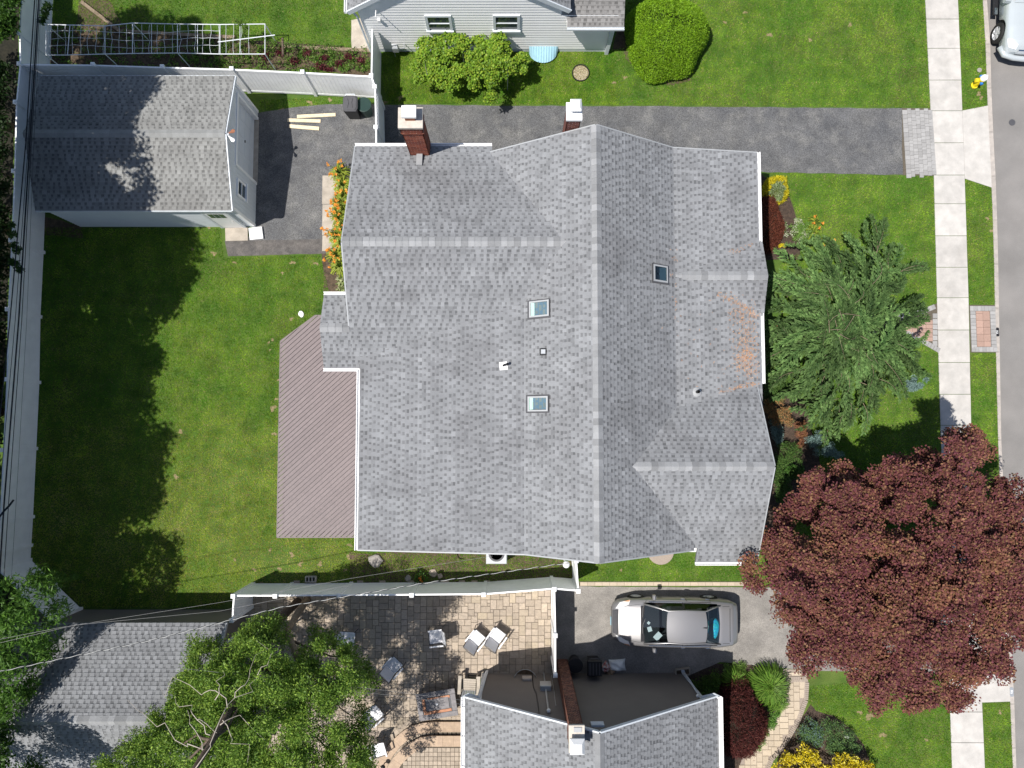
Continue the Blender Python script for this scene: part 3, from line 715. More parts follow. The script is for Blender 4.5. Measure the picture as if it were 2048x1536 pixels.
# cap shingles
ridge_caps(house, (rx, yN, ZR), (rx, yS, ZR), sE, sW)
ridge_caps(house, (wx0, wry, WZ), (PX(1132,483,6.28), wry, WZ), kN, kN); ridge_caps(house, (bx0, bry, bz), (wx0-.02, bry, bz), .47, .4)
ridge_caps(house, (gx1, gry, GZ), (PX(1264,933,GZ), gry, GZ), kG, kG); ridge_caps(house, (ex1, ery, EZ), (PX(1352,551,EZ), ery, EZ), kE, kE)
# gutters and rakes
gutter(house, (wx0-.02, wNy, 4.6), (PX(984,293,4.6), wNy, 4.6), (0,1)); gutter(house, (wex, wSy-.05, 4.66), (wex, yS-.03, 4.66), (-1,0))
gutter(house, (bx0-.02, bNy, 4.64), (wx0, bNy, 4.64), (0,1)); gutter(house, (bx0-.02, wSy, 4.52), (wex-.06, wSy, 4.52), (0,-1))
gutter(house, (eex, yN+.03, 4.68), (eex, ery+1.25, 4.68), (1,0)); gutter(house, (eex, ery-1.2, 4.68), (eex, gN+.02, 4.68), (1,0))
gutter(house, (PX(1391,1124,4.3), gS, 4.32), (gx1+.0, gS, 4.32), (0,-1))
for a, b in (((rx,yN,ZR),(xw0,yN,ZR-sW*(rx-xw0))), ((rx,yN,ZR),(ekx,yN,5.09)), ((ekx,yN,5.09),(eex,yN,4.66)), ((rx,yS,ZR),(wkx,yS,5.46)), ((wkx,yS,5.46),(wex,yS,4.65)), ((rx,yS,ZR),(xe1,yS,ZR-sE*(xe1-rx)))):
    s = .02 if a[1] > 3 else -.02
    rake(house, (a[0],a[1]+s,a[2]-.08), (b[0],b[1]+s,b[2]-.08), M_drip)
for a, b in (((wx0,wry,WZ),(wx0,wNy,4.58)), ((wx0,wry,WZ),(wx0,wSy,4.5))): rake(house, (a[0]-.02,a[1],a[2]-.08), (b[0]-.02,b[1],b[2]-.08), M_drip)
for a, b in (((gx1,gry,GZ),(gx1,gS,4.30)), ((gx1,gry,GZ),(gx1,gN,GZ-kG*(gN-gry)))): rake(house, (a[0]+.02,a[1],a[2]-.08), (b[0]+.02,b[1],b[2]-.08), M_drip)
# walls
def gable_block(house, x0, x1, y0, y1, h, m, name='wall'):
    b = MB(); b.box(x0, x1, y0, y1, 0, h); return b.build(name, m, house)
gable_block(house, wex+.35, eex-.4, yS+.25, yN-.25, 4.3, M_siding)
gable_block(house, wx0+.3, wkx, wSy+.3, wNy-.32, 4.25, M_siding); gable_block(house, bx0+.25, wx0+.302, wSy+.302, bNy-.25, 4.2, M_siding)
gable_block(house, 4.0, gx1-.35, gS+.3, gN, 4.1, M_siding)
for x, pr in ((wx0+.31, [(wSy+.3,4.2),(wNy-.32,4.2),(wry,WZ-.15)]), (gx1-.36, [(gS+.3,4.05),(gN,4.05),(gry,GZ-.15)])):
    b = MB(); b.add([(x-.05,y,z) for y,z in pr]+[(x+.05,y,z) for y,z in pr], [(0,1,2),(5,4,3),(0,3,4,1),(1,4,5,2),(2,5,3,0)]); b.build('gable_wall', M_siding, house)
for y in (yN-.26, yS+.26):
    b = MB(); pr = [(wex+.35,4.25),(xe1-.35,4.2),(xe1-.4,4.7),(rx,ZR-.15),(wkx,5.3)]
    if y > 0: pr = [(0.0,4.25),(eex-.4,4.25),(ekx,4.9),(rx,ZR-.15),(0.6,5.3)]
    n = len(pr); b.add([(x,y-.05,z) for x,z in pr]+[(x,y+.05,z) for x,z in pr], [tuple(range(n)), tuple(range(n,2*n))[::-1]]+[(i,n+i,n+(i+1)%n,(i+1)%n) for i in range(n)]); b.build('gable_wall', M_siding, house)

def roof_z(x, y):
    """Height of the main house roof at a plan point."""
    c = [ZR-sW*(rx-x) if x < rx else ZR-sE*(x-rx)]
    if x < wkx and y < yWL: c.append(4.65+(5.463-4.65)*(x-wex)/(wkx-wex))
    if x > ekx and y > -.6: c.append(5.093-(5.093-4.66)*(x-ekx)/(eex-ekx))
    if x < 2.2: c.append(WZ-kN*abs(y-wry))
    if x > 3.1 and y < 2: c.append(GZ-kG*abs(y-gry))
    if x > 5.2: c.append(EZ-kE*abs(y-ery) if abs(y-ery) < 1.3 else 0)
    return max(c)
def skylight(px0, px1, py0, py1, zg, slope, lit_right, reveal):
    x0, y1, _ = P(px0, py0, zg); x1, y0, _ = P(px1, py1, zg); zc = lambda x: roof_z(x, (y0+y1)/2)
    t = .05; h = .13; root = MB()
    z = lambda x, k: zc(x)+k
    def ring(b, xa, xb, ya, yb, w, lo, hi):
        for (a0,a1,c0,c1) in ((xa,xb,ya,ya+w),(xa,xb,yb-w,yb),(xa,xa+w,ya+w,yb-w),(xb-w,xb,ya+w,yb-w)):
            b.add([(a0,c0,z(a0,lo)),(a1,c0,z(a1,lo)),(a1,c1,z(a1,lo)),(a0,c1,z(a0,lo)),(a0,c0,z(a0,hi)),(a1,c0,z(a1,hi)),(a1,c1,z(a1,hi)),(a0,c1,z(a0,hi))],
                  [(3,2,1,0),(4,5,6,7),(0,1,5,4),(1,2,6,5),(2,3,7,6),(3,0,4,7)])
    ring(root, x0-.05, x1+.05, y0-.05, y1+.05, .06, -.02, .05); fl = root.build('skylight', M_dgrey, house)
    fr = MB(); ring(fr, x0, x1, y0, y1, t, -.02, h); fr.build('frame', M_greyp, fl)
    gp = MB(); a, c = x0+t*.8, x1-t*.8
    well = MB(); s0 = x0+t if not lit_right else x1-t; wd = (x1-x0)*reveal; s1 = s0+wd if not lit_right else s0-wd
    well.add([(s0,y0+t,z(s0,h-.03)),(s0,y1-t,z(s0,h-.03)),(s1,y1-t,z(s1,.02)),(s1,y0+t,z(s1,.02))], [(0,1,2,3)])
    well.build('well_side', mat_well, fl)
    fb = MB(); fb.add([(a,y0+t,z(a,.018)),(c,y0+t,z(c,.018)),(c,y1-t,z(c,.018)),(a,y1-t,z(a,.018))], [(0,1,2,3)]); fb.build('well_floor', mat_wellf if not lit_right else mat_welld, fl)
    gp.add([(a,y0+t*.8,z(a,h-.015)),(c,y0+t*.8,z(c,h-.015)),(c,y1-t*.8,z(c,h-.015)),(a,y1-t*.8,z(a,h-.015))], [(0,1,2,3)]); gp.build('pane', M_skyglass, fl)
mat_well = mat('skylight_well_lit', (.62,.72,.64), .7, .05); mat_wellf = mat('skylight_well_shaded', (.13,.18,.25), .6, .05); mat_welld = mat('skylight_well_deep_shade', (.03,.04,.04), .6, .05)  # sunlit well side and shaded well floor put into the colours
skylight(1304, 1337, 532, 565, 5.45, 0, True, .5); skylight(1058, 1096, 604, 636, 5.6, 0, False, .2); skylight(1055, 1094, 793, 823, 5.6, 0, False, .2)
# vents
def at_roof(px, py):
    z = 5.5
    for _ in range(8): x, y, _z = P(px, py, z); z = roof_z(x, y)
    return x, y, z
x, y, z = at_roof(1007, 732); b = MB(); b.cbox((x,y,z+.03), (.26,.26,.05), .1); v = b.build('vent_hood', M_trim, house)
b = MB(); b.tube([(x,y,z),(x,y,z+.16),(x+.03,y+.02,z+.22),(x+.10,y+.03,z+.23),(x+.14,y+.05,z+.2)], [.035,.035,.035,.04,.05], 8); b.build('gooseneck_pipe', M_blackp, v)
x, y, z = at_roof(1086, 704); b = MB(); b.cbox((x,y,z+.05), (.22,.22,.12)); v = b.build('box_vent', M_blackp, house); b = MB(); b.cbox((x,y,z+.135), (.15,.15,.05), bev=.01); b.build('vent_cap', M_galv, v)
x, y, z = at_roof(1393, 784); b = MB(); b.lathe([(.17,.0),(.15,.03),(.07,.09)], (x,y,z), 16); v = b.build('pipe_boot', M_greyp, house); b = MB(); b.lathe([(.055,0),(.055,.28),(.045,.28),(.045,.1),(0,.1)], (x,y,z), 14); b.build('vent_pipe', M_blackp, v)
# chimneys
RB = [(.25,.075,.045),(.21,.06,.04),(.28,.095,.06),(.17,.055,.04)]
cx0, cx1 = PX(820,308,4.85), PX(859,308,4.85); cy0 = PY(835,309,4.85); cy1 = cy0+.55; zt = 7.0
ch = MB(); ch.box(cx0-.05, cx1+.05, cy0-.05, cy1+.05, zt, zt+.10); chim = ch.build('chimney', M_crown, house)
bricks(chim, cx0, cx1, cy0, cy1, 0.0, zt-.45, RB, M_mortar, seed=3); bricks(chim, cx0-.03, cx1+.03, cy0-.03, cy1+.03, zt-.45, zt-.36, RB, M_mortar, seed=4); bricks(chim, cx0-.015, cx1+.015, cy0-.015, cy1+.015, zt-.355, zt, RB, M_mortar, seed=6)
fx, fy = (cx0+cx1)/2, (cy0+cy1)/2+.04
b = MB(); b.cbox((fx,fy,zt+.22), (.30,.28,.26)); b.build('flue', M_terra, chim); cover(chim, fx, fy, zt+.36, .44, .36, name='flue_cover', h=.10, rise=.02)
b = MB(); b.bar((fx, cy0-.42, roof_z(fx,cy0-.42)+.04), (fx, cy0, roof_z(fx,cy0)+.14), .20, .05); b.build('chimney_saddle', M_cap, house)
dx0, dx1 = PX(1134,242,7.0), PX(1162,242,7.0); dy0 = PY(1148,242,7.0)+.02; dy1 = dy0+.5; zt2 = 7.0
RB2 = [(.16,.06,.05),(.12,.05,.045),(.19,.075,.055)]
ch = MB(); ch.box(dx0-.03, dx1+.03, dy0-.03, dy1+.03, zt2, zt2+.09); chim2 = ch.build('chimney', M_trim, house)
bricks(chim2, dx0, dx1, dy0, dy1, 0.0, zt2, RB2, mat('pale_mortar', (.66,.60,.55), .9, .1), bl=.19, bh=.075, seed=8)
b = MB(); b.lathe([(.10,0),(.10,.22),(.08,.22),(.08,.05),(0,.05)], ((dx0+dx1)/2+.03,(dy0+dy1)/2+.08,zt2+.09), 16); b.build('flue', M_dgrey, chim2); cover(chim2, (dx0+dx1)/2+.03, (dy0+dy1)/2+.07, zt2+.28, .34, .36, name='flue_cover')
# fallen needles on the roof (they drop from the evergreen)
pts = []
def needles(path, n, sx):
    for _ in range(n):
        t = random.random()**.8; k = t*(len(path)-1); i = min(int(k), len(path)-2); f = k-i
        px_ = path[i][0]+(path[i+1][0]-path[i][0])*f+random.gauss(0,sx); py_ = path[i][1]+(path[i+1][1]-path[i][1])*f+random.gauss(0,sx)
        if px_ < 1519: pts.append(at_roof(px_, py_))
needles([(1430,586),(1460,598),(1490,612),(1515,634)], 90, 3.5); needles([(1475,610),(1490,640),(1492,690),(1488,720),(1500,740)], 620, 13)
needles([(1345,480),(1348,560),(1352,640)], 22, 5); needles([(1515,766),(1480,773),(1440,785)], 70, 2.5); needles([(1440,508),(1470,500),(1505,488)], 20, 3)
for _ in range(35): pts.append(at_roof(random.gauss(1430,45), random.gauss(690,60)))
pts = np.array(pts); pts[:,2] += .034
nd = leaves('needle_litter', pts, rand_dirs(len(pts), 0, .05), RNG.uniform(.05,.12,len(pts)), .014, palette([(.42,.20,.085),(.46,.25,.12),(.32,.18,.11)], len(pts)), M_needle, None, 'stuff', flat=.97)
tag(nd, 'orange fallen needles caught on the front roof slope', 'needles')
# ---------------------------------------------------------------- windows, downspouts
def wall_window(parent, c, w, h, nrm, frame=.07, m=M_trim, bars=1, depth=.05):
    """A framed window on a wall: c centre on the wall face, nrm outward axis ('S','E',...)."""
    ax = {'S': (Vector((1,0,0)), Vector((0,-1,0))), 'N': (Vector((-1,0,0)), Vector((0,1,0))), 'E': (Vector((0,1,0)), Vector((1,0,0))), 'W': (Vector((0,-1,0)), Vector((-1,0,0)))}[nrm]
    a, o = ax; c = Vector(c); up = Vector((0,0,1))
    def rect(b, u0, u1, v0, v1, d0, d1):
        ps = [c+a*u+up*v+o*d for d in (d0,d1) for u, v in ((u0,v0),(u1,v0),(u1,v1),(u0,v1))]
        b.add(ps, [(3,2,1,0),(4,5,6,7),(0,1,5,4),(1,2,6,5),(2,3,7,6),(3,0,4,7)])
    f = MB(); rect(f, -w/2-frame, w/2+frame, h/2, h/2+frame, 0, depth); rect(f, -w/2-frame, -w/2, -h/2, h/2, 0, depth); rect(f, w/2, w/2+frame, -h/2, h/2, 0, depth)
    win = f.build('window', m, parent)
    s = MB(); rect(s, -w/2-frame-.03, w/2+frame+.03, -h/2-frame, -h/2, 0, depth+.05); s.build('sill', m, win)
    p = MB(); rect(p, -w/2, w/2, -h/2, h/2, -.01, .012); p.build('pane', M_pane, win)
    for k in range(bars):
        v = -h/2+h*(k+1)/(bars+1); r = MB(); rect(r, -w/2, w/2, v-.02, v+.02, .012, .04); r.build('sash_bar', m, win)
    return win
def downspout(parent, pts, m=M_galvw, w=.08):
    b = MB(); b.tube(pts, w*.62, 4); return b.build('downspout', m, parent)

# ---------------------------------------------------------------- garage
GT = (1.0, 1.01, .985)
gxa, gxb = -17.66, -10.39; gy = 10.62; gyN, gyS = 13.14, 8.02; gE, gR = 2.55, 3.30
gar = thing('garage', 'detached pale blue garage with grey shingle roof, half in tree shade', 'garage', (-13.9, 10.5, 0))
roof_slope(gar, gxa, gxb, gy, gyN, 'y', gR, gE, 1.03, 21, tint=GT); roof_slope(gar, gxa, gxb, gyS, gy, 'y', gE, gR, 1.06, 22, tint=GT)
gk = (gR-gE)/(gyN-gy); ridge_caps(gar, (gxb, gy, gR), (gxa, gy, gR), gk, gk, m=mat('garage_cap', (.235,.24,.238), .92, .1, 2, objrand=.08, speck=.14, spscale=130))
gW = gxb-.03
b = MB(); b.box(gxa+.12, gxb-.22, gyS+.14, gyN-.24, 0, 2.5); b.build('wall_core', M_bsiding, gar)
lap_wall(gar, (gxa+.12, gyS+.135), (gW, gyS+.135), 0, [(0,2.5),(1,2.5)], M_bsiding, lap=.16, out=(0,-1))
def vwall(parent, x, y0, y1, z0, tops, m, step=.15):
    b = MB(); n = max(1, int(round((y1-y0)/step))); d = (y1-y0)/n; zt = lambda y: float(np.interp(y, [t[0] for t in tops], [t[1] for t in tops]))
    for k in range(n):
        a, c = y0+k*d, y0+(k+1)*d; e = .008
        b.add([(x,a+e,z0),(x,c-e,z0),(x,c-e,zt(c-e)),(x,a+e,zt(a+e)),(x-.012,a,z0),(x-.012,c,z0),(x-.012,c,zt(c)),(x-.012,a,zt(a))], [(0,1,2,3),(4,0,3,7),(1,5,6,2)])
    return tag(b.build('board_siding', m, parent), kind='stuff')
tp = [(gyS,2.5),(gy,gR-.05),(gyN,2.5)]; dy0_, dy1_, dz = 9.96, 12.58, 2.12
vwall(gar, gW, gyS+.13, dy0_, 0, tp, M_bsiding); vwall(gar, gW, dy0_, dy1_, dz, tp, M_bsiding); vwall(gar, gW, dy1_, gyN-.24, 0, tp, M_bsiding)
b = MB(); b.box(gW-.20, gW+.03, dy1_-.0, dy1_+.10, 0, dz); b.box(gW-.20, gW+.03, dy0_-.10, dy0_, 0, dz); b.box(gW-.20, gW+.031, dy0_-.1, dy1_+.1, dz, dz+.12); b.build('door_casing', M_trim, gar)
gd = MB(); gd.box(gW-.17, gW-.14, dy0_+.0, dy1_-.0, .02, dz); door = gd.build('garage_door', M_bsiding, gar)
for r_ in range(4):
    for c_ in range(4):
        p_ = MB(); a = dy0_+.06+c_*(dy1_-dy0_-.06)/4; p_.cbox((gW-.135, a+.28, .29+r_*.525), (.012, .50, .40), bev=.004); p_.build('door_panel', M_bsiding, door)
b = MB(); b.cbox((gW-.12, (dy0_+dy1_)/2, 1.0), (.03,.10,.03)); b.build('handle', M_blackp, door)
b = MB(); b.box(gW-.17, gW+.05, dy0_, dy1_, .002, .03); b.build('threshold', M_concd, gar)
for y in (gyS+.12, gyN-.25): b = MB(); b.box(gW-.08, gW+.02, y-.02, y+.09, 0, 2.52); b.build('corner_board', M_trim, gar)
wall_window(gar, (gW, 9.11, 1.6), .50, .72, 'E', .08, M_trim, 1)
for a, c in (((gxb,gy,gR),(gxb,gyN,gE)), ((gxb,gy,gR),(gxb,gyS,gE))): rake(gar, (a[0]+.02,a[1],a[2]-.07), (c[0]+.02,c[1],c[2]-.07), M_galvw)
for a, c in (((gxa,gyN,gE),(gxb,gyN,gE)), ((gxa,gyS,gE),(gxb,gyS,gE))): 
    s = .02 if a[1] > gy else -.02; b = MB(); b.bar((a[0],a[1]+s,a[2]-.07), (c[0],c[1]+s,c[2]-.07), .03, .12); b.build('fascia', M_galvw, gar)
# side door with six lights
sd = MB(); sd.box(-11.70, -10.87, gyS+.06, gyS+.125, .05, 2.02); sdoor = sd.build('side_door', M_trim, gar)
b = MB(); b.box(-11.80,-11.70,gyS+.05,gyS+.13,0,2.1); b.box(-10.87,-10.77,gyS+.05,gyS+.13,0,2.1); b.box(-11.80,-10.77,gyS+.049,gyS+.13,2.02,2.12); b.build('door_casing', M_bsiding, sdoor)
for i in range(3):
    for j in range(2): b = MB(); x = -11.60+i*.21; b.box(x, x+.18, gyS+.052, gyS+.062, 1.42+j*.25, 1.64+j*.25); b.build('pane', M_pane, sdoor)
b = MB(); b.lathe([(0,0),(.03,0),(.035,.03),(0,.05)], (-10.95, gyS+.05, 1.0), 10, 'y'); b.build('door_knob', M_chrome, sdoor)
fl = MB(); fl.cbox((gxb+.06, gy, gR-.12), (.07,.10,.10)); flo = fl.build('floodlight', M_trim, gar)
for sy in (-.16, .16):
    b = MB(); b.lathe([(.025,0),(.035,.06),(.075,.16),(.07,.17)], (gxb+.10, gy+sy*.35, gR-.14), 12); 
    b.v = [(x+ (z-(gR-.14))*.7, gy+sy*.35+(y-gy-sy*.35)+ (z-(gR-.14))*sy*4.2, gR-.10-(z-(gR-.14))*.5) for x, y, z in b.v]; b.build('lamp_head', M_trim if sy < 0 else M_terra, flo)

# ---------------------------------------------------------------- the white house to the north
NW = 15.48; nh = thing('house', 'white sided house with two windows at the top of the picture', 'house', (-1.5, 18, 0))
ne, na, nx0, nx1 = 3.04, 5.95, -6.10, 2.15; nxa = (nx0+nx1)/2; nyf = NW-.11
roof_slope(nh, nx0, nxa, nyf, 24, 'x', ne, na, .95, 31); roof_slope(nh, nxa, nx1, nyf, 24, 'x', na, ne+.1, .95, 32)
b = MB(); b.box(nx0+.35, nx1-.35, NW+.02, 23.8, 0, 2.75); b.box(nx1-.35, nx1+1.86, NW+.021, 17.5, 0, 2.28); b.build('wall_core', M_siding, nh)
lap_wall(nh, (nx0+.35, NW), (nx1-.3, NW), .25, [(0,ne+.05),(.5,na-.25),(1,ne+.05)], M_siding, lap=.17, out=(0,-1))
lap_wall(nh, (nx1-.3, NW), (nx1+1.86, NW), .25, [(0,2.6),(1,2.6)], M_siding, lap=.17, out=(0,-1))
b = MB(); b.box(nx0+.36, nx1+1.85, NW-.01, NW+.03, 0, .25); b.build('foundation', M_galvw, nh)
b = MB(); b.add([(nx0+.35,NW+.05,2.9),(nx1-.3,NW+.05,2.9),(nxa,NW+.05,na-.2),(nx0+.35,NW+.02,2.9),(nx1-.3,NW+.02,2.9),(nxa,NW+.02,na-.2)], [(0,1,2),(5,4,3),(0,3,4,1)]); b.build('gable_wall', M_siding, nh)
for a, c in (((nx0,nyf,ne),(nxa,nyf,na)), ((nxa,nyf,na),(nx1,nyf,ne+.1))): rake(nh, (a[0],a[1]-.02,a[2]-.1), (c[0],c[1]-.02,c[2]-.1), M_galvw, .05, .2)
b = MB(); b.add([(nx0,nyf,ne-.12),(nxa,nyf,na-.12),(nxa,NW+.02,na-.12),(nx0,NW+.02,ne-.12)], [(0,1,2,3)]); b.add([(nxa,nyf,na-.12),(nx1,nyf,ne-.02),(nx1,NW+.02,ne-.02),(nxa,NW+.02,na-.12)], [(0,1,2,3)]); b.build('soffit', M_siding, nh)
gutter(nh, (nx0, nyf-.05, ne+.02), (nx0, 24, ne+.02), (-1,0))
downspout(nh, [(nx0+.12,nyf+.1,ne-.1),(nx0+.28,NW-.06,2.6),(nx0+.30,NW-.06,.1)])
# lower roof over the east end
px0, px1 = PX(1137,30,3.0), PX(1248,55,2.42); pys = PY(1190,54,2.40)
roof_slope(nh, px0, px1, pys, pys+3.2, 'y', 2.40, 3.7, .88, 33, tint=(1.02,1,.98)); gutter(nh, (px0, pys, 2.42), (px1+.02, pys, 2.42), (0,-1), M_galvw)
b = MB(); b.box(px0, px1, pys+.03, NW, 2.2, 2.25); b.build('soffit', M_siding, nh)
b = MB(); b.box(px1-.42, px1-.28, NW-.14, NW-.0, 0, 2.25); b.build('corner_post', M_galvw, nh)
wall_window(nh, (PX(878,46,2.1), NW-.015, 2.09), .80, .88, 'S', .10, M_galvw, 1); wall_window(nh, (PX(1013,46,2.1), NW-.015, 2.11), .82, .88, 'S', .10, M_galvw, 1)
b = MB(); b.cbox((PX(757,25,2.5), NW-.06, 2.35), (.10,.10,.14)); b.build('wall_light', M_trim, nh); b = MB(); b.tube([(PX(752,9,3),NW-.05,3.0),(PX(752,9,3),NW-.35,3.05)], .02, 6); b.build('wall_bracket', M_trim, nh)
# gas meter
gm = thing('gas_meter', 'grey gas meter with pipes against the white house wall', 'meter', (PX(796,103), NW-.2, 0))
x, y = PX(796,103), NW-.2; b = MB(); b.cbox((x,y,.62), (.24,.2,.3), bev=.03); b.build('meter_body', M_galv, gm)
b = MB(); b.tube([(x-.1,y,.0),(x-.1,y,.9),(x+.1,y,.9),(x+.1,y,.78)], .025, 6); b.build('pipe', M_galv, gm); b = MB(); b.tube([(x+.14,y,.62),(x+.35,y,.62),(x+.35,y+.18,.62)], .025, 6); b.build('pipe', M_galv, gm)
# window well
ww = thing('window_well_cover', 'pale blue ribbed window well cover on the white house wall', 'cover', (PX(1086,105), NW, 0))
x, y = PX(1086,105), NW-.02; b = MB(); n = 22
for k in range(n):
    a, c = -.58+1.16*k/n, -.58+1.16*(k+1)/n; d1, d2 = .52*math.sqrt(max(0,1-(a/.6)**2)), .52*math.sqrt(max(0,1-(c/.6)**2)); r1, r2 = (.02 if k % 2 else 0), (0 if k % 2 else .02)
    b.add([(x+a,y,.42+r1),(x+c,y,.42+r2),(x+c,y-d2,.10+r2),(x+a,y-d1,.10+r1)], [(0,3,2,1)])
b.build('ribbed_cover', M_wellb, ww)

# ---------------------------------------------------------------- the taupe house to the south
sh = thing('house', 'taupe house with grey roof, white gutters and tall brick chimney at the bottom', 'house', (2.8, -13, 0))
sy = -9.603; syr = sy+.19; sx0, sx1, sxa = -1.64, 7.20, 2.71; se, sa = 3.0, 5.9; kS = (sa-se)/(sxa-sx0)
roof_slope(sh, sx0, sxa, -19, syr, 'x', se, sa, 1.0, 41); roof_slope(sh, sxa, sx1, -19, syr, 'x', sa, sa-kS*(sx1-sxa), 1.0, 42)
ridge_caps(sh, (sxa, syr, sa), (sxa, -14, sa), kS, kS, m=mat('south_cap', (.215,.22,.228), .92, .08, 2, speck=.14, spscale=130, objrand=.05))
b = MB(); b.box(sx0+.48, sx1-.46, -18.8, sy-.01, 0, 2.9); b.build('wall_core', M_taupe, sh)
lap_wall(sh, (sx0+.48, sy), (sx1-.46, sy), 0, [(0,2.9),((sxa-sx0-.48)/(sx1-sx0-.94),sa-.12),(1,2.9)], M_taupe, lap=.105, out=(0,1))
b = MB(); b.add([(sx0+.48,sy-.02,2.85),(sx1-.46,sy-.02,2.85),(sxa,sy-.02,sa-.15),(sx0+.48,sy-.06,2.85),(sx1-.46,sy-.06,2.85),(sxa,sy-.06,sa-.15)], [(0,1,2),(5,4,3)]); b.build('gable_wall', M_taupe, sh)
for a, c in (((sx0,se),(sxa,sa)), ((sxa,sa),(sx1,sa-kS*(sx1-sxa)))): rake(sh, (a[0],syr+.02,a[1]-.05), (c[0],syr+.02,c[1]-.05), M_galvw, .05, .13)
gutter(sh, (sx0, -19, se+.02), (sx0, syr+.03, se+.02), (-1,0), w=.14); gutter(sh, (sx1, -19, se+.05), (sx1, syr+.03, se+.05), (1,0), w=.14)
for k in range(7):
    for xg in (sx0-.14, sx1+.005): b = MB(); b.box(xg, xg+.135, syr-.35-k*1.0, syr-.32-k*1.0, se+.0, se+.03); b.build('gutter_strap', M_trim, sh)
downspout(sh, [(sx1+.06,syr-.02,se-.05),(sx1-.1,syr+.05,se-.12),(sx1-.50,sy+.08,se-.28),(sx1-.52,sy+.06,.12),(sx1-.56,sy+.2,.05)], w=.11)
downspout(sh, [(sx0-.06,syr-.02,se-.05),(sx0+.1,syr+.04,se-.15),(sx0+.46,sy+.06,se-.3),(sx0+.62,sy+.07,.4),(sx0+.66,sy+.1,.06)], w=.11)
b = MB(); b.box(sx0+.46, sx0+.56, sy-.02, sy+.03, 0, 2.85); b.build('corner_board', M_galvw, sh)
# fixtures on the gable wall
b = MB(); b.cbox((PX(1054,1352,.7), sy+.06, .75), (.36,.12,.30), bev=.03); b.build('utility_box', M_curb, sh)
mx = PX(1091,1370,1.6); b = MB(); b.cbox((mx, sy+.10, 1.65), (.40,.20,.50), bev=.02); mb = b.build('meter_box', M_galv, sh)
b = MB(); b.tube([(mx,sy+.05,1.4),(mx,sy+.05,.05)], .03, 6); b.build('conduit', M_galv, mb); b = MB(); b.tube([(mx,sy+.06,1.9),(mx,sy+.06,3.8)], .035, 6); b.build('conduit', M_galv, mb); b = MB(); b.lathe([(.05,0),(.07,.05),(.06,.16),(0,.2)], (mx,sy+.09,3.8), 10); b.build('weatherhead', M_trim, mb)
b = MB(); b.tube([(PX(1065,1352,.5),sy+.03,.05),(PX(1065,1352,.5),sy+.03,1.5),(PX(1066,1370,1.5)+.1,sy+.03,2.2),(PX(1066,1370,1.5)+.14,sy+.03,4.2)], .016, 5); b.build('wall_cable', M_blackp, sh)
b = MB(); b.tube([(PX(1104,1352,.5),sy+.03,.3),(PX(1104,1352,.5)-.02,sy+.03,3.3)], .014, 5); b.build('wall_cable', M_galv, sh)
b = MB(); b.cbox((PX(1193,1450,4.6), sy+.04, 4.85), (.42,.06,.30)); gv = b.build('gable_vent', M_galvw, sh)
for k in range(5): b = MB(); b.cbox((PX(1193,1450,4.6), sy+.075, 4.74+k*.055), (.36,.012,.02)); b.build('louvre', M_trim, gv)
b = MB(); b.lathe([(.0,0),(.05,0),(.06,.05),(.03,.10)], (PX(1397,1402,2.9), syr-.02, 2.75), 8); b.build('wall_lamp', M_trim, sh)
# its chimney
qx0, qx1 = PX(1116,1318,0), PX(1134,1318,0)+.02; qx0 = 1.75; qx1 = 2.17; qy1 = PY(1124,1318,0); qy0 = qy1-.75
ch = MB(); ch.box(qx0-.03, qx1+.03, qy0-.03, qy1+.03, 6.18, 6.28); chs = ch.build('chimney', M_crown, sh)
RB3 = [(.20,.085,.055),(.15,.06,.045),(.25,.11,.07),(.11,.05,.04)]
bricks(chs, qx0, qx1, qy0, qy1, 0, 6.18, RB3, mat('south_mortar', (.36,.30,.26), .9, .12), bl=.105, bh=.072, seed=9)
b = MB(); b.cbox(((qx0+qx1)/2, qy1-.47, 6.36), (.26,.26,.2)); b.build('flue', M_crown, chs); cover(chs, (qx0+qx1)/2, qy1-.50, 6.46, .44, .46, name='flue_cover', h=.05, rise=.16, m=M_trim)
b = MB(); b.cbox(((qx0+qx1)/2+.03, qy1-.09, 6.295), (.24,.14,.04)); b.build('crown_patch', M_greyp, chs)

# ---------------------------------------------------------------- the shed roof in the southwest
ss = thing('garage', 'taupe garage with grey shingle roof behind the leafy tree, bottom left', 'garage', (-16, -11, 0))
se2, sr2 = 2.45, 4.25; yE = PY(250,1246,se2); yR = PY(250,1442,sr2); xE = PX(452,1247,se2); xW = -24.5
roof_slope(ss, xW, xE, yR, yE, 'y', sr2, se2, .98, 51); roof_slope(ss, xW, xE, yR-(yE-yR), yR, 'y', se2, sr2, 1.02, 52)
k2 = (sr2-se2)/(yE-yR); ridge_caps(ss, (xE, yR, sr2), (xW, yR, sr2), k2, k2, m=M_cap)
b = MB(); b.box(xW+.2, xE-.15, 2*yR-yE+.2, PY(250,1219,0), 0, se2-.05); b.build('wall', M_taupe, ss)
b = MB(); yw = PY(250,1219,0); b.add([(xE-.15,yw,se2-.05),(xE-.15,2*yR-yE+.2,se2-.05),(xE-.15,yR,sr2-.12),(xE-.22,yw,se2-.05),(xE-.22,2*yR-yE+.2,se2-.05),(xE-.22,yR,sr2-.12)], [(0,1,2),(5,4,3)]); b.build('gable_wall', M_taupe, ss)
rake(ss, (xE+.02,yE,se2-.06), (xE+.02,yR,sr2-.06), M_drip); rake(ss, (xE+.02,yR,sr2-.06), (xE+.02,2*yR-yE,se2-.06), M_drip)
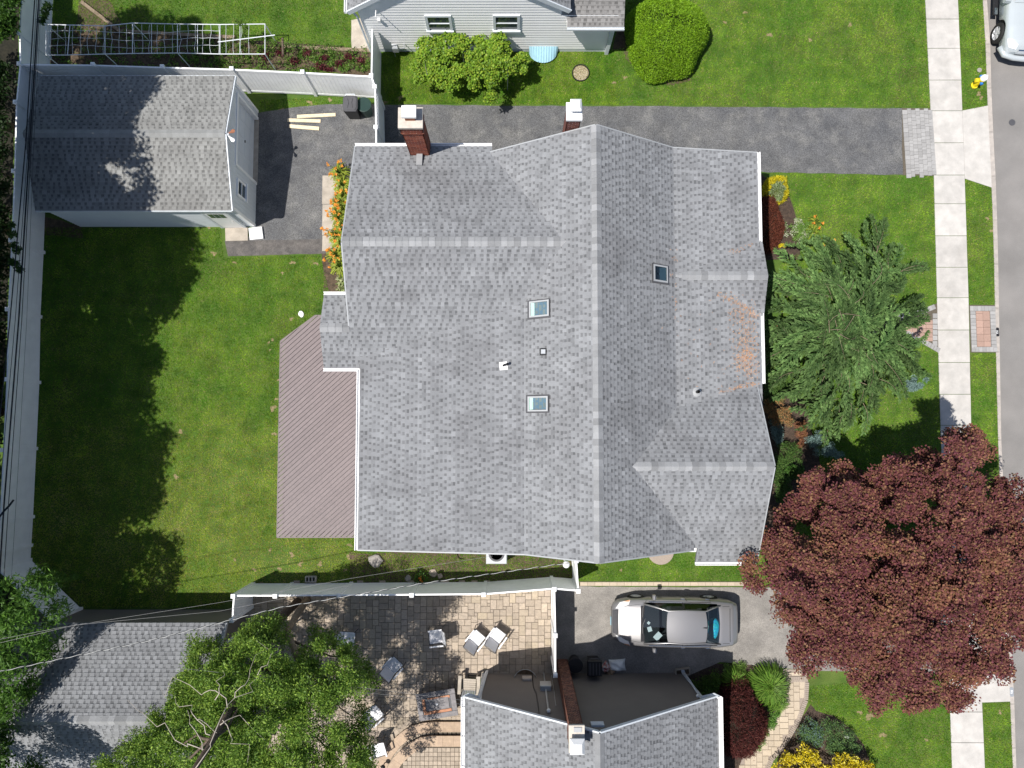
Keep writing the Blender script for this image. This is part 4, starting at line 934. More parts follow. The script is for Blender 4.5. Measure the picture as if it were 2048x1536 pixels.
dr = MB(); dr.box(xE-.16, xE-.11, yw-1.6, yw-.7, .05, 2.0); sdr = dr.build('door', M_taupe, ss); b = MB(); b.box(xE-.16, xE-.10, yw-1.68, yw-1.6, 0, 2.08); b.box(xE-.16, xE-.10, yw-.7, yw-.62, 0, 2.08); b.build('door_casing', M_galvw, sdr)

# ---------------------------------------------------------------- fences
def fence_panel(parent, p, q, h, z0=.08):
    p, q = Vector((p[0],p[1],0)), Vector((q[0],q[1],0)); d = q-p; l = d.length; d.normalize(); o = Vector((-d.y, d.x, 0)); b = MB()
    n = max(2, int(round(l/.152))); prof = []
    for k in range(n):
        a, c = l*k/n, l*(k+1)/n; prof += [(a, .014), (a+.008, .020), (c-.008, .020)]
    prof.append((l, .014)); N = len(prof); vs = []
    for sgn in (1, -1):
        for z in (z0, h): vs += [p+d*t+o*w*sgn+Vector((0,0,z)) for t, w in prof]
    fs = []
    for i in range(N-1): fs += [(i, i+1, N+i+1, N+i), (2*N+i+1, 2*N+i, 3*N+i, 3*N+i+1), (N+i, N+i+1, 3*N+i+1, 3*N+i)]
    b.add(vs, fs); return b.build('panel', M_fence, parent)
POST = {}
def fence(label, posts, h=1.83, skip=(), group=None, last=True, first=True, lattice=(), z0=.08):
    f = thing('fence', label, 'fence', (posts[0][0], posts[0][1], 0), group=group)
    for i, (x, y) in enumerate(posts):
        if (i == len(posts)-1 and not last) or (i == 0 and not first): continue
        pb = MB(); pb.cbox((x, y, (h+.07)/2), (.127, .127, h+.07)); po = pb.build('post', M_fence, f)
        b = MB(); z = h+.07; s = .078; b.add([(x-s,y-s,z),(x+s,y-s,z),(x+s,y+s,z),(x-s,y+s,z),(x-s,y-s,z+.03),(x+s,y-s,z+.03),(x+s,y+s,z+.03),(x-s,y+s,z+.03),(x,y,z+.075)], [(3,2,1,0),(0,1,5,4),(1,2,6,5),(2,3,7,6),(3,0,4,7),(4,5,8),(5,6,8),(6,7,8),(7,4,8)]); b.build('post_cap', M_fence, po)
    for i, (p, q) in enumerate(zip(posts[:-1], posts[1:])):
        hh = 1.22 if i in lattice else h-.10
        fence_panel(f, p, q, hh, z0)
        for z, nm in ((h-.06, 'top_rail'), (z0+.05, 'bottom_rail')) + (((1.25, 'middle_rail'),) if i in lattice else ()):
            b = MB(); b.bar((p[0],p[1],z), (q[0],q[1],z), .055, .13); b.build(nm, M_fence, f)
        if i in lattice:
            lb = MB(); P0, Q0 = Vector((p[0],p[1],0)), Vector((q[0],q[1],0)); dv = Q0-P0; l = dv.length; dv.normalize(); o = Vector((-dv.y,dv.x,0)); hgt = .46; t = -hgt
            while t < l:
                for sg, off in ((1,.008),(-1,-.008)):
                    a0, a1 = t, t+hgt; za, zb = (1.30, 1.30+hgt) if sg > 0 else (1.30+hgt, 1.30)
                    u0, u1 = max(a0,0), min(a1,l)
                    if u1-u0 < .03: continue
                    f0, f1 = (u0-a0)/hgt, (u1-a0)/hgt
                    lb.bar(P0+dv*u0+o*off+Vector((0,0,za+(zb-za)*f0)), P0+dv*u1+o*off+Vector((0,0,za+(zb-za)*f1)), .012, .045)
                t += .14
            tag(lb.build('lattice', M_fence, f), kind='stuff')
    return f
T = 1.95
tp_ = lambda x, y, z=T: P(x, y, z)[:2]
gp_ = lambda x, y: P(x, y, 0)[:2]
cor = tp_(36.5, 126)
fence('long white vinyl fence with square posts along the left edge', [tp_(43,-78), tp_(35,64), cor, tp_(29,203), tp_(25.5,341), tp_(20,480), tp_(13,618), gp_(79.5,765), gp_(73.5,897), gp_(67,1033), gp_(63.5,1090), gp_(62,1119)])
fence('white vinyl fence slanting from the corner towards the taupe garage', [gp_(63.5,1120.5), gp_(112,1168), gp_(163,1217)], first=False)
fence('white vinyl fence running behind the pale blue garage to the trash cans', [cor, tp_(184,127.5), tp_(323,132), tp_(462,136), tp_(604,142.5), tp_(742,150)], first=False)
cE = tp_(742,150); xl = cE[0]
fence('white fence section with lattice top beside the trash cans', [(xl, NW-.1), (xl-.005, cE[1]-.01), tp_(749,172), tp_(751,253), (tp_(751,253)[0]+.02, tp_(751,253)[1]-.9), (tp_(751,253)[0]+.02, 9.30)], lattice=(2,4), first=False)
TS = 2.13
ts_ = lambda x, y: P(x, y, TS)[:2]
c1 = ts_(1109,1179); c2 = ts_(1157,1183)
fence('white vinyl fence between the back yard and the paver patio', [ts_(465,1193), ts_(549,1193), ts_(677,1192), ts_(823,1191), ts_(967,1190), c1], h=2.0, last=False)
fence('short white fence return beside the taupe garage at the patio corner', [ts_(465,1194), ts_(462,1242)], h=2.0, first=False)
fence('white vinyl fence dividing the patio from the silver car', [c1, ts_(1111,1272), ts_(1111,1352)], h=2.0)
fence('short white fence jog beside the house, meeting the patio fence', [(c1[0]+.01,c1[1]), c2, ts_(1153,1122)], h=2.0, first=False)

# ---------------------------------------------------------------- deck
DZ = .42
dpoly = [P(x, y, DZ)[:2] for x, y in ((560.5,682),(630,630.5),(770,630.5),(770,1075),(553.5,1075))]
dk = thing('deck', 'low brown deck of diagonal boards behind the house', 'deck', (dpoly[0][0]+1, dpoly[0][1]-3, 0))
hp = half_planes(dpoly); an = math.radians(42); u = Vector((math.cos(an), math.sin(an))); nv = Vector((-u.y, u.x)); bw = .146
cs_ = [nv.x*p[0]+nv.y*p[1] for p in dpoly]; k = min(cs_)
while k < max(cs_):
    c = nv*(k+bw/2); a = .5*(bw-.020); q = [(c.x-u.x*30-nv.x*a, c.y-u.y*30-nv.y*a), (c.x+u.x*30-nv.x*a, c.y+u.y*30-nv.y*a), (c.x+u.x*30+nv.x*a, c.y+u.y*30+nv.y*a), (c.x-u.x*30+nv.x*a, c.y-u.y*30+nv.y*a)]
    q = clip_poly(q, hp)
    if len(q) >= 3: b = MB(); b.prism(q, DZ-.03, DZ); b.build('board', M_deckb, dk)
    k += bw
n = len(dpoly)
for i in (0, 1, 3, 4):
    a, c = dpoly[i], dpoly[(i+1) % n]; b = MB(); b.bar((a[0],a[1],DZ-.10), (c[0],c[1],DZ-.10), .03, .205); b.build('fascia_board', M_deckb, dk)
b = MB(); b.prism([(p[0]*.995-.02, p[1]) for p in clip_poly(dpoly, [(h[0],h[1],h[2]-.25*math.hypot(h[0],h[1])) for h in hp])], .01, DZ-.035); b.build('joists', M_blackp, dk)
# ---------------------------------------------------------------- vehicles
def loft(b, rows, close=False):
    """Skin a grid of equal-length rows of points."""
    n = len(rows[0]); vs = [p for r in rows for p in r]; fs = []
    for i in range(len(rows)-1):
        for j in range(n-1): fs.append((i*n+j, (i+1)*n+j, (i+1)*n+j+1, i*n+j+1))
    b.add(vs, fs); return b
def spl(xs, tab, k): return np.interp(xs, [t[0] for t in tab], [t[k] for t in tab])
def wheel(parent, x, y, side, R=.33, W=.22, rimr=.21, spokes=7):
    t = MB(); t.lathe([(rimr,-W/2),(R-.03,-W/2),(R,-W/2+.03),(R,W/2-.03),(R-.03,W/2),(rimr,W/2)], (x,y,R), 28, 'y', cap=False); wo = t.build('wheel', M_rubber, parent, smooth=True)
    r = MB(); s = side; r.lathe([(.0,s*(W/2-.05)),(.05,s*(W/2-.02)),(.06,s*(W/2-.05)),(rimr-.03,s*(W/2-.07)),(rimr,s*(W/2-.005))], (x,y,R), 28, 'y', cap=False); 
    for k in range(spokes):
        a = 2*math.pi*k/spokes; r.bar((x+.04*math.cos(a),y+s*(W/2-.03),R+.04*math.sin(a)), (x+(rimr-.01)*math.cos(a),y+s*(W/2-.02),R+(rimr-.01)*math.sin(a)), .03, .075)
    r.build('rim', M_alloy, wo)
def make_sedan(label):
    car = thing('car', label, 'car'); GX = .18
    # half-width, sill, belt (shoulder) and centre height along the length, front at +x
    tab = [(-2.40,.60,.42,.62,.66),(-2.36,.74,.36,.82,.90),(-2.15,.83,.28,.93,1.02),(-1.7,.885,.22,.96,1.05),(-.9,.91,.20,.95,1.02),(0,.915,.20,.93,1.0),(.9,.91,.20,.91,.985),(1.3,.90,.21,.86,.955),(1.8,.875,.24,.78,.87),(2.15,.80,.28,.68,.77),(2.32,.68,.33,.58,.66),(2.38,.52,.40,.50,.55)]
    xs = np.unique(np.concatenate([np.linspace(-2.40, 2.38, 46), [t[0] for t in tab]])); rows = []
    for x in xs:
        w, zs, zb, zc = (float(spl(x, tab, k)) for k in (1,2,3,4)); arch = 0
        for wx in (1.42, -1.40):
            if abs(x-wx) < .37: arch = max(arch, math.sqrt(.37**2-(x-wx)**2)+.30)
        lo = max(zs, arch)
        half = [(w*.90, lo), (w*.985, max(lo, zs+.12)+.0), (w, max(lo+.01, (zs+zb)/2)), (w*.985, zb-.10), (w*.95, zb-.02), (w*.87, zb+(zc-zb)*.35), (w*.62, zb+(zc-zb)*.75), (w*.3, zb+(zc-zb)*.96), (0, zc)]
        rows.append([(x, -y, z) for y, z in half] + [(x, y, z) for y, z in half[::-1][1:]])
    b = MB(); loft(b, rows)
    # leave the cabin open: drop the deck faces under the glass
    keep = []
    for f in b.f:
        cx = sum(b.v[i][0] for i in f)/len(f); cy = sum(b.v[i][1] for i in f)/len(f); cz = sum(b.v[i][2] for i in f)/len(f)
        inside = -1.54 < cx < 1.20 and abs(cy) < .72 and cz > .9
        if not inside: keep.append(f)
    b.c = [None]*len(keep); b.f = keep
    for r in (rows[0], rows[-1]): b.add(r, [tuple(range(len(r)))])
    body = b.build('body', M_silver, car, smooth=True)
    u = MB(); u.box(-2.2, 2.2, -.78, .78, .18, .40); u.build('underbody', M_dark, car)
    # cabin floor, dash and seats
    c = MB(); c.box(-1.75, 1.0, -.74, .74, .38, .46); cab = c.build('cabin_floor', M_dark, car)
    c = MB(); c.add([(1.05,-.72,.95),(1.05,.72,.95),(.45,.72,.93),(.45,-.72,.93),(.40,-.72,.60),(.40,.72,.60)], [(0,1,2,3),(3,2,5,4)]); c.build('dashboard', M_dark, cab)
    for y in (-.36,.36):
        c = MB(); c.cbox((-.15,y,.60), (.5,.48,.2), bev=.05); c.cbox((-.46,y,.88), (.16,.48,.5), bev=.05); c.build('seat', M_seat, cab)
    c = MB(); c.cbox((-1.1,0,.60), (.5,1.3,.2), bev=.05); c.cbox((-1.42,0,.85), (.16,1.3,.42), bev=.05); c.build('rear_bench', M_seat, cab)
    c = MB(); c.box(-1.82, -1.46, -.68, .68, .98, 1.0); c.build('parcel_shelf', M_dark, cab)
    # roof
    R = []
    for i in range(11):
        t = i/10; x = .22-1.42*t; wr = .575+.02*math.sin(math.pi*t); zr = 1.395+.045*math.sin(math.pi*(t*.9+.08)); R.append([(x+.05*(1-(y/wr)**2)*(1-2*t), y, zr-.055*(y/wr)**2) for y in np.linspace(-wr, wr, 9)])
    r = MB(); loft(r, R); r.add([(p[0],p[1],p[2]-.04) for p in R[0]]+list(R[0]), [(j,j+1,9+j+1,9+j) for j in range(8)]); roof = r.build('roof', M_silver, car, smooth=True)
    r = MB(); r.add([(-1.19,-.585,1.37),(-1.19,.585,1.37),(-1.185,.58,1.425),(-1.185,0,1.442),(-1.185,-.58,1.425),(-1.20,-.58,1.425),(-1.20,0,1.440),(-1.20,.58,1.425)], [(4,3,6,5),(3,2,7,6)]); 
    f = MB(); f.add([(-1.05,.0,1.44),(-1.2,.02,1.44),(-1.2,-.02,1.44),(-1.22,0,1.50)], [(0,1,3),(0,3,2),(1,2,3)]); f.build('aerial', M_blackp, roof)
    # glass: windscreen, rear window, side windows
    def pane(pts, name, grid=6):
        a, bb, cc, d = [Vector(p) for p in pts]; rr = []
        for i in range(grid+1):
            t = i/grid; l, m_ = a.lerp(d, t), bb.lerp(cc, t); row = []
            for j in range(9):
                s = j/8; q = l.lerp(m_, s); bul = 4*s*(1-s); row.append((q.x+ (BX*bul), q.y, q.z+BZ*bul))
            rr.append(row)
        g_ = MB(); loft(g_, rr); return g_.build(name, M_glass, car, smooth=True)
    BX, BZ = .10, .02; pane([(1.02,-.71,.93),(1.02,.71,.93),(.20,.565,1.365),(.20,-.565,1.365)], 'windscreen')
    BX, BZ = -.06, .02; pane([(-1.80,-.66,1.00),(-1.80,.66,1.00),(-1.20,.565,1.375),(-1.20,-.565,1.375)], 'rear_window')
    BX = BZ = 0.0
    for s in (-1, 1):
        for xa, xb, xc, xd in ((.80,-.42,-.40,.16), (-.46,-1.55,-1.12,-.44)):
            g_ = MB(); g_.add([(xa,s*.80,.92),(xb,s*.80,.95),(xc,s*.60,1.36),(xd,s*.60,1.35)], [(0,1,2,3)]); g_.build('side_window', M_sideglass, car)
        p_ = MB(); p_.tube([(1.05,s*.74,.93),(.62,s*.67,1.16),(.20,s*.585,1.365),(-.4,s*.605,1.39),(-1.18,s*.585,1.375),(-1.5,s*.66,1.2),(-1.85,s*.72,1.0)], .032, 6); p_.build('pillar', M_silver, car, smooth=True)
        p_ = MB(); p_.bar((-.44,s*.80,.93), (-.42,s*.605,1.38), .07, .02); p_.build('door_pillar', M_blackp, car)
        p_ = MB(); p_.tube([(.85,s*.815,.93),(0,s*.825,.945),(-1.5,s*.81,.965)], .014, 5); p_.build('belt_trim', M_chrome, car)
        m_ = MB(); m_.cbox((.66,s*.99,.98), (.11,.20,.13), bev=.03); mo = m_.build('mirror', M_silver, car); m_ = MB(); m_.box(.59,.60,s*.99-.07,s*.99+.07,.95,1.02); m_.build('mirror_glass', M_chrome, mo)
        for hx in (-.28,-1.22): m_ = MB(); m_.cbox((hx,s*.915,.84), (.16,.03,.03), bev=.008); m_.build('door_handle', M_chrome, car)
        h = MB(); L0 = [(2.26,s*.50,.66),(2.10,s*.74,.70),(1.72,s*.86,.80),(1.78,s*.70,.84),(2.12,s*.52,.77)]; h.add([(a,b_,z+.028) for a,b_,z in L0]+[(a,b_,z-.06) for a,b_,z in L0], [(0,1,2,3,4)]+[(i,(i+1)%5,5+(i+1)%5,5+i) for i in range(5)]); hl = h.build('headlight', M_lamp, car)
        h = MB(); h.add([(1.98,s*.79,.755),(1.72,s*.868,.805),(1.78,s*.80,.835)], [(0,1,2)]); h.v = [(a,b_,z+.032) for a,b_,z in h.v]; h.build('turn_lens', M_amber, hl)
        h = MB(); h.cbox((-2.27,s*.60,.74), (.16,.20,.12), bev=.02); h.build('taillight', M_redl, car)
        wheel(car, 1.42, s*.80, s); wheel(car, -1.40, s*.80, s)
    g_ = MB(); g_.add([(2.33,-.42,.60),(2.33,.42,.60),(2.16,.46,.785),(2.16,-.46,.785),(2.20,-.46,.755)], [(0,1,2,3)]); g_.v = [(x+.035,y,z+.02) for x,y,z in g_.v]; g_.build('grille', M_dgrey, car)
    g_ = MB(); g_.cbox((2.42,0,.52), (.02,.32,.14)); g_.build('licence_plate', M_wellb, car)
    for s, x2 in ((.35,.02),(-.25,-.6)): w_ = MB(); w_.tube([(1.10,s,.985),(1.08,x2,.99),(.98,x2-.25,1.0)], .012, 5); w_.build('wiper', M_blackp, car)
    w_ = MB(); w_.box(1.02,1.16,-.66,.66,.955,.972); w_.build('cowl', M_blackp, car)
    for q in car.children_recursive:
        if q.name.split('.')[0] in ('cabin_floor','dashboard','seat','rear_bench','parcel_shelf','roof','aerial','windscreen','rear_window','side_window','pillar','door_pillar','belt_trim','mirror','mirror_glass','wiper','cowl'): q.data.transform(Matrix.Translation((GX,0,0)))
    def skin_z(x, y):
        w, zs, zb, zc = (float(spl(x, tab, k)) for k in (1,2,3,4)); yy = [0,w*.3,w*.62,w*.87,w*.95,w*.985]; zz = [zc,zb+(zc-zb)*.96,zb+(zc-zb)*.75,zb+(zc-zb)*.35,zb-.02,zb-.10]
        return float(np.interp(abs(y), yy, zz))
    for s in (-1, 1):
        sm = MB(); sm.tube([(x, s*y, skin_z(x,y)+.002) for x, y in ((1.25,.70),(1.5,.69),(1.8,.64),(2.1,.55),(2.22,.48))], .006, 4); sm.build('bonnet_seam', M_dark, car)
        for xd in (.86, -.40, -1.30): sm = MB(); sm.tube([(xd, s*.905, .30), (xd, s*.918, .60), (xd, s*.912, .82), (xd-.01, s*.86, .94)], .007, 4); sm.build('door_seam', M_dark, car)
        sm = MB(); sm.tube([(x, s*.69, skin_z(x,.69)+.002) for x in (-1.75,-1.9,-2.02)], .006, 4); sm.build('boot_side_seam', M_dark, car)
    sm = MB(); sm.tube([(2.24, y, skin_z(2.24,abs(y))+.003) for y in np.linspace(-.46,.46,9)], .006, 4); sm.build('bonnet_seam', M_dark, car)
    t_ = MB(); t_.tube([(-2.02,-.62,1.045),(-2.02,.62,1.045)], .008, 4); t_.build('boot_seam', M_dark, car)
    return car
car = make_sedan('silver sedan parked on the driveway by the white fence')
cxw, cyw = (PX(1224,1240,.55)+PX(1471,1240,.6))/2, -7.45
place(car, cxw, cyw, .012, math.pi-math.radians(.6))
# things inside the car
for k, (dx, dy, w, d, r, lab) in enumerate(((-1.55,-.30,.16,.18,.3,'small white paper square lying on the car dashboard'), (-1.0,-.72,.30,.22,.8,'large white paper lying on the silver car dashboard'), (-1.62,.08,.10,.10,.9,'tiny white slip on the car dashboard edge'))):
    b = MB(); x, y = cxw+dx*.55-.15, cyw+dy*.62; b.cbox((0,0,0), (w,d,.006), r); o = b.build('paper', M_paper); tag(o, lab, 'paper'); o.location = (x, y, .965+.004*k)
b = MB(); b.lathe([(0,-.14),(.2,-.13),(.30,-.05),(.31,.02),(.24,.09),(.1,.12),(0,.13)], (0,0,0), 18)
b.v = [(x*.80*(1+.15*math.sin(7*y)), y*1.25*(1+.1*math.sin(9*x)), z*.75*(1+.2*math.sin(11*x+5*y))) for x,y,z in b.v]; o = b.build('plastic_bag', M_turq, None, smooth=True); tag(o, 'turquoise plastic bag behind the rear window of the silver car', 'bag'); o.location = (cxw+1.34, cyw-.10, 1.15)

def make_pickup(label):
    t = thing('pickup_truck', label, 'truck')
    tab = [(-2.9,.95,.55,1.05,1.10),(-.9,.98,.50,1.10,1.14),(.6,.98,.50,1.10,1.16),(1.2,.98,.50,1.10,1.20),(1.9,.98,.50,1.08,1.20),(2.5,.96,.52,1.02,1.14),(2.72,.88,.56,.92,1.02),(2.80,.72,.60,.80,.85)]
    xs = np.linspace(-2.9, 2.8, 58); rows = []
    for x in xs:
        w, zs, zb, zc = (float(spl(x, tab, k)) for k in (1,2,3,4)); arch = 0
        for wx in (1.80, -1.75):
            if abs(x-wx) < .50: arch = max(arch, math.sqrt(.50**2-(x-wx)**2)+.40)
        lo = max(zs, arch); half = [(w*.94,lo),(w,lo+.04),(w,max(lo+.05,(zs+zb)/2+.1)),(w*.985,zb-.05),(w*.93,zb),(w*.8,zb+(zc-zb)*.6),(w*.45,zc-.01),(0,zc)]
        rows.append([(x,-y,z) for y,z in half]+[(x,y,z) for y,z in half[::-1][1:]])
    b = MB(); loft(b, rows); b.add(rows[0], [tuple(range(len(rows[0])))]); b.add(rows[-1], [tuple(range(len(rows[-1])))[::-1]]); b.build('body', M_wpaint, t, smooth=True)
    c = MB(); loft(c, [[(x,-w,z),(x,-w*.93,z+.02),(x,0,z+.05),(x,w*.93,z+.02),(x,w,z)] for x,w,z in ((.95,.80,1.16),(.35,.70,1.72),(-.3,.71,1.78),(-1.3,.70,1.76),(-1.5,.78,1.16))]); c.build('cab_roof', M_wpaint, t, smooth=True)
    for s in (-1,1):
        c = MB(); c.add([(.85,s*.84,1.16),(-1.4,s*.84,1.16),(-1.2,s*.72,1.70),(.30,s*.72,1.68)], [(0,1,2,3)]); c.build('side_window', M_pane, t)
        wheel(t, 1.80, s*.86, s, R=.40, W=.27, rimr=.255, spokes=6); wheel(t, -1.75, s*.86, s, R=.40, W=.27, rimr=.255, spokes=6)
        c = MB(); c.cbox((0,s*1.06,.42), (2.1,.20,.06), bev=.015); st = c.build('side_step', M_blackp, t); c = MB(); c.cbox((.9,s*1.06,.456), (.28,.12,.015)); c.build('step_plate', M_chrome, st)
        c = MB(); c.add([(2.74,s*.55,.92),(2.66,s*.84,.92),(2.36,s*.95,1.0),(2.40,s*.80,1.10),(2.62,s*.56,1.09)], [(0,1,2,3,4)]); c.v = [(x+.03,y+s*.012,z+.03) for x,y,z in c.v]; c.build('headlight', M_lamp, t)
        c = MB(); c.cbox((.9,s*1.10,1.2), (.14,.24,.2), bev=.03); c.build('mirror', M_wpaint, t)
    c = MB(); c.tube([(2.5,-.98,.62),(2.82,-.80,.62),(2.92,-.4,.62),(2.94,0,.62),(2.92,.4,.62),(2.82,.80,.62),(2.5,.98,.62)], .11, 8); c.build('bumper', M_wpaint, t, smooth=True)
    c = MB(); c.cbox((2.80,0,.86), (.06,.9,.24)); c.build('grille', M_chrome, t); u_ = MB(); u_.box(-2.7,2.5,-.78,.78,.30,.62); u_.build('chassis', M_dark, t)
    return t
pk = make_pickup('white pickup truck parked at the kerb in the top right corner')
wx_, wy_ = P(2003,70,-.11+.4)[:2]; place(pk, wx_+.90, wy_+1.80, -.11, -math.pi/2+math.radians(-4))

# ---------------------------------------------------------------- street furniture
hx, hy, _ = P(1948,171); hyd = thing('fire_hydrant', 'yellow fire hydrant with white bonnet and blue caps on the verge', 'hydrant', (hx, hy, 0))
b = MB(); b.lathe([(.14,0),(.14,.05),(.10,.06),(.10,.52),(.13,.53),(.13,.58)], (hx,hy,0), 18); b.build('barrel', M_yel, hyd, smooth=False)
b = MB(); b.lathe([(.125,.58),(.135,.62),(.12,.70),(.06,.76),(.03,.77),(.03,.82),(0,.82)], (hx,hy,0), 18); b.build('bonnet', M_trim, hyd)
for s in (-1,1): b = MB(); b.lathe([(.05,.09),(.06,.13),(.06,.19),(.0,.20)], (hx,hy,.46), 12, 'y'); b.v = [(x, hy+s*(y-hy), z) for x,y,z in b.v]; b.build('hose_cap', M_blue, hyd)
b = MB(); b.lathe([(.07,-.08),(.085,-.16),(.085,-.22),(0,-.23)], (hx,hy,.44), 14, 'x'); b.build('pumper_cap', M_yel, hyd)
vx, vy, _ = P(2024,245,-.11); b = MB(); b.lathe([(0,.0),(.115,.0),(.115,.006),(0,.006)], (vx,vy,-.108), 24); vc = thing('valve_cover', 'small round iron valve cover in the street', 'cover', (vx,vy,-.11)); b.build('lid', M_road, vc)
b = MB(); b.lathe([(.115,.0),(.135,.0),(.135,.008),(.115,.008)], (vx,vy,-.108), 24); b.build('rim', M_dgrey, vc)
b = MB(); rk = P(1958,141); b.lathe([(0,0),(.10,0),(.09,.02),(0,.025)], (rk[0],rk[1],.03), 14); o = b.build('utility_cap', M_rock); tag(o, 'small round grey cap in the verge grass near hydrant', 'cap')
def number_plate(label, px, py, text, bg, fg):
    c = P(px, py, .024); p = thing('house_number', label, 'house number', (c[0], c[1], .02))
    b = MB(); n = 10; w, l = .15, .36; pts = []
    for k in range(4):
        sx, sy_ = ((1,1),(-1,1),(-1,-1),(1,-1))[k]
        for j in range(4): a = math.radians(90*k+30*j); pts.append((c[0]+sx*(w/2-.05)+.05*math.cos(a), c[1]+sy_*(l/2-.05)+.05*math.sin(a)))
    b.prism(pts, .021, .026); b.build('painted_plate', bg, p)
    cu = bpy.data.curves.new('digits', 'FONT'); cu.body = text; cu.size = .105; cu.align_x = 'CENTER'; cu.align_y = 'CENTER'; cu.extrude = .001; cu.offset = .0015
    tmp = bpy.data.objects.new('tmp', cu); COL.objects.link(tmp); bpy.context.view_layer.update(); me = bpy.data.meshes.new_from_object(tmp.evaluated_get(bpy.context.evaluated_depsgraph_get())); bpy.data.objects.remove(tmp)
    me.materials.clear(); me.materials.append(fg); o = bpy.data.objects.new('digits', me); _link(o, p); o.location = (0,0,.0085); o.rotation_euler = (0,0,math.pi/2)
number_plate('black house number painted on the kerb beside the red paver walk', 1994.6, 664, '731', M_blackp, M_trim)
number_plate('grey and white house number on the kerb below the red tree', 2023.5, 1384, '725', M_galv, M_trim)

# ---------------------------------------------------------------- things in the driveway behind the house
for (xa,ya,xb,yb,w,lab) in ((594,233,671,229,.135,'upper slanted pale lumber board on the asphalt'), (575,240,641,242,.135,'middle pale lumber board on the asphalt'), (578,252,638,257,.145,'lower pale lumber board with a cut end on the asphalt')):
    a, c = P(xa,ya,.05), P(xb,yb,.05); b = MB(); b.bar((a[0],a[1],.034), (c[0],c[1],.034), w, .038); o = b.build('lumber_board', M_wood); tag(o, lab, 'board', 'loose boards on the asphalt')
def bin_round(label, x, y, m, R=.27, h=.75, name='trash_can'):
    t = thing(name, label, 'trash can', (x,y,0)); b = MB(); b.lathe([(R*.78,.01),(R*.80,.03),(R,h-.02),(R+.02,h),(R+.02,h+.02),(R-.02,h+.01),(R*.76,.05),(0,.05)], (x,y,0), 28); b.build('bin_body', m, t, smooth=False)
    b = MB(); b.lathe([(R+.005,h-.03),(R+.03,h-.01),(R+.03,h+.02),(R+.0,h+.025)], (x,y,0), 28); b.build('rim', m, t); return t
x, y, _ = P(735,226); bin_round('open dark green round trash can beside the lattice fence', x, y, M_green)
x, y, _ = P(711,228); wb = thing('wheeled_bin', 'black wheeled trash bin with grey lid near the lattice fence', 'trash can', (x,y,0))
b = MB(); b.add([(x-.22,y-.24,.06),(x+.22,y-.24,.06),(x+.22,y+.24,.06),(x-.22,y+.24,.06),(x-.27,y-.30,.92),(x+.27,y-.30,.92),(x+.27,y+.30,.92),(x-.27,y+.30,.92)], [(3,2,1,0),(0,1,5,4),(1,2,6,5),(2,3,7,6),(3,0,4,7),(4,5,6,7)]); b.build('bin_body', M_blackp, wb)
b = MB(); prof = [(-.29,-.20),(-.22,-.32),(.22,-.32),(.29,-.20),(.29,.22),(.2,.32),(-.2,.32),(-.29,.22)]; n = 8
b.add([(x+u,y+v,.92) for u,v in prof]+[(x+u,y+v,.95) for u,v in prof]+[(x+u*.8,y+v*.8,1.0) for u,v in prof], [(i,(i+1)%n,n+(i+1)%n,n+i) for i in range(n)]+[(n+i,n+(i+1)%n,2*n+(i+1)%n,2*n+i) for i in range(n)]+[tuple(range(2*n,3*n))]); lid = b.build('lid', M_dgrey, wb)
for u in (-.09,.09): b = MB(); b.tube([(x+u*1.2,y-.2,1.0),(x+u*.7,y,1.012),(x+u*1.2,y+.2,1.0)], .016, 6); b.build('lid_rib', M_dgrey, lid)
b = MB(); b.tube([(x-.2,y+.31,.95),(x-.16,y+.37,.96),(x+.16,y+.37,.96),(x+.2,y+.31,.95)], .02, 6); b.build('handle', M_galvw, wb)
for s in (-1,1): b = MB(); b.lathe([(0,-.03),(.12,-.03),(.12,.03),(0,.03)], (x+s*.24,y+.25,.12), 14, 'x'); b.build('wheel', M_rubber, wb)

# things beside the taupe house
x, y, _ = P(1148,1318); y = PY(1148,1319); t = bin_round('round black open bin with a white printed carton inside', x, y, M_blackp, R=.25, h=.7)
b = MB(); b.cbox((0,0,0), (.17,.28,.30), .15); o = b.build('carton', M_paper); o.location = (x+.03,y-.03,.50); tag(o, 'white printed carton with red band inside the round black bin', 'carton'); 
b = MB(); b.cbox((.0,-.0,.152), (.13,.05,.004), .15); o2 = b.build('red_band', M_red, o); o2.location = (0,0,0)
b = MB(); b.lathe([(0,0),(.05,0),(.055,.1),(0,.12)], (0,0,0), 10); o = b.build('bottle', M_terra); o.location = (x-.12,y+.02,.45); tag(o, 'amber bottle inside the round black bin', 'bottle')
x, y = PX(1184,1318), PY(1184,1321); wb2 = thing('wheeled_bin', 'square black wheeled bin between the round bin and the bags', 'trash can', (x,y,0))
b = MB(); b.add([(x-.20,y-.20,.05),(x+.20,y-.20,.05),(x+.20,y+.20,.05),(x-.20,y+.20,.05),(x-.26,y-.27,.88),(x+.26,y-.27,.88),(x+.26,y+.27,.88),(x-.26,y+.27,.88)], [(3,2,1,0),(0,1,5,4),(1,2,6,5),(2,3,7,6),(3,0,4,7),(4,5,6,7)]); b.build('bin_body', M_blackp, wb2)
b = MB(); b.cbox((x,y,.92), (.56,.58,.08), bev=.03); ld = b.build('lid', M_blackp, wb2)
for k in range(4): b = MB(); b.bar((x-.18+.12*k,y-.24,.965), (x-.18+.12*k,y+.2,.965), .03, .014); b.build('lid_rib', M_dgrey, ld)
b = MB(); b.tube([(x-.18,y+.28,.9),(x-.18,y+.36,.91),(x+.18,y+.36,.91),(x+.18,y+.28,.9)], .018, 6); b.build('handle', M_dgrey, wb2)
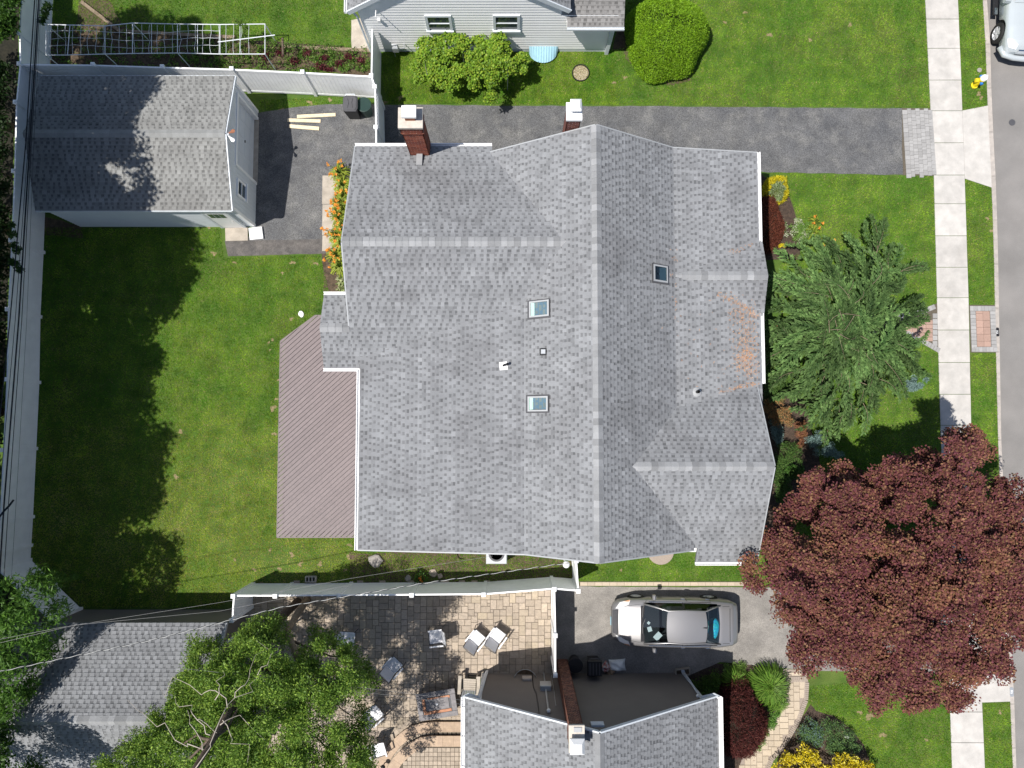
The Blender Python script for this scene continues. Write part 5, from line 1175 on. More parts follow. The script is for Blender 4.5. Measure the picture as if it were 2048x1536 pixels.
def pillow(label, c, sx, sy_, h, m, rz, name='plastic_sack'):
    b = MB(); N = 12; rows = []
    for i in range(N+1):
        u = i/N*2-1; row = []
        for j in range(N+1):
            v = j/N*2-1; q = max(0,(1-u**4)*(1-v**4)); pin = 1-.10*(abs(u)*abs(v))**2 - .06*(1-abs(u)*abs(v))*(abs(v)**6+abs(u)**6)
            row.append((u*sx/2*(1-.07*(1-u*u)*0 - .08*(1-v*v)*abs(u)**8), v*sy_/2*(1-.08*(1-u*u)*abs(v)**8), h*q**.6*(.75+.25*math.sin(5*u+2*v)*math.cos(4*v))))
        rows.append(row)
    loft(b, rows); b.f = [f[::-1] for f in b.f]; o = b.build(name, m, None, smooth=True); tag(o, label, 'bag'); o.location = c; o.rotation_euler = (0,0,rz); return o
x, y = PX(1236,1334,.2), PY(1236,1333,.2); pillow('plump white plastic sack lying beside the black bins', (x,y,.02), .66, .46, .22, M_paper, .06)
x, y = PX(1214,1336,.2), PY(1214,1337,.15)
pillow('small white and red printed bag slumped against the white sack', (x-.05,y+.02,.02), .36, .34, .26, mat('printed_bag', (.55,.62,.62), .5, .1, 8, (.45,.08,.07)), .7); pillow('brown paper bag crumpled against the taupe wall', (x+.14,y-.17,.02), .34, .28, .22, mat('brown_paper', (.22,.16,.11), .8, .2, 9), -.5, 'paper_bag')
x, y, _ = P(1364,1342); pb = thing('planter_tray', 'pale rectangular wooden tray of dry stems by the downspout', 'tray', (x,y,0))
for (u,v,w,d) in ((0,.12,.56,.03),(0,-.12,.56,.03),(-.27,0,.03,.21),(.27,0,.03,.21)): b = MB(); b.cbox((x+u,y+v+u*.12,.09), (w,d,.16), .12 if w > .1 else 0); b.build('side_board', M_concd, pb)
b = MB(); b.cbox((x,y,.05), (.5,.2,.06), .12); b.build('soil', M_soil, pb)
# air conditioner, block, stump, pots beside the south wall
x, y, _ = P(993,1107,.78); ac = thing('air_conditioner', 'grey square air conditioner half under the south eave', 'air conditioner', (x,y,0))
b = MB(); b.cbox((x,y,.40), (.80,.80,.76), bev=.03); b.build('cabinet', M_ac, ac)
b = MB(); b.lathe([(0,.0),(.31,.0),(.31,.004),(0,.004)], (x,y,.783), 28); b.build('fan_opening', M_dark, ac)
for k in range(3):
    a = 2.1*k+.4; b = MB(); b.add([(x,y,.79),(x+.28*math.cos(a),y+.28*math.sin(a),.792),(x+.27*math.cos(a+.6),y+.27*math.sin(a+.6),.797)], [(0,1,2)]); b.build('fan_blade', M_greyp, ac)
for k in range(5): b = MB(); rr = .06+.06*k; b.lathe([(rr,.0),(rr+.006,.004),(rr,.008)], (x,y,.80), 24); b.build('guard_ring', M_dgrey, ac)
x, y, _ = P(622,1158,.1); cb = thing('cinder_block', 'grey cinder block with three holes beside the south fence', 'cinder block', (x,y,0))
b = MB()
for u in (-.19,-.065,.065,.19): b.box(x+u-.02, x+u+.02, y-.08, y+.08, .002, .19)
b.box(x-.209,x+.209,y+.08,y+.115,.002,.1905); b.box(x-.209,x+.209,y-.115,y-.08,.002,.1905); b.build('block_body', M_cinder, cb)
def flat_stone(label, px, py, r, h, m=M_rock, sq=1.0, name='stone', cat='stone', group=None):
    c = P(px,py,h); b = MB(); n = 12; pts = []
    for k in range(n): a = 2*math.pi*k/n; q = r*random.uniform(.8,1.15); pts.append((q*math.cos(a), q*math.sin(a)*sq))
    b.add([(u,v,0) for u,v in pts]+[(u*.96,v*.96,h*.7) for u,v in pts]+[(u*.75,v*.75,h) for u,v in pts], [(i,(i+1)%n,n+(i+1)%n,n+i) for i in range(n)]+[(n+i,n+(i+1)%n,2*n+(i+1)%n,2*n+i) for i in range(n)]+[tuple(range(2*n,3*n))]); o = b.build(name, m); o.location = (c[0],c[1],.003); tag(o, label, cat, group); return o
flat_stone('flat grey tree stump in the side yard', 750, 1122, .30, .12, M_rock, .9, 'tree_stump', 'stump'); flat_stone('rough square stone beside the flowerpot', 816, 1157, .14, .06); flat_stone('reddish broken stone right of the flowerpot', 866, 1147, .17, .07, M_pavt); flat_stone('smaller reddish stone near the flowerpot', 880, 1152, .11, .05, M_pavt)
flat_stone('pale round stone lying in the back lawn near deck corner', 602, 628, .13, .07, M_trim); flat_stone('dark flat stone at the edge of the patio tree', 1322, 0, .01, .01) if False else None
x, y, _ = P(842,1156,.2); fpot = thing('flowerpot', 'small terracotta flowerpot with green and orange flowers by the fence', 'flowerpot', (x,y,0)); b = MB(); b.lathe([(.09,0),(.13,.22),(.15,.23),(.15,.26),(.12,.26),(.11,.2),(0,.2)], (x,y,0), 18); b.build('pot', M_terra, fpot)
n = 260; pts = np.array([x,y,.33])+RNG.normal(size=(n,3))*np.array([.13,.13,.06]); leaves('foliage', pts, rand_dirs(n,.3), .09, .05, palette([(.06,.14,.02),(.08,.2,.03),(.05,.1,.02)], n), M_leaf, fpot)
n = 14; pts = np.array([x+.02,y,.42])+RNG.normal(size=(n,3))*np.array([.05,.05,.02]); leaves('flowers', pts, rand_dirs(n,0,.2), .07, .06, palette([(.65,.22,.03)], n), M_leaf, fpot, flat=.8)
c = P(1132.5,1129,2.0); lampb = thing('globe_lamp', 'round white globe lamp at the fence corner under the eave', 'lamp', (c[0],c[1],0)); b = MB(); b.tube([(c[0],c[1],0),(c[0],c[1],1.9)], .03, 8); b.build('lamp_post', M_trim, lampb); b = MB(); b.lathe([(0,1.86),(.07,1.88),(.12,1.95),(.13,2.02),(.10,2.1),(.04,2.14),(0,2.15)], (c[0],c[1],0), 18); b.build('globe', M_trim, lampb, smooth=True)
b = MB(); pts = [P(923+9*math.cos(a)+a*.4,1109+9*math.sin(a),.03) for a in np.linspace(1.2,5.6,14)]; b.tube(pts, .014, 5); o = b.build('hose', M_needle); tag(o, 'short curl of tan hose near the air conditioner', 'hose')
b = MB(); c = P(1321,1110); b.lathe([(0,0),(.52,0),(.52,.05),(.46,.06),(0,.06)], (c[0],c[1]+.15,.003), 30); o = b.build('stepping_pad', M_pavt); tag(o, 'round paver pad half under the south eave', 'paving pad')

# ---------------------------------------------------------------- patio furniture
def make_chair():
    t = thing('patio_chair', 'chair', 'chair'); z = .42
    b = MB(); rows = [[(-.24+.48*j/6, -.24+.46*i/6, z-.02*math.sin(math.pi*j/6)+.03*(1-i/6)*0-.03*(i/6)) for j in range(7)] for i in range(7)]; loft(b, rows); b.f = [f[::-1] for f in b.f]; b.build('seat_sling', M_sling, t)
    b = MB(); rows = [[(-.24+.48*j/6, .22+.20*i/6, z-.03+.52*i/6) for j in range(7)] for i in range(7)]; loft(b, rows); b.f = [f[::-1] for f in b.f]; b.build('back_sling', M_sling, t)
    for s in (-1,1):
        b = MB(); b.tube([(s*.26,-.26,z),(s*.26,.22,z-.03),(s*.26,.43,z+.52)], .018, 6); b.build('side_rail', M_frame, t)
        b = MB(); b.bar((s*.30,-.24,.64), (s*.30,.30,.66), .055, .022); b.build('armrest', M_sling, t)
        b = MB(); b.tube([(s*.30,-.22,.63),(s*.29,-.25,.3),(s*.29,-.27,.005)], .016, 6); b.build('leg', M_frame, t)
        b = MB(); b.tube([(s*.30,.24,.64),(s*.29,.28,.3),(s*.29,.34,.005)], .016, 6); b.build('leg', M_frame, t)
    b = MB(); b.tube([(-.26,.43,z+.52),(0,.45,z+.55),(.26,.43,z+.52)], .02, 6); b.build('top_rail', M_frame, t)
    b = MB(); b.tube([(-.27,-.26,z),(.27,-.26,z)], .018, 6); b.build('front_rail', M_frame, t)
    return t
proto = make_chair(); spots = [(953,1277,.45,2.45,'pale sling chair nearest the fence gap, left of a matching pair'), (994,1272,.45,2.5,'pale sling chair right of the matching pair on the sunny pavers'), (871,1274,.45,-1.45,'pale sling chair standing alone in the tree shadow edge'),
         (788,1331,.45,2.4,'pale sling chair in deep tree shade above the fire table'), (750,1428,.45,2.3,'pale sling chair between the leafy tree and the fire table'), (697,1278,.45,1.5,'sling chair half hidden behind the tree foliage'), (757,1500,.45,.3,'white sling chair under leaves beside the curved steps')]
for k, (px_, py_, z_, rz, lab) in enumerate(spots):
    o = proto if k == 0 else copy_tree(proto); c = P(px_, py_, z_); place(o, c[0], c[1], .036, rz, lab, 'sling chairs around the patio')
ad = thing('slatted_chair', 'pale slatted wooden lounge chair beside the taupe house corner', 'chair', (0,0,0))
for k in range(6): b = MB(); b.cbox((0,-.16+.085*k,.36+.012*(k-3)*-1), (.50,.072,.022)); b.build('seat_slat', M_concd, ad)
for k in range(6): b = MB(); b.bar((-.22+.088*k,.26,.34), (-.25+.10*k,.62,.92), .075, .02); b.build('back_slat', M_greyp, ad)
for s in (-1,1):
    b = MB(); b.cbox((s*.36,.0,.55), (.13,.70,.025), bev=.008); b.build('armrest', M_concd, ad); b = MB(); b.bar((s*.30,-.30,.54), (s*.30,-.30,.0), .05, .07); b.build('leg', M_concd, ad); b = MB(); b.bar((s*.27,-.28,.34), (s*.27,.62,.06), .03, .10); b.build('leg', M_concd, ad)
c = P(938.5,1370,.4); place(ad, c[0], c[1]+.05, .036, math.pi*.0+math.pi*.985)
ft = thing('fire_table', 'grey slatted fire table with copper centre panel on the patio', 'table', (0,0,0)); W_, D_ = 1.50, 1.02
for sgn in (-1,1):
    b = MB(); b.cbox((0,sgn*(D_/2-.10),.62), (W_,.19,.045), bev=.008); b.build('top_board', M_tablem, ft); b = MB(); b.cbox((sgn*(W_/2-.10),0,.62), (.19,D_-.40,.045), bev=.008); b.build('top_board', M_tablem, ft)
b = MB(); b.cbox((0,0,.585), (W_-.40,D_-.40,.03)); b.build('burner_tray', M_dgrey, ft); b = MB(); b.cbox((.02,.02,.615), (W_-.62,D_-.60,.02)); cv = b.build('burner_lid', M_tablem, ft)
b = MB(); b.cbox((0,-(D_/2-.25),.613), (W_-.45,.10,.022)); b.build('copper_strip', M_copper, ft); b = MB(); b.cbox((-(W_/2-.26),.03,.613), (.10,D_-.55,.022)); b.build('copper_strip', M_copper, ft); b = MB(); b.cbox((.1,D_/2-.27,.612), (W_-.65,.09,.02)); b.build('copper_strip', M_copper, ft)
b = MB(); b.lathe([(.025,.0),(.045,.0),(.045,.014),(.025,.014)], (.0,.02,.625), 16); b.build('lid_ring', M_trim, cv)
for sx in (-1,1):
    for sy_ in (-1,1): b = MB(); b.cbox((sx*(W_/2-.12),sy_*(D_/2-.12),.30), (.10,.10,.60)); b.build('leg', M_tablem, ft)
b = MB(); b.cbox((0,0,.30), (W_-.5,D_-.5,.5)); b.build('tank_box', M_copper, ft)
c = P(874,1409,.64); place(ft, c[0], c[1], .036, math.radians(9))
# curved steps up to the landing
st = thing('curved_steps', 'curved tan stone steps beside the taupe house wall', 'steps', (PX(850,1490), PY(850,1490), 0))
def lvl(path, z): return [P(a, b, z) for a, b in path]
E1 = [(930,1446),(859,1446),(832,1450),(816,1457),(794,1474),(778,1492),(765,1511),(757,1527),(748,1560)]; E2 = [(930,1474),(848,1474),(830,1481),(809.5,1495),(790,1514),(778,1532),(766,1560)]; E3 = [(930,1493),(847,1493),(827,1501),(814,1512),(803,1526),(790,1560)]
def slab_poly(path, z0, z1, m, name):
    w = lvl(path, z1); pol = [(q[0],q[1]) for q in w] + [(w[-1][0]+.1,-16.5),(PX(935,1500),-16.5),(PX(935,1500),w[0][1])]; b = MB(); b.prism(pol, z0, z1); return b.build(name, m, st)
slab_poly(E1, .004, .15, M_joint, 'riser'); slab_poly(E2, .15, .32, M_joint, 'riser')
def coping(path, depth, z, m, w, over=.03):
    pts = [Vector((q[0],q[1],0)) for q in lvl(path, z)]; tot = [0]
    for a, c in zip(pts[:-1], pts[1:]): tot.append(tot[-1]+(c-a).length)
    L_ = tot[-1]; n = max(1, int(L_/w)); 
    def at(s):
        i = min(max(k for k in range(len(tot)) if tot[k] <= s+1e-9), len(pts)-2); t = (s-tot[i])/(tot[i+1]-tot[i]); d = (pts[i+1]-pts[i]).normalized(); return pts[i].lerp(pts[i+1], t), d
    for k in range(n):
        a, da = at(L_*k/n); c, dc = at(L_*(k+1)/n-.004); na = Vector((-da.y,da.x,0)); nc = Vector((-dc.y,dc.x,0)); 
        if na.y > 0: na, nc = -na, -nc
        if nc.dot(na) < 0: nc = -nc
        q = [a-na*over, c-nc*over, c+nc*depth, a+na*depth]; b = MB(); b.prism([(v.x,v.y) for v in q], z-.05, z+.006+.002*(k%2)); b.build('coping_stone', m, st)
coping(E1, .34, .17, M_step, .42, .04); coping(E2, .36, .34, M_step, .42, .04)
def inset(path, d, z):
    pts = [Vector((q[0],q[1],0)) for q in lvl(path, z)]; out = []
    for i, p in enumerate(pts):
        dv = (pts[min(i+1,len(pts)-1)]-pts[max(i-1,0)]).normalized(); nn = Vector((-dv.y,dv.x,0)); nn = -nn if nn.y > 0 else nn; out.append(p+nn*d)
    return out
def course(path, d0, d1, z, m, w):
    A, B = inset(path, d0, z), inset(path, d1, z)
    for i in range(len(A)-1):
        l = (A[i+1]-A[i]).length; n = max(1, int(round(l/w)))
        for k in range(n):
            t0, t1 = k/n+.015, (k+1)/n-.015; q = [A[i].lerp(A[i+1],t0), A[i].lerp(A[i+1],t1), B[i].lerp(B[i+1],t1), B[i].lerp(B[i+1],t0)]; b = MB(); b.prism([(v.x,v.y) for v in q], z-.04, z); b.build('soldier_paver', m, st)
course(E1, .36, .50, .172, M_pav, .17); course(E1, -.24, -.06, .042, M_pav, .17)
land = [P(a,b,.34)[:2] for a, b in ((924,1494),(848,1494),(829,1502),(816,1513),(805,1528),(797,1560),(797,1620),(924,1620))]
for cx_, cy_, w, d in tile(st, land, .165, M_pav, 0, [(1,1)], seed=9, shrink=.010): 
    o = put_paver(st, cx_-ORG[st.name][0], cy_-ORG[st.name][1], .295, w, d, M_pav)
# path lights, basketlike things
for px_, py_, lab in ((833,1522,'black path light beside the curved steps'),):
    pass
c = P(766,1534,.5); pl = thing('path_light', 'small black path light with white base beside the curved steps', 'lamp', (c[0],c[1],0)); b = MB(); b.tube([(c[0],c[1],0),(c[0],c[1],.5)], .02, 6); b.build('stem', M_blackp, pl); b = MB(); b.lathe([(.05,.48),(.09,.5),(.02,.58),(0,.585)], (c[0],c[1],0), 14); b.build('shade', M_blackp, pl)
# half-round iron basket at the wall
c = P(1050,1340,.02); bk = thing('wire_basket', 'half round rusty wire basket against the taupe wall', 'basket', (c[0],c[1],0))
for k in range(9):
    a = math.pi*k/8; b = MB(); b.tube([(c[0]+.44*math.cos(a),c[1]-.28+.44*math.sin(a),.46),(c[0]+.36*math.cos(a),c[1]-.28+.36*math.sin(a),.04)], .010, 5); b.build('wire', M_rust, bk)
b = MB(); b.tube([(c[0]+.45*math.cos(a),c[1]-.28+.45*math.sin(a),.46) for a in np.linspace(0,math.pi,16)], .014, 6); b.build('top_wire', M_galv, bk); b = MB(); b.lathe([(0,.06),(.34,.06),(.36,.14),(0,.16)], (c[0],c[1]-.28,0), 20); b.build('leaf_fill', M_soil, bk)

# ---------------------------------------------------------------- vegetable garden frame
tz = 1.25; tf = thing('trellis_frame', 'long white pipe trellis frame with string netting over the vegetable bed', 'trellis', P(300,80,0))
top = [(92,49),(140,50),(210,52),(265,46),(355,48),(440,49),(530,48)]; bot = [(92,110),(135,110),(210,108),(265,107),(355,106),(440,108),(530,108)]
for path in (top, bot):
    for a, c in zip(path[:-1], path[1:]): b = MB(); b.tube([P(*a,tz), P(*c,tz)], .018, 6); b.build('rail', M_pvc, tf)
for a, c in zip(top, bot): b = MB(); b.tube([P(*a,tz), P(*c,tz)], .016, 6); b.build('cross_bar', M_pvc, tf)
for px_, t_ in ((303,47),(395,48),(480,48)): b = MB(); b.tube([P(px_,t_,tz), P(px_,107,tz)], .012, 6); b.build('cross_bar', M_pvc, tf)
for px_, py_ in ((92,110),(210,108),(355,106),(530,108),(92,49),(265,46),(530,48)): c = P(px_,py_,tz); b = MB(); b.tube([(c[0],c[1],0), c], .018, 6); b.build('leg', M_pvc, tf)
net = MB()
for k in range(27):
    x_ = 100+k*15.3; ph = random.uniform(-2,2); net.tube([P(x_,49,tz), P(x_+ph,64,tz-.02), P(x_+random.uniform(-2.5,2.5),80,tz-.05), P(x_+random.uniform(-2,2),96,tz-.02), P(x_+ph*.5,108,tz)], .007, 4)
for fr in (.25,.5,.75): net.tube([P(92+k*11.6, 49+59*fr+random.uniform(-1,1)-3*math.sin(k*.28), tz-.03) for k in range(0,31)], .007, 4)
tag(net.build('netting', M_pvc, tf), kind='stuff')
b = MB(); b.tube([P(436,84,1.45), P(550,70,1.5)], .018, 6); o = b.build('loose_pipe', M_pvc); tag(o, 'loose white pipe lying across the trellis frame', 'pipe')
for a, c, lab in (((162,3),(240,62),'weathered timber lying diagonally at the top left lawn edge'), ((240,62),(470,74),'long weathered timber edging the vegetable bed'), ((568,93),(742,101),'pale landscape timber edging the bed near the white house')):
    b = MB(); p_, q_ = P(*a,.1), P(*c,.1); b.bar((p_[0],p_[1],.06), (q_[0],q_[1],.06), .13, .11); o = b.build('garden_timber', M_barkl); tag(o, lab, 'timber')
c = P(567,97,.8); b = MB(); b.bar((c[0],c[1]-.3,.85), (c[0],c[1]+.35,.95), .07, .07); o = b.build('garden_stake', M_bark); tag(o, 'rough brown stake leaning over the vegetable bed', 'stake')
c = P(1161,147); rg = thing('edging_ring', 'black plastic edging ring around dry gravel in the lawn', 'edging', (c[0],c[1],0)); b = MB(); b.lathe([(.33,.0),(.33,.09),(.355,.09),(.355,.0)], (c[0],c[1],0), 30); b.build('plastic_edge', M_blackp, rg)
b = MB(); n = 24; b.add([(c[0]+.33*math.cos(6.283*k/n), c[1]+.33*math.sin(6.283*k/n), .03) for k in range(n)], [tuple(range(n))]); b.build('gravel_fill', M_tan, rg)
n = 500; rr = np.sqrt(RNG.random(n))*.31; aa = RNG.uniform(0,6.28,n); pts = np.stack([c[0]+rr*np.cos(aa), c[1]+rr*np.sin(aa), np.full(n,.04)],1); leaves('gravel', pts, rand_dirs(n,0,.2), .035, .03, palette([(.4,.33,.22),(.3,.25,.17),(.45,.4,.3)], n), M_needle, rg, 'stuff', flat=.7)
# ---------------------------------------------------------------- trees and plants
def branch_pts(p, q, n=5, wob=.12):
    p, q = np.array(p, float), np.array(q, float); L_ = np.linalg.norm(q-p); r = [tuple(p)]
    for k in range(1, n): t = k/n; r.append(tuple(p+(q-p)*t+RNG.normal(size=3)*wob*L_*.3*math.sin(math.pi*t)))
    r.append(tuple(q)); return r
def clump_leaves(cents, rad, per, flatz=.55, shell=.6):
    """Points in lens-shaped clumps, denser towards the upper skin; with outward directions."""
    c = np.repeat(np.asarray(cents), per, axis=0); r = np.repeat(np.asarray(rad), per)[:,None]
    d = rand_dirs(len(c), .35); rr = RNG.random((len(c),1))**(1-shell*.7); p = d*rr*r; p[:,2] *= flatz
    return c+p, d
def px_crown(poly, n, zlo, zhi, scale, seed=0, power=2.0, inset=0.0):
    """World points of a crown whose outline in plan follows the outline; z rises from the rim inwards."""
    r = np.random.default_rng(seed); xs = [q[0] for q in poly]; ys = [q[1] for q in poly]; out = []
    while len(out) < n:
        x, y = r.uniform(min(xs), max(xs)), r.uniform(min(ys), max(ys))
        if not in_poly(np.array([x]), np.array([y]), poly)[0]: continue
        d0 = float(poly_dist(np.array([x]), np.array([y]), poly)[0])
        if d0 < inset: continue
        d = min(1.0, d0/scale); z = zlo+(zhi-zlo)*math.sqrt(1-(1-d)**power)
        out.append((x, y, z, d))
    return out

# the red tree
RED = [(1512,1100),(1530,1060),(1556,1040),(1572,985),(1606,950),(1650,935),(1690,925),(1712,955),(1770,930),(1800,915),(1845,892),(1862,905),(1890,905),(1900,866),(1938,860),(1960,880),(1985,890),(2000,930),(2015,955),(2050,975),(2110,1080),(2110,1230),(2060,1290),(2032,1312),(2036,1352),(1985,1362),(1952,1380),(1944,1412),(1890,1436),(1862,1418),(1800,1408),(1770,1414),(1712,1396),(1690,1370),(1622,1366),(1600,1330),(1592,1285),(1566,1245),(1535,1205),(1506,1172)]
rt = thing('maple_tree', 'large dark red leaved tree over the sidewalk, bottom right', 'tree', P(1760,1110,0)[:2]+(0,))
cen = []; rad = []
for x, y, z, d in px_crown(RED, 225, 3.2, 6.3, 170, 3, inset=17):          # lumps of foliage, each a spray of small clumps
    c0 = np.array(P(x, y, z+RNG.normal()*.55)); R_ = RNG.uniform(.45,.95)*(.6+.5*d)
    for _ in range(7):
        a = RNG.uniform(0,6.28); r_ = R_*math.sqrt(RNG.random()); cen.append((c0[0]+r_*math.cos(a), c0[1]+r_*math.sin(a), c0[2]-.35*r_*r_/max(R_,.3)+RNG.normal()*.08)); rad.append(RNG.uniform(.24,.42))
for x, y, z, d in px_crown(RED, 60, 2.4, 4.2, 170, 4): cen.append(P(x*.97+1780*.03, y*.97+1150*.03, z)); rad.append(RNG.uniform(.35,.6))
GAPS = [(1805,1055,1880-1830,26),(1745,1110,40,16),(1905,1240,46,15),(1640,1010,34,18),(1700,1010,20,20),(1780,1290,34,12),(1610,1165,26,14),(1975,1070,20,18),(1680,1180,16,10),(1930,1120,16,12),(1860,1010,30,14),(1590,1060,22,12),(1740,1330,24,12)]
def gap_ok(p):
    x, y = PROJ(*p)
    return all(((x-a)/(w*.7))**2+((y-b)/(h*.9))**2 > 1 for a, b, w, h in GAPS)
kk = [i for i in range(len(cen)) if gap_ok(cen[i])]; cen = [cen[i] for i in kk]; rad = [rad[i] for i in kk]
p_, d_ = clump_leaves(cen, rad, 215, .55); n = len(p_)
base = palette([(.140,.048,.044),(.114,.036,.041),(.165,.068,.050),(.132,.042,.054),(.188,.105,.055)], n, .2)
cl = np.repeat(smooth_noise(np.array(cen)[:,0], np.array(cen)[:,1], 2.6, 9), 215)[:,None]; base = base*(1+.10*cl) + np.array([.035,.028,.0])*np.clip(cl,0,2)*.7
leaves('crown', p_, rand_dirs(n, -.1, .6), RNG.uniform(.055,.105,n), RNG.uniform(.048,.08,n), np.clip(base,0.005,1), M_leafd, rt, flat=.45)
tx, ty, _ = P(1765,1115,0); b = MB(); b.tube([(tx,ty,0),(tx+.05,ty,1.0),(tx+.02,ty-.05,2.0)], [.24,.20,.17], 10); b.build('trunk', M_bark, rt, smooth=True)
for k in range(16):
    c = cen[int(RNG.integers(0, len(cen)))]; b = MB(); b.tube(branch_pts((tx+.02,ty-.05,1.9), (c[0],c[1],c[2]-.2), 5), [.11,.09,.07,.05,.035,.02], 6); b.build('limb', M_bark, rt, smooth=True)

# the weeping evergreen
ex, ey = 11.85, 3.5; ev = thing('weeping_evergreen', 'broad drooping green conifer between house and sidewalk', 'tree', (ex, ey, 0))
b = MB(); b.tube([(ex,ey,0),(ex+.05,ey,1.5),(ex+.02,ey+.05,3.0),(ex+.2,ey+.05,4.0)], [.20,.16,.10,.03], 10); b.build('trunk', M_bark, ev, smooth=True)
EVG = [(1522,560),(1548,535),(1545,510),(1575,500),(1610,478),(1650,470),(1685,490),(1715,470),(1742,455),(1760,465),(1752,505),(1785,500),(1808,515),(1790,545),(1835,540),(1850,550),(1805,580),(1790,600),(1850,600),(1880,625),(1835,645),(1840,665),(1815,690),(1850,720),(1850,745),(1800,770),(1818,790),(1765,795),(1740,815),(1745,835),(1715,850),(1690,870),(1665,890),(1640,865),(1612,860),(1590,830),(1560,800),(1535,770),(1520,690),(1515,610)]
FP = []; FD = []; FL = []; FC = []; TW = MB()
rng = np.random.default_rng(21)
def frond(root, tip, width, tone, arch, dens):
    """A drooping branch: a main twig with short forward side twigs carrying blades, tapering to a spiky tip."""
    v = tip-root; L_ = np.linalg.norm(v[:2]); o2 = v[:2]/max(L_,1e-3); perp = np.array([-o2[1], o2[0]]); N = max(6, int(L_/.10)); bend = rng.normal()*.16*L_
    path = [root+v*t+np.array([perp[0]*bend*math.sin(math.pi*t), perp[1]*bend*math.sin(math.pi*t), arch*L_*math.sin(math.pi*t)]) for t in np.linspace(0,1,N)]
    if rng.random() < .4: TW.tube([tuple(q+np.array([0,0,.03])) for q in path], [.010*(1-.8*k/(N-1)) for k in range(N)], 4)
    for k in range(1, N):
        f = k/(N-1); w0 = width*(1-.80*f**1.5)*min(1, .45+f*2)
        for s in (-1, 1):
            wl = w0*rng.uniform(.6,1.35); q = path[k]; sd = o2*rng.uniform(.7,1.5)+perp*s*rng.uniform(.6,1.1); sd /= np.linalg.norm(sd); m_ = max(4, int(dens*(.35+wl*1.9))); t = rng.random(m_)**.8; jt = rng.normal(size=(m_,2))*.018
            pp = np.stack([q[0]+sd[0]*wl*t+jt[:,0], q[1]+sd[1]*wl*t+jt[:,1], q[2]-.40*wl*t*t+rng.normal(size=m_)*.015], 1)
            dd = np.stack([sd[0]+o2[0]*.5+rng.normal(size=m_)*.33, sd[1]+o2[1]*.5+rng.normal(size=m_)*.33, -.25+rng.normal(size=m_)*.25], 1)
            FP.append(pp); FD.append(dd); FL.append(rng.uniform(.06,.12,m_))
            FC.append((np.array([.030,.070,.019])*(1-t[:,None])+np.array([.122,.205,.064])*t[:,None])*tone*(1+rng.normal(size=(m_,1))*.14))  # sunlit tips and shaded bases put into the blade colour
ocx, ocy = PROJ(ex, ey, 3.2)
def rim(a):
    """How far the crown reaches from its middle in a direction, in photo pixels."""
    for r_ in range(230, 20, -6):
        if in_poly(np.array([ocx+r_*math.cos(a)]), np.array([ocy+r_*math.sin(a)]), EVG)[0]: return r_
    return 60
for layer, (nb, f0, f1, zo) in enumerate(((64,.55,1.0,-.9), (70,.85,1.18,0.0), (50,.55,.85,.15), (34,.28,.58,.32), (15,.08,.30,.45))):
    for k in range(nb):
        a = 6.283*(k+rng.random()*.9)/nb; fr = rng.uniform(f0,f1); R_ = rim(a)*fr; d = max(0,1-fr); z = max(.45, 1.05+3.0*math.sqrt(1-min(1,fr)**2*.98)+zo+rng.normal()*.22)
        tip = np.array(P(ocx+R_*math.cos(a), ocy+R_*math.sin(a), z)); L_ = rng.uniform(.9,1.7)*(1.0 if layer < 4 else .6); aa = -a+rng.normal()*.32; o2 = np.array([math.cos(aa), math.sin(aa)])
        root = np.array([tip[0]-o2[0]*L_, tip[1]-o2[1]*L_, z+.30*L_]); frond(root, tip, rng.uniform(.24,.40), rng.choice([.65,.85,1.0,1.2,1.4])*(.8 if layer == 0 else 1), .14, 26)  # lowest layer toned darker, as the shaded inside of the crown
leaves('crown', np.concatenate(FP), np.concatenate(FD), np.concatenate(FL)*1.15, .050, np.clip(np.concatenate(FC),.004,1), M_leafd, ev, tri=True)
tag(TW.build('twigs', M_barkl, ev), kind='stuff')

# the tall leaning tree over the patio
PT = [(255,1480),(300,1425),(345,1405),(352,1345),(395,1275),(425,1290),(470,1262),(505,1245),(516,1222),(552,1228),(570,1262),(600,1300),(640,1262),(690,1280),(735,1322),(752,1372),(735,1402),(745,1450),(725,1475),(750,1510),(745,1620),(170,1620),(190,1520),(230,1500)]
lt = thing('leaning_tree', 'leafy green tree with a bare leaning trunk over the patio, bottom left', 'tree', P(592,1206,0)[:2]+(0,))
T0 = [P(596,1204,0), P(575,1222,1.2), P(545,1255,3.0), P(505,1335,5.2), P(470,1405,6.6), P(425,1480,7.8), P(385,1545,8.8), P(360,1600,9.5)]
b = MB(); b.tube(T0, [.19,.17,.15,.14,.12,.10,.08,.05], 10); b.build('trunk', M_bark, lt, smooth=True)
T1 = [P(615,1198,0), P(596,1225,1.6), P(575,1262,3.2), P(600,1330,4.6), P(620,1400,5.4)]; b = MB(); b.tube(T1, [.15,.13,.11,.09,.05], 9); b.build('trunk', M_barkl, lt, smooth=True)
cen = []; rad = []
for x, y, z, d in px_crown(PT, 620, 2.8, 6.4, 120, 8): cen.append(P(x, y, z+RNG.normal()*.45)); rad.append(RNG.uniform(.22,.44))
for x, y in ((545,1232),(520,1240),(560,1245),(535,1250),(630,1262),(660,1270)): cen.append(P(x,y,3.4)); rad.append(.30)
holes = [(640,1440,34,16),(330,1350,36,26),(690,1430,22,14)]
kk = [i for i in range(len(cen)) if all(((PROJ(*cen[i])[0]-a)/w)**2+((PROJ(*cen[i])[1]-c)/h)**2 > 1 for a, c, w, h in holes)]; cen = [cen[i] for i in kk]; rad = [rad[i] for i in kk]
p_, d_ = clump_leaves(cen, rad, 250, .7, .8); n = len(p_); hg = np.clip((p_[:,2]-3)/3.2,0,1)[:,None]
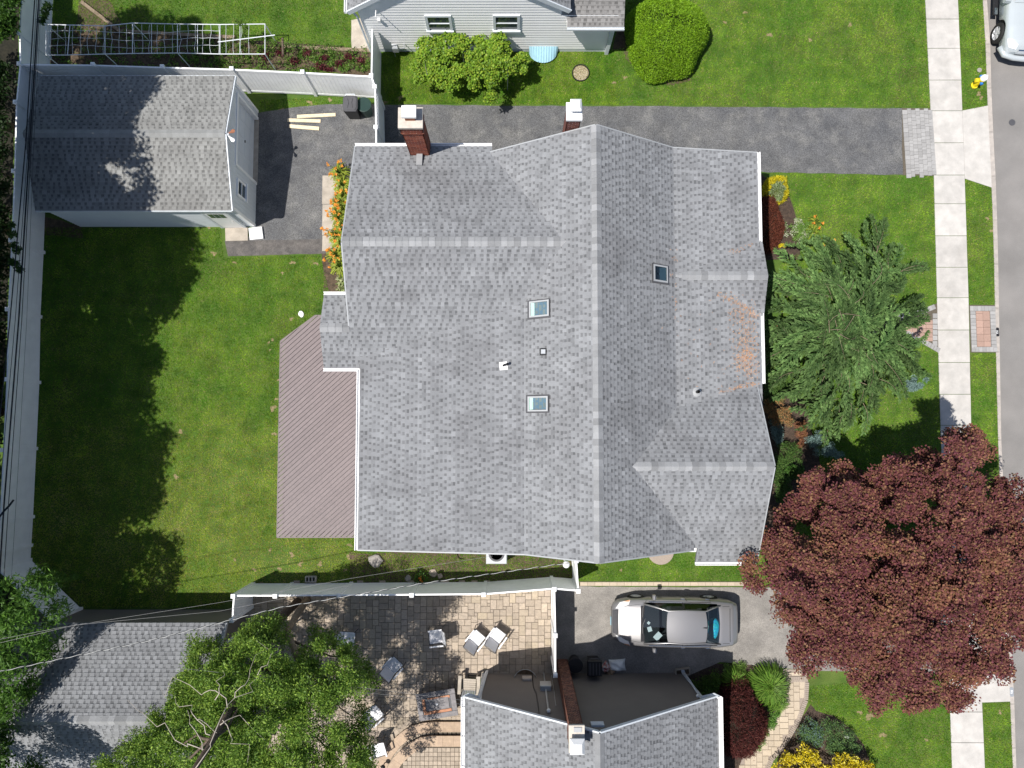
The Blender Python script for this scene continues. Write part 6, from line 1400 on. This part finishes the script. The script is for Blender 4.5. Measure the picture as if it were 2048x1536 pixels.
leaves('crown', p_, d_*.7+rand_dirs(n)*.6, RNG.uniform(.065,.12,n), RNG.uniform(.028,.048,n), np.clip(palette([(.105,.195,.028),(.155,.255,.036),(.235,.34,.052),(.12,.21,.036)], n, .2)*(.85+.3*hg),0,1), M_leaf, lt)
for k in range(12):
    c = cen[int(RNG.integers(0,len(cen)))]; s = T0[int(RNG.integers(2,6))]; b = MB(); b.tube(branch_pts(s, c, 5), [.05,.045,.035,.028,.02,.01], 5); b.build('limb', M_bark, lt, smooth=True)
TWG = [[(385,1545,8.9),(440,1440,8.2),(470,1395,7.6),(520,1350,7.2),(545,1375,7.1)], [(455,1415,7.6),(420,1380,7.5),(380,1370,7.2),(320,1375,6.8)], [(420,1470,8.1),(395,1440,7.9),(385,1410,7.6),(350,1390,7.3)], [(470,1395,7.5),(490,1370,7.3),(500,1340,7.0),(512,1280,6.2)], [(445,1440,8.0),(465,1480,7.7),(495,1525,7.4)], [(405,1500,8.4),(390,1460,8.0),(375,1420,7.8)], [(440,1450,7.8),(480,1430,7.4),(530,1480,7.0)], [(410,1500,8.2),(350,1480,7.4),(300,1440,6.7),(255,1400,6.2)], [(515,1350,7.1),(535,1330,6.9),(560,1290,6.6)], [(430,1400,7.5),(440,1370,7.4),(445,1340,7.2)], [(395,1440,8),(420,1455,7.8),(440,1470,7.6)]]
for pth in TWG:
    b = MB(); q0 = [P(*a) for a in pth]; q = [q0[0]]
    _ = [q.extend(branch_pts(a_, c_, 3, .5)[1:]) for a_, c_ in zip(q0[:-1], q0[1:])]; b.tube(q, [.016-.012*k/(len(q)-1) for k in range(len(q))], 5); b.build('dead_branch', M_twig, lt, smooth=True)

# trees beyond the west fence; their shade falls across the back lawn and the garage
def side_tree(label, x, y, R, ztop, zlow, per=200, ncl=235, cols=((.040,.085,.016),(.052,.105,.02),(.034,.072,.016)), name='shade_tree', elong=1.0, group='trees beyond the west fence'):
    t = thing(name, label, 'tree', (x, y, 0), group=group); cen = []; rad = []
    zc, hz = (ztop+zlow)/2, (ztop-zlow)/2
    for _ in range(ncl):
        d = rand_dirs(1)[0]; rr = RNG.random()**.45; cen.append((x+d[0]*R*rr, y+d[1]*R*rr*elong, zc+d[2]*hz*rr)); rad.append(RNG.uniform(.35,.75))
    p_, d_ = clump_leaves(cen, rad, per, .6); n = len(p_)
    leaves('crown', p_, rand_dirs(n,-.2,.7), RNG.uniform(.15,.25,n), RNG.uniform(.09,.14,n), palette(cols, n, .2), M_leaf, t)
    b = MB(); b.tube([(min(x,-20.4),y,0),(min(x,-20.2),y,zc*.5),(x,y,zc)], [.22,.17,.08], 8); b.build('trunk', M_bark, t, smooth=True); return t
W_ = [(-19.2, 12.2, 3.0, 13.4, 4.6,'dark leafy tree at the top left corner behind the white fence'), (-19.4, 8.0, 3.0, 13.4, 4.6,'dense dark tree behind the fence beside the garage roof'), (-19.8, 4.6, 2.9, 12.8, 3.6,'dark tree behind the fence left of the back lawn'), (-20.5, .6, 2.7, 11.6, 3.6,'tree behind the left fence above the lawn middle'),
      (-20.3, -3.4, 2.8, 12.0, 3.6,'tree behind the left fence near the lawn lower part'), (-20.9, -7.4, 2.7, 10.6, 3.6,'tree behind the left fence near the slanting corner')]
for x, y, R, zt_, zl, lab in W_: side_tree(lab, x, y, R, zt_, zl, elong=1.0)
def bush_px(name, label, cat, pts, zr, per, L_, W__, cols, mat_=None, group=None, kind=None, flat=0.0, dz=.5, stems=True, rad_=(.2,.35)):
    """A low plant made of clumps at pixel spots (px, py, z)."""
    c0 = P(pts[0][0], pts[0][1], 0); t = thing(name, label, cat, (c0[0],c0[1],0), group=group); cen = [P(*q) for q in pts]; rad = [RNG.uniform(*rad_) for _ in cen]
    p_, d_ = clump_leaves(cen, rad, per, .8, .8); n = len(p_); p_[:,2] = np.maximum(p_[:,2], .03)
    leaves('foliage', p_, d_*dz+rand_dirs(n,.1)*.7, RNG.uniform(L_*.7,L_*1.3,n), RNG.uniform(W__*.7,W__*1.3,n), palette(cols, n, .18), mat_ or M_leaf, t, flat=flat)
    if stems:
        b = MB(); 
        m_ = np.mean(np.array(cen), axis=0); b.tube([(m_[0],m_[1],0),(m_[0]+.02,m_[1],max(.08,m_[2]*.7))], [.03,.015], 6); b.build('stem', M_bark, t)
    return t
rnd = random.Random(31)
def spread(poly, n, z0, z1): 
    out = []; xs = [q[0] for q in poly]; ys = [q[1] for q in poly]
    while len(out) < n:
        x, y = rnd.uniform(min(xs),max(xs)), rnd.uniform(min(ys),max(ys))
        if in_poly(np.array([x]),np.array([y]),poly)[0]:
            d = min(1,float(poly_dist(np.array([x]),np.array([y]),poly)[0])/(.35*min(max(xs)-min(xs),max(ys)-min(ys))+1)); out.append((x,y,z0+(z1-z0)*math.sqrt(1-(1-d)**2)))
    return out
G_B = [(.085,.17,.018),(.115,.21,.022),(.065,.135,.018)]
bush_px('fence_shrub', 'leafy shrub poking over the white fence at the top left', 'shrub', spread([(-20,-20),(40,-10),(50,15),(38,28),(25,60),(-20,80)], 30, 1.6, 2.4), 0, 160, .13, .07, [(.05,.12,.018),(.07,.15,.02)], rad_=(.25,.45))
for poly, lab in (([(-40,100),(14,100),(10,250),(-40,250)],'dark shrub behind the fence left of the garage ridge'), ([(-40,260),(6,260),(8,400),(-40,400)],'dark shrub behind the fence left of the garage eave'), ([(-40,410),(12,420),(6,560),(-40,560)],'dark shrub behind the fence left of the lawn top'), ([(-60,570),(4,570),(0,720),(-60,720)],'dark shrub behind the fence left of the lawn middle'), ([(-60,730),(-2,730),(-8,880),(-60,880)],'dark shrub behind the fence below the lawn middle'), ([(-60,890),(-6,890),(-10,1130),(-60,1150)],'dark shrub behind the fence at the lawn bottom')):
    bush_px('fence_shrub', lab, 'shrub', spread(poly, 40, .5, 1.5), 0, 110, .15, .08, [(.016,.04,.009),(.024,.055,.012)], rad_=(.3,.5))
for pts, lab in (([(26,470,2.4),(30,490,2.3),(34,500,2.3),(24,450,2.4)], 'leafy sprig reaching over the left fence'), ([(34,530,2.3),(40,540,2.3),(26,525,2.3)], 'second leafy sprig reaching over the left fence below the first'), ([(92,22,2.3),(88,35,2.2),(97,12,2.3),(84,42,2.3)], 'dark leafy sprig hanging beside the cables, top left')):
    bush_px('leafy_sprig', lab, 'branch', pts, 0, 70, .15, .06, [(.04,.09,.016),(.05,.11,.02)], stems=False, rad_=(.12,.2)); 
wl = bush_px('willow_tree', 'feathery green tree over the slanting fence, bottom left', 'tree', spread([(-40,1165),(60,1150),(85,1150),(110,1165),(120,1200),(130,1230),(110,1290),(90,1330),(60,1400),(45,1450),(-40,1480)], 95, 3.0, 5.0), 0, 110, .20, .045, [(.085,.185,.028),(.12,.24,.035),(.065,.145,.025)], dz=.3, rad_=(.28,.5), stems=False)
b = MB(); c = P(20,1250,0); b.tube([(c[0]-2,c[1],0),(c[0]-1.6,c[1],2.5),(c[0]-.6,c[1]-.2,4)], [.16,.12,.04], 8); b.build('trunk', M_bark, wl)
bush_px('leafy_sprig', 'bright sprig of leaves above the slanting fence panel', 'branch', [(125,1155,3.2),(138,1158,3.2),(118,1150,3.2),(150,1154,3.2)], 0, 45, .14, .045, [(.09,.18,.03)], stems=False, rad_=(.1,.16))
bush_px('corner_tree', 'dark leafy tree in the bottom left corner over the shed roof', 'tree', spread([(-60,1475),(20,1480),(60,1510),(85,1560),(85,1640),(-60,1640)], 60, 4.0, 6.0), 0, 170, .13, .07, [(.045,.10,.018),(.06,.125,.02)], rad_=(.3,.5))

# round clipped shrub
hp_ = [(1252,118),(1258,80),(1270,40),(1290,0),(1320,-25),(1370,-20),(1410,5),(1419,50),(1415,90),(1395,130),(1355,152),(1310,160),(1275,145)]
hs = thing('clipped_shrub', 'large round clipped bright green shrub at the top', 'shrub', P(1335,85,0)[:2]+(0,))
cx_, cy_ = PX(1336,62,1.0), PY(1336,62,1.0); n = 52000; d = rand_dirs(n, .25); d[:,2] = np.abs(d[:,2]); aa = np.arctan2(d[:,1], d[:,0])
rr = 1.0+.05*np.sin(3*aa+1)+.04*np.sin(5*aa)+.03*np.sin(7*aa+2)+.015*RNG.normal(size=n); sx_, sy_, sz_ = 1.62, 1.72, 1.75
p_ = np.stack([cx_+d[:,0]*sx_*rr, cy_+d[:,1]*sy_*rr, .25+d[:,2]*sz_*rr-np.abs(RNG.normal(size=n))*.03], 1)
nn = smooth_noise(p_[:,0]*3, p_[:,1]*3, 1.2, 4)[:,None]
leaves('foliage', p_, d*.5+rand_dirs(n)*.8, RNG.uniform(.045,.08,n), RNG.uniform(.024,.04,n), np.clip(palette([(.20,.36,.016),(.25,.42,.02),(.155,.30,.016)], n, .15)*(1+.12*nn),0,1), M_leaf, hs)
b = MB(); b.lathe([(0,.05),(1.25,.1),(1.35,.55),(1.1,1.1),(.7,1.45),(0,1.6)], (cx_,cy_,0), 28); b.build('inner_twigs', mat('dense_twig_core', (.035,.06,.012), .95, .3, 6), hs, smooth=True)
# grape vine
gvp = [(818,140),(830,110),(838,85),(862,78),(885,82),(895,62),(915,60),(935,80),(960,80),(985,85),(1000,60),(1010,70),(1015,100),(1050,120),(1050,140),(1015,150),(995,170),(985,200),(975,205),(965,180),(930,170),(900,178),(870,165),(835,160)]
gv_ = thing('grape_vine', 'bright green grape vine on wire posts beside the white house', 'vine', P(930,150,0)[:2]+(0,))
cen = [P(x,y,z) for x,y,z in spread(gvp, 120, 1.0, 2.0)]; rad = [RNG.uniform(.16,.32) for _ in cen]; p_, d_ = clump_leaves(cen, rad, 125, .8); n = len(p_)
leaves('foliage', p_, rand_dirs(n,-.15,.4), RNG.uniform(.065,.115,n), RNG.uniform(.06,.10,n), palette([(.17,.30,.022),(.22,.36,.028),(.12,.23,.02),(.27,.36,.035)], n, .15), M_leaf, gv_, flat=.5)
for x_, y_ in ((845,165),(855,150),(1015,180),(930,150)): c = P(x_,y_,0); b = MB(); b.tube([(c[0],c[1],0),(c[0]+.02,c[1]+.05,1.6)], .02, 6); b.build('vine_post', M_galv, gv_)
# daylily bed behind the house
def daylily(px_, py_, label, group, nl=95, nf=7, R=.42, tall=.75, lean=(0,0)):
    c = P(px_, py_, 0); t = thing('daylily_clump', label, 'daylily', (c[0],c[1],0), group=group); n = nl; a = RNG.uniform(0,6.28,n); V = []; C_ = []
    for k in range(n):
        ca, sa_ = math.cos(a[k]), math.sin(a[k]); r_ = R*RNG.uniform(.6,1.2); h_ = RNG.uniform(.3,.5); w = .016; pr_ = [(0,0),(r_*.35,h_),(r_*.7,h_*.95),(r_,h_*.55)]
        for (r0,z0),(r1,z1) in zip(pr_[:-1], pr_[1:]):
            V += [(c[0]+ca*r0-sa_*w,c[1]+sa_*r0+ca*w,z0),(c[0]+ca*r0+sa_*w,c[1]+sa_*r0-ca*w,z0),(c[0]+ca*r1+sa_*w,c[1]+sa_*r1-ca*w,z1),(c[0]+ca*r1-sa_*w,c[1]+sa_*r1+ca*w,z1)]; C_.append(np.array([.19,.28,.04])*RNG.uniform(.7,1.4)+np.array([.10,.07,.0])*(z1<z0))
    raw_mesh('leaf_blades', np.array(V), None, 4, np.array(C_), M_leaf, t)
    for k in range(nf):
        q = np.array([c[0]+RNG.normal()*R*.55+lean[0], c[1]+RNG.normal()*R*.6+lean[1], tall*RNG.uniform(.85,1.15)]); b = MB(); b.tube([(c[0],c[1],.1),tuple((q+np.array([c[0],c[1],.5]))/2),tuple(q)], .006, 4); b.build('stalk', M_green2, t)
        m_ = 11; dd = rand_dirs(m_, .3, .5); leaves('flower', q+dd*.04, dd, .10, .042, palette([(.80,.36,.05),(.85,.44,.08),(.75,.28,.04)], m_, .1), M_leaf, t, flat=.3)
M_green2 = mat('green_stem', (.08,.15,.03), .7, .1)
ORDW = ['topmost','second','third','fourth','fifth','sixth','seventh','eighth','ninth','tenth','lowest']
for k_, (px_, py_, nf, lx) in enumerate(sorted(((683,350,8,-.3),(690,375,7,-.1),(693,398,8,-.1),(690,422,6,-.2),(684,440,9,-.5),(690,458,9,-.3),(680,475,9,-.5),(688,492,7,-.2),(676,515,7,-.35),(684,535,5,-.3),(690,410,5,0)), key=lambda t: t[1])):
    daylily(px_, py_, ('%s daylily clump with orange flowers in the strip behind the house' % ORDW[k_]) if k_ in (0,10) else ('%s orange daylily clump from the top in the strip behind the house' % ORDW[k_]), 'daylilies behind the house', nf=nf, lean=(lx*.5,0))
def hosta(px_, py_, label, group, R=.28, cols=((.42,.46,.22),(.52,.54,.32),(.2,.3,.07))):
    bush_px('hosta', label, 'hosta', [(px_+rnd.uniform(-6,6), py_+rnd.uniform(-6,6), .16) for _ in range(6)], 0, 28, .16, .06, cols, group=group, dz=.9, stems=False, rad_=(R*.5,R*.8))
for px_, py_, w_ in ((676,400,'middle'),(674,425,'lowest'),(690,388,'topmost')): hosta(px_, py_, w_+' of the cream edged hostas among the daylilies', 'hostas among the daylilies')
hosta(683,556,'cream edged hosta at the back corner of the house, upper one','hostas at the back corner'); hosta(684,575,'cream edged hosta at the back corner of the house, lower one','hostas at the back corner')
for k, (px_, py_) in enumerate(((672,520),(668,530),(672,543),(680,548))): flat_stone(('topmost','second','third','lowest')[k]+' small brown edging stone in the bare soil strip behind the house', px_, py_, .12, .09, M_barkl, name='edging_stone', group='edging stones behind the house')
# front corner bed
def dome(name, label, cx, cy, sx, sy, sz, z0, n, L_, W__, cols, m=M_leafd, core=(.02,.015,.01), dirs=.6, group=None, cat='shrub', colfn=None):
    t = thing(name, label, cat, (cx,cy,0), group=group); d = rand_dirs(n,.3); d[:,2] = np.abs(d[:,2]); rr = 1+.06*RNG.normal(size=n); aa = np.arctan2(d[:,1],d[:,0]); rr *= 1+.06*np.sin(3*aa+cx)+.05*np.sin(5*aa+cy)
    p_ = np.stack([cx+d[:,0]*sx*rr, cy+d[:,1]*sy*rr, z0+d[:,2]*sz*rr],1); c_ = palette(cols, n, .2)
    if colfn is not None: c_ = colfn(d, p_, c_)
    leaves('foliage', p_, d*dirs+rand_dirs(n)*.7, RNG.uniform(L_*.7,L_*1.3,n), W__, c_, m, t)
    b = MB(); b.lathe([(0,.02),(.8,.03),(.86,.35),(.7,.65),(.4,.85),(0,.9)], (0,0,0), 20); b.v = [(cx+x*sx, cy+y*sy, max(.01,z0*.5+z*sz)) for x,y,z in b.v]; b.build('inner_twigs', mat('twig_core', core, .95, .2), t, smooth=True); return t
c = P(1535,446,.5); dome('laceleaf_maple', 'low smooth dark red mounded shrub against the front wall', c[0]-.08, c[1], .78, 1.05, .95, 0, 17000, .10, .016, [(.13,.038,.022),(.10,.028,.02),(.16,.055,.03)])
c = P(1554,377,.4)
def two_tone(d, p, c_):
    inner = np.hypot((d[:,0]+.14)/.52, (d[:,1]+.34)/.66) < 1+.12*np.sin(9*np.arctan2(d[:,1],d[:,0])); c_ = c_.copy(); c_[inner] = palette([(.28,.36,.17),(.38,.42,.26),(.2,.3,.1)], int(inner.sum()), .2); return c_
dome('variegated_shrub', 'round yellow shrub with a pale green middle at the lawn edge', c[0], c[1], .50, .54, .78, 0, 8000, .06, .025, [(.62,.52,.02),(.70,.60,.03),(.52,.46,.02)], M_leaf, (.05,.06,.01), colfn=two_tone)
bush_px('white_flower_clump', 'white flowering clump beside the dark red mounded shrub', 'flowers', spread([(1562,440),(1600,438),(1615,470),(1590,490),(1570,480)], 18, .15, .35), 0, 90, .05, .035, [(.62,.62,.50),(.5,.52,.35),(.15,.27,.05)], stems=False, rad_=(.1,.18))
bush_px('yellow_flower_clump', 'small bright yellow clump below the white flowers', 'flowers', [(1564,490,.2),(1570,491,.2),(1560,492,.18)], 0, 70, .05, .03, [(.70,.60,.03)], stems=False, rad_=(.08,.12))
bush_px('leafy_clump', 'light green leafy clump right of the white flowers', 'plant', spread([(1580,445),(1625,445),(1630,475),(1590,480)], 14, .15, .4), 0, 60, .12, .03, [(.15,.28,.05),(.2,.33,.08)], stems=False, rad_=(.1,.2))
for k, (x_, y_) in enumerate(((1624,450),(1618,466),(1644,492))): daylily(x_, y_, ('upper','middle','lower')[k]+' of three orange daylilies at the top edge of the weeping evergreen', 'daylilies by the evergreen', nl=18, nf=2, R=.3, tall=.7)
# conifers in front of the house
bush_px('orange_juniper', 'orange tipped spreading conifer against the front wall', 'shrub', spread([(1525,800),(1555,795),(1580,810),(1580,845),(1560,860),(1535,835)], 22, .4, 1.0), 0, 170, .10, .018, [(.42,.22,.09),(.36,.20,.09),(.12,.13,.06)], M_leafd, rad_=(.14,.24))
bush_px('bronze_shrub', 'narrow bronze brown shrub right of the orange conifer', 'shrub', spread([(1588,842),(1605,840),(1612,880),(1605,920),(1592,890)], 16, .4, .9), 0, 150, .09, .018, [(.26,.11,.06),(.20,.09,.06),(.3,.16,.07)], M_leafd, rad_=(.12,.2))
BLU = [(.16,.25,.23),(.22,.32,.30),(.12,.19,.18)]
bush_px('blue_juniper', 'blue grey conifer beside the front wall', 'shrub', spread([(1540,842),(1560,850),(1566,880),(1555,890),(1543,868)], 16, .4, .9), 0, 140, .08, .02, BLU, M_leafd, rad_=(.12,.2))
bush_px('blue_spruce', 'blue grey spruce tips below the weeping evergreen', 'shrub', spread([(1612,880),(1640,865),(1665,890),(1690,905),(1665,920),(1640,912)], 26, .7, 1.6), 0, 130, .09, .018, BLU, M_leafd, rad_=(.12,.22))
bush_px('blue_spruce', 'blue grey spruce tip right of the weeping evergreen', 'shrub', spread([(1782,762),(1830,752),(1862,758),(1840,775),(1815,782)], 22, .9, 1.9), 0, 130, .09, .018, BLU, M_leafd, rad_=(.1,.2))
for poly, lab in (([(1548,885),(1600,890),(1605,925),(1590,960),(1555,930)],'dark green low conifer in the shaded front bed'), ([(1553,940),(1580,950),(1570,1000),(1545,1000)],'small green shrub beside the front gable'), ([(1530,760),(1580,765),(1560,800),(1530,800)],'green conifer at the front wall below the gutter end')):
    bush_px('low_conifer', lab, 'shrub', spread(poly, 22, .3, .9), 0, 150, .10, .022, [(.06,.125,.03),(.085,.15,.035)], M_leafd, rad_=(.16,.28))
bush_px('green_shrub', 'bright green leafy shrub in the dark front bed', 'shrub', spread([(1565,925),(1600,925),(1605,950),(1575,955)], 10, .3, .7), 0, 80, .12, .06, [(.07,.17,.03)], rad_=(.14,.22))
# southern front bed
c = P(1487,1445,.8); dome('laceleaf_maple', 'dark red mounded shrub beside the buff path', c[0]-.1, c[1], .98, 1.45, 1.5, 0, 22000, .10, .02, [(.085,.024,.022),(.065,.018,.018),(.11,.034,.026)])
def grass_tuft(label, px_, py_, R, h_, n, cols, group=None):
    c = P(px_, py_, 0); t = thing('grass_clump', label, 'grass clump', (c[0],c[1],0), group=group); V = []; a = RNG.uniform(0,6.28,n); C_ = palette(cols, n, .2); CC = []
    for k in range(n):
        ca, sa_ = math.cos(a[k]), math.sin(a[k]); r_ = R*RNG.uniform(.04,1.1); hh = h_*RNG.uniform(.7,1.1); w = .009; pr_ = [(r_*.05,0),(r_*.45,hh*.9),(r_*.8,hh*.95),(r_*1.05,hh*.55)]
        for (r0,z0),(r1,z1) in zip(pr_[:-1], pr_[1:]):
            V += [(c[0]+ca*r0-sa_*w,c[1]+sa_*r0+ca*w,z0),(c[0]+ca*r0+sa_*w,c[1]+sa_*r0-ca*w,z0),(c[0]+ca*r1+sa_*w,c[1]+sa_*r1-ca*w,z1),(c[0]+ca*r1-sa_*w,c[1]+sa_*r1+ca*w,z1)]; CC.append(C_[k])
    raw_mesh('blades', np.array(V), None, 4, np.array(CC), M_leaf, t); return t
GC_ = [(.09,.19,.02),(.13,.25,.03),(.17,.28,.04)]
grass_tuft('large fountain of bright ornamental grass at the driveway edge', 1530, 1363, .80, .7, 1500, GC_); grass_tuft('smaller ornamental grass clump at the wall shadow edge', 1466, 1357, .55, .5, 700, GC_); grass_tuft('ornamental grass clump below the large grass fountain', 1550, 1398, .45, .4, 600, GC_)
bush_px('ground_cover', 'bright green ground cover between red shrub and buff path', 'ground cover', spread([(1540,1415),(1562,1410),(1555,1440),(1535,1470),(1520,1500),(1512,1490),(1532,1450)], 26, .1, .2), 0, 80, .07, .03, [(.13,.28,.05),(.18,.33,.07)], stems=False, rad_=(.1,.16))
bush_px('ground_cover', 'light green low plants along the south driveway edge', 'ground cover', spread([(1442,1325),(1490,1326),(1485,1342),(1445,1345)], 16, .1, .2), 0, 70, .06, .03, [(.16,.28,.05),(.2,.3,.08)], stems=False, rad_=(.1,.16))
for poly, lab in (([(1376,1356),(1415,1360),(1428,1385),(1395,1380)],'shaded yellow green shrub left of the downspout bed'), ([(1405,1345),(1438,1345),(1436,1385),(1415,1370)],'shaded dark green shrub at the house corner')):
    bush_px('corner_shrub', lab, 'shrub', spread(poly, 14, .3, .7), 0, 90, .08, .04, [(.09,.16,.02),(.06,.12,.02)], rad_=(.15,.25))
YL = [(.62,.50,.015),(.72,.58,.02),(.50,.42,.015),(.75,.66,.12)]
bush_px('golden_shrub', 'bright yellow shrub beside the buff path at the bottom edge', 'shrub', spread([(1550,1540),(1568,1510),(1592,1494),(1610,1492),(1632,1512),(1645,1540),(1640,1600),(1540,1600)], 46, .5, 1.1), 0, 90, .10, .05, YL, rad_=(.16,.26))
bush_px('golden_shrub', 'bright yellow shrub at the bottom edge near the mulch curve', 'shrub', spread([(1652,1540),(1672,1516),(1705,1508),(1735,1518),(1748,1545),(1745,1600),(1650,1600)], 46, .5, 1.1), 0, 90, .10, .05, YL, rad_=(.16,.26))
JN = [(.09,.17,.05),(.12,.21,.06),(.08,.14,.07)]
bush_px('spreading_juniper', 'blue green spreading juniper left side of the curved bed', 'shrub', spread([(1598,1444),(1618,1440),(1640,1455),(1645,1485),(1620,1490),(1590,1475)], 34, .2, .5), 0, 90, .09, .02, [(.13,.20,.19),(.10,.19,.06),(.12,.21,.07)], M_leafd, rad_=(.14,.24))
bush_px('spreading_juniper', 'green spreading juniper right side of the curved bed', 'shrub', spread([(1645,1440),(1680,1448),(1705,1470),(1722,1495),(1700,1510),(1660,1500),(1645,1480)], 46, .2, .5), 0, 90, .09, .02, JN, M_leafd, rad_=(.14,.24))
flat_stone('bright white oval stone in the curved juniper bed', 1695, 1474, .10, .12, M_trim, .7); flat_stone('tan stone beside the white oval stone', 1686, 1465, .07, .10, M_tan)
# vegetable bed plants: weeds nobody could count, and the red leaved plants one by one
wp = []
while len(wp) < 420:
    x_, y_ = rnd.uniform(105,742), rnd.uniform(58,142)
    if in_poly(np.array([x_]), np.array([y_]), BED_N)[0] and rnd.random() < (1.0 if x_ > 380 else .38): wp.append(P(x_, y_, .07+.08*rnd.random()))
p_, d_ = clump_leaves(wp, [rnd.uniform(.09,.24) for _ in wp], 26, .6, .8); n = len(p_); p_[:,2] = np.maximum(p_[:,2], .02)
tag(leaves('weeds', p_, d_*.5+rand_dirs(n,.1)*.7, RNG.uniform(.06,.12,n), RNG.uniform(.025,.05,n), palette([(.10,.21,.03),(.15,.28,.04),(.08,.16,.025),(.19,.25,.06)], n, .2), M_leaf, None, 'stuff'), 'green weeds and seedlings scattered over the vegetable bed', 'weeds')
RVP = sorted([(612,106),(590,122),(648,118),(678,128),(655,136),(697,112),(720,120),(560,104),(530,112),(636,133)])
for k, (x_, y_) in enumerate(RVP):
    bush_px('red_leaf_plant', ('leftmost dark red leaved plant in the vegetable bed' if k == 0 else 'rightmost dark red leaved plant in the vegetable bed' if k == len(RVP)-1 else '%s dark red leaved plant from the left in the vegetable bed' % ORDW[k]), 'plant', [(x_+rnd.uniform(-6,6), y_+rnd.uniform(-4,4), .14) for _ in range(4)], 0, 40, .09, .04, [(.10,.02,.03),(.14,.03,.04)], group='red vegetable plants', stems=False, rad_=(.1,.2))
bush_px('climbing_plant', 'tall climbing plant growing through the right end of the trellis', 'plant', [(478,60,1.0),(484,50,1.3),(488,70,.9),(476,45,1.3),(492,58,1.1),(480,75,.8)], 0, 60, .11, .035, [(.12,.2,.03),(.09,.16,.03)], rad_=(.14,.24))

# ---------------------------------------------------------------- overhead cables
def cable(label, pts, r, m, sag=.0, name='overhead_cable', group=None):
    q = [Vector(P(*a)) for a in pts]; out = []
    for a, c in zip(q[:-1], q[1:]):
        for k in range(10): t = k/10; v = a.lerp(c, t); v.z -= sag*4*t*(1-t); out.append(v)
    out.append(q[-1]); b = MB(); b.tube(out, r, 6); o = b.build(name, m); tag(o, label, 'cable', group); return o
zc = 4.3; M_wirew = mat('bare_aluminium_wire', (.48,.48,.46), .5, .1)
for k, (xa, xm, xb, r, lab) in enumerate(((70,52,-10,.032,'thick outer black cable along the left fence'), (74,57,6,.016,'thin black cable second from left along the fence'), (78,60,17,.042,'thickest black cable bundle along the left fence'), (81,63,26,.020,'thin black cable right of the bundle along the fence'), (83,68,41,.008,'fine grey wire rightmost along the left fence'))):
    cable(lab, [(xa+3,-60,zc),(xm,280,zc-.1),((xm+xb)/2-1,640,zc-.15),(xb-9,1010,zc),(xb-40,1500,zc+.1)], r*.62, M_cable, 0.0)
svc = thing('service_cable', 'twisted black and white service cable slanting from the house to the lower left', 'cable', P(1136,1126,4.6))
_q = [Vector(P(*a)) for a in [(1136,1126,4.6),(850,1166,4.9),(560,1215,5.4),(300,1281,6.0),(-20,1347,6.6),(-200,1385,7.0)]]
for ph, mm in ((0.0, M_wirew), (math.pi, M_cable)):
    out = []; s_ = 0.0
    for a, c in zip(_q[:-1], _q[1:]):
        n_ = int((c-a).length/.04); d = (c-a).normalized(); sd = d.cross(Vector((0,0,1))).normalized(); up = sd.cross(d)
        for k in range(n_):
            v = a.lerp(c, k/n_); t = (s_+(c-a).length*k/n_)*6.283/.55+ph; out.append(v+(sd*math.cos(t)+up*math.sin(t))*.011)
        s_ += (c-a).length
    b = MB(); b.tube(out, .008, 5); b.build('strand', mm, svc)
cable('thin grey wire crossing the back lawn towards the patio fence', [(985,1112,4.4),(700,1157,4.9),(440,1205,5.4),(120,1255,6),(-60,1290,6.3)], .0042, M_wire); cable('second thin grey wire just below the first towards the shed roof', [(700,1170,5.0),(440,1222,5.4),(150,1250,6.0),(-60,1300,6.3)], .0042, M_wire)
cable('thin wire from the taupe roof corner to the left over the patio', [(1010,1422,3.5),(935,1402,4.2),(780,1382,5.2),(640,1366,6.0),(300,1330,7)], .0042, M_wire); cable('lower thin wire from the taupe roof over the fire table', [(1010,1424,3.5),(935,1410,4.2),(780,1390,5.2),(560,1370,6.2)], .0042, M_wire)
cable('short black cable splice with loop over the left fence', [(-6,1040,4.3),(8,1022,4.3),(18,1012,4.3),(27,1000,4.3)], .035, M_cable, name='cable_splice')
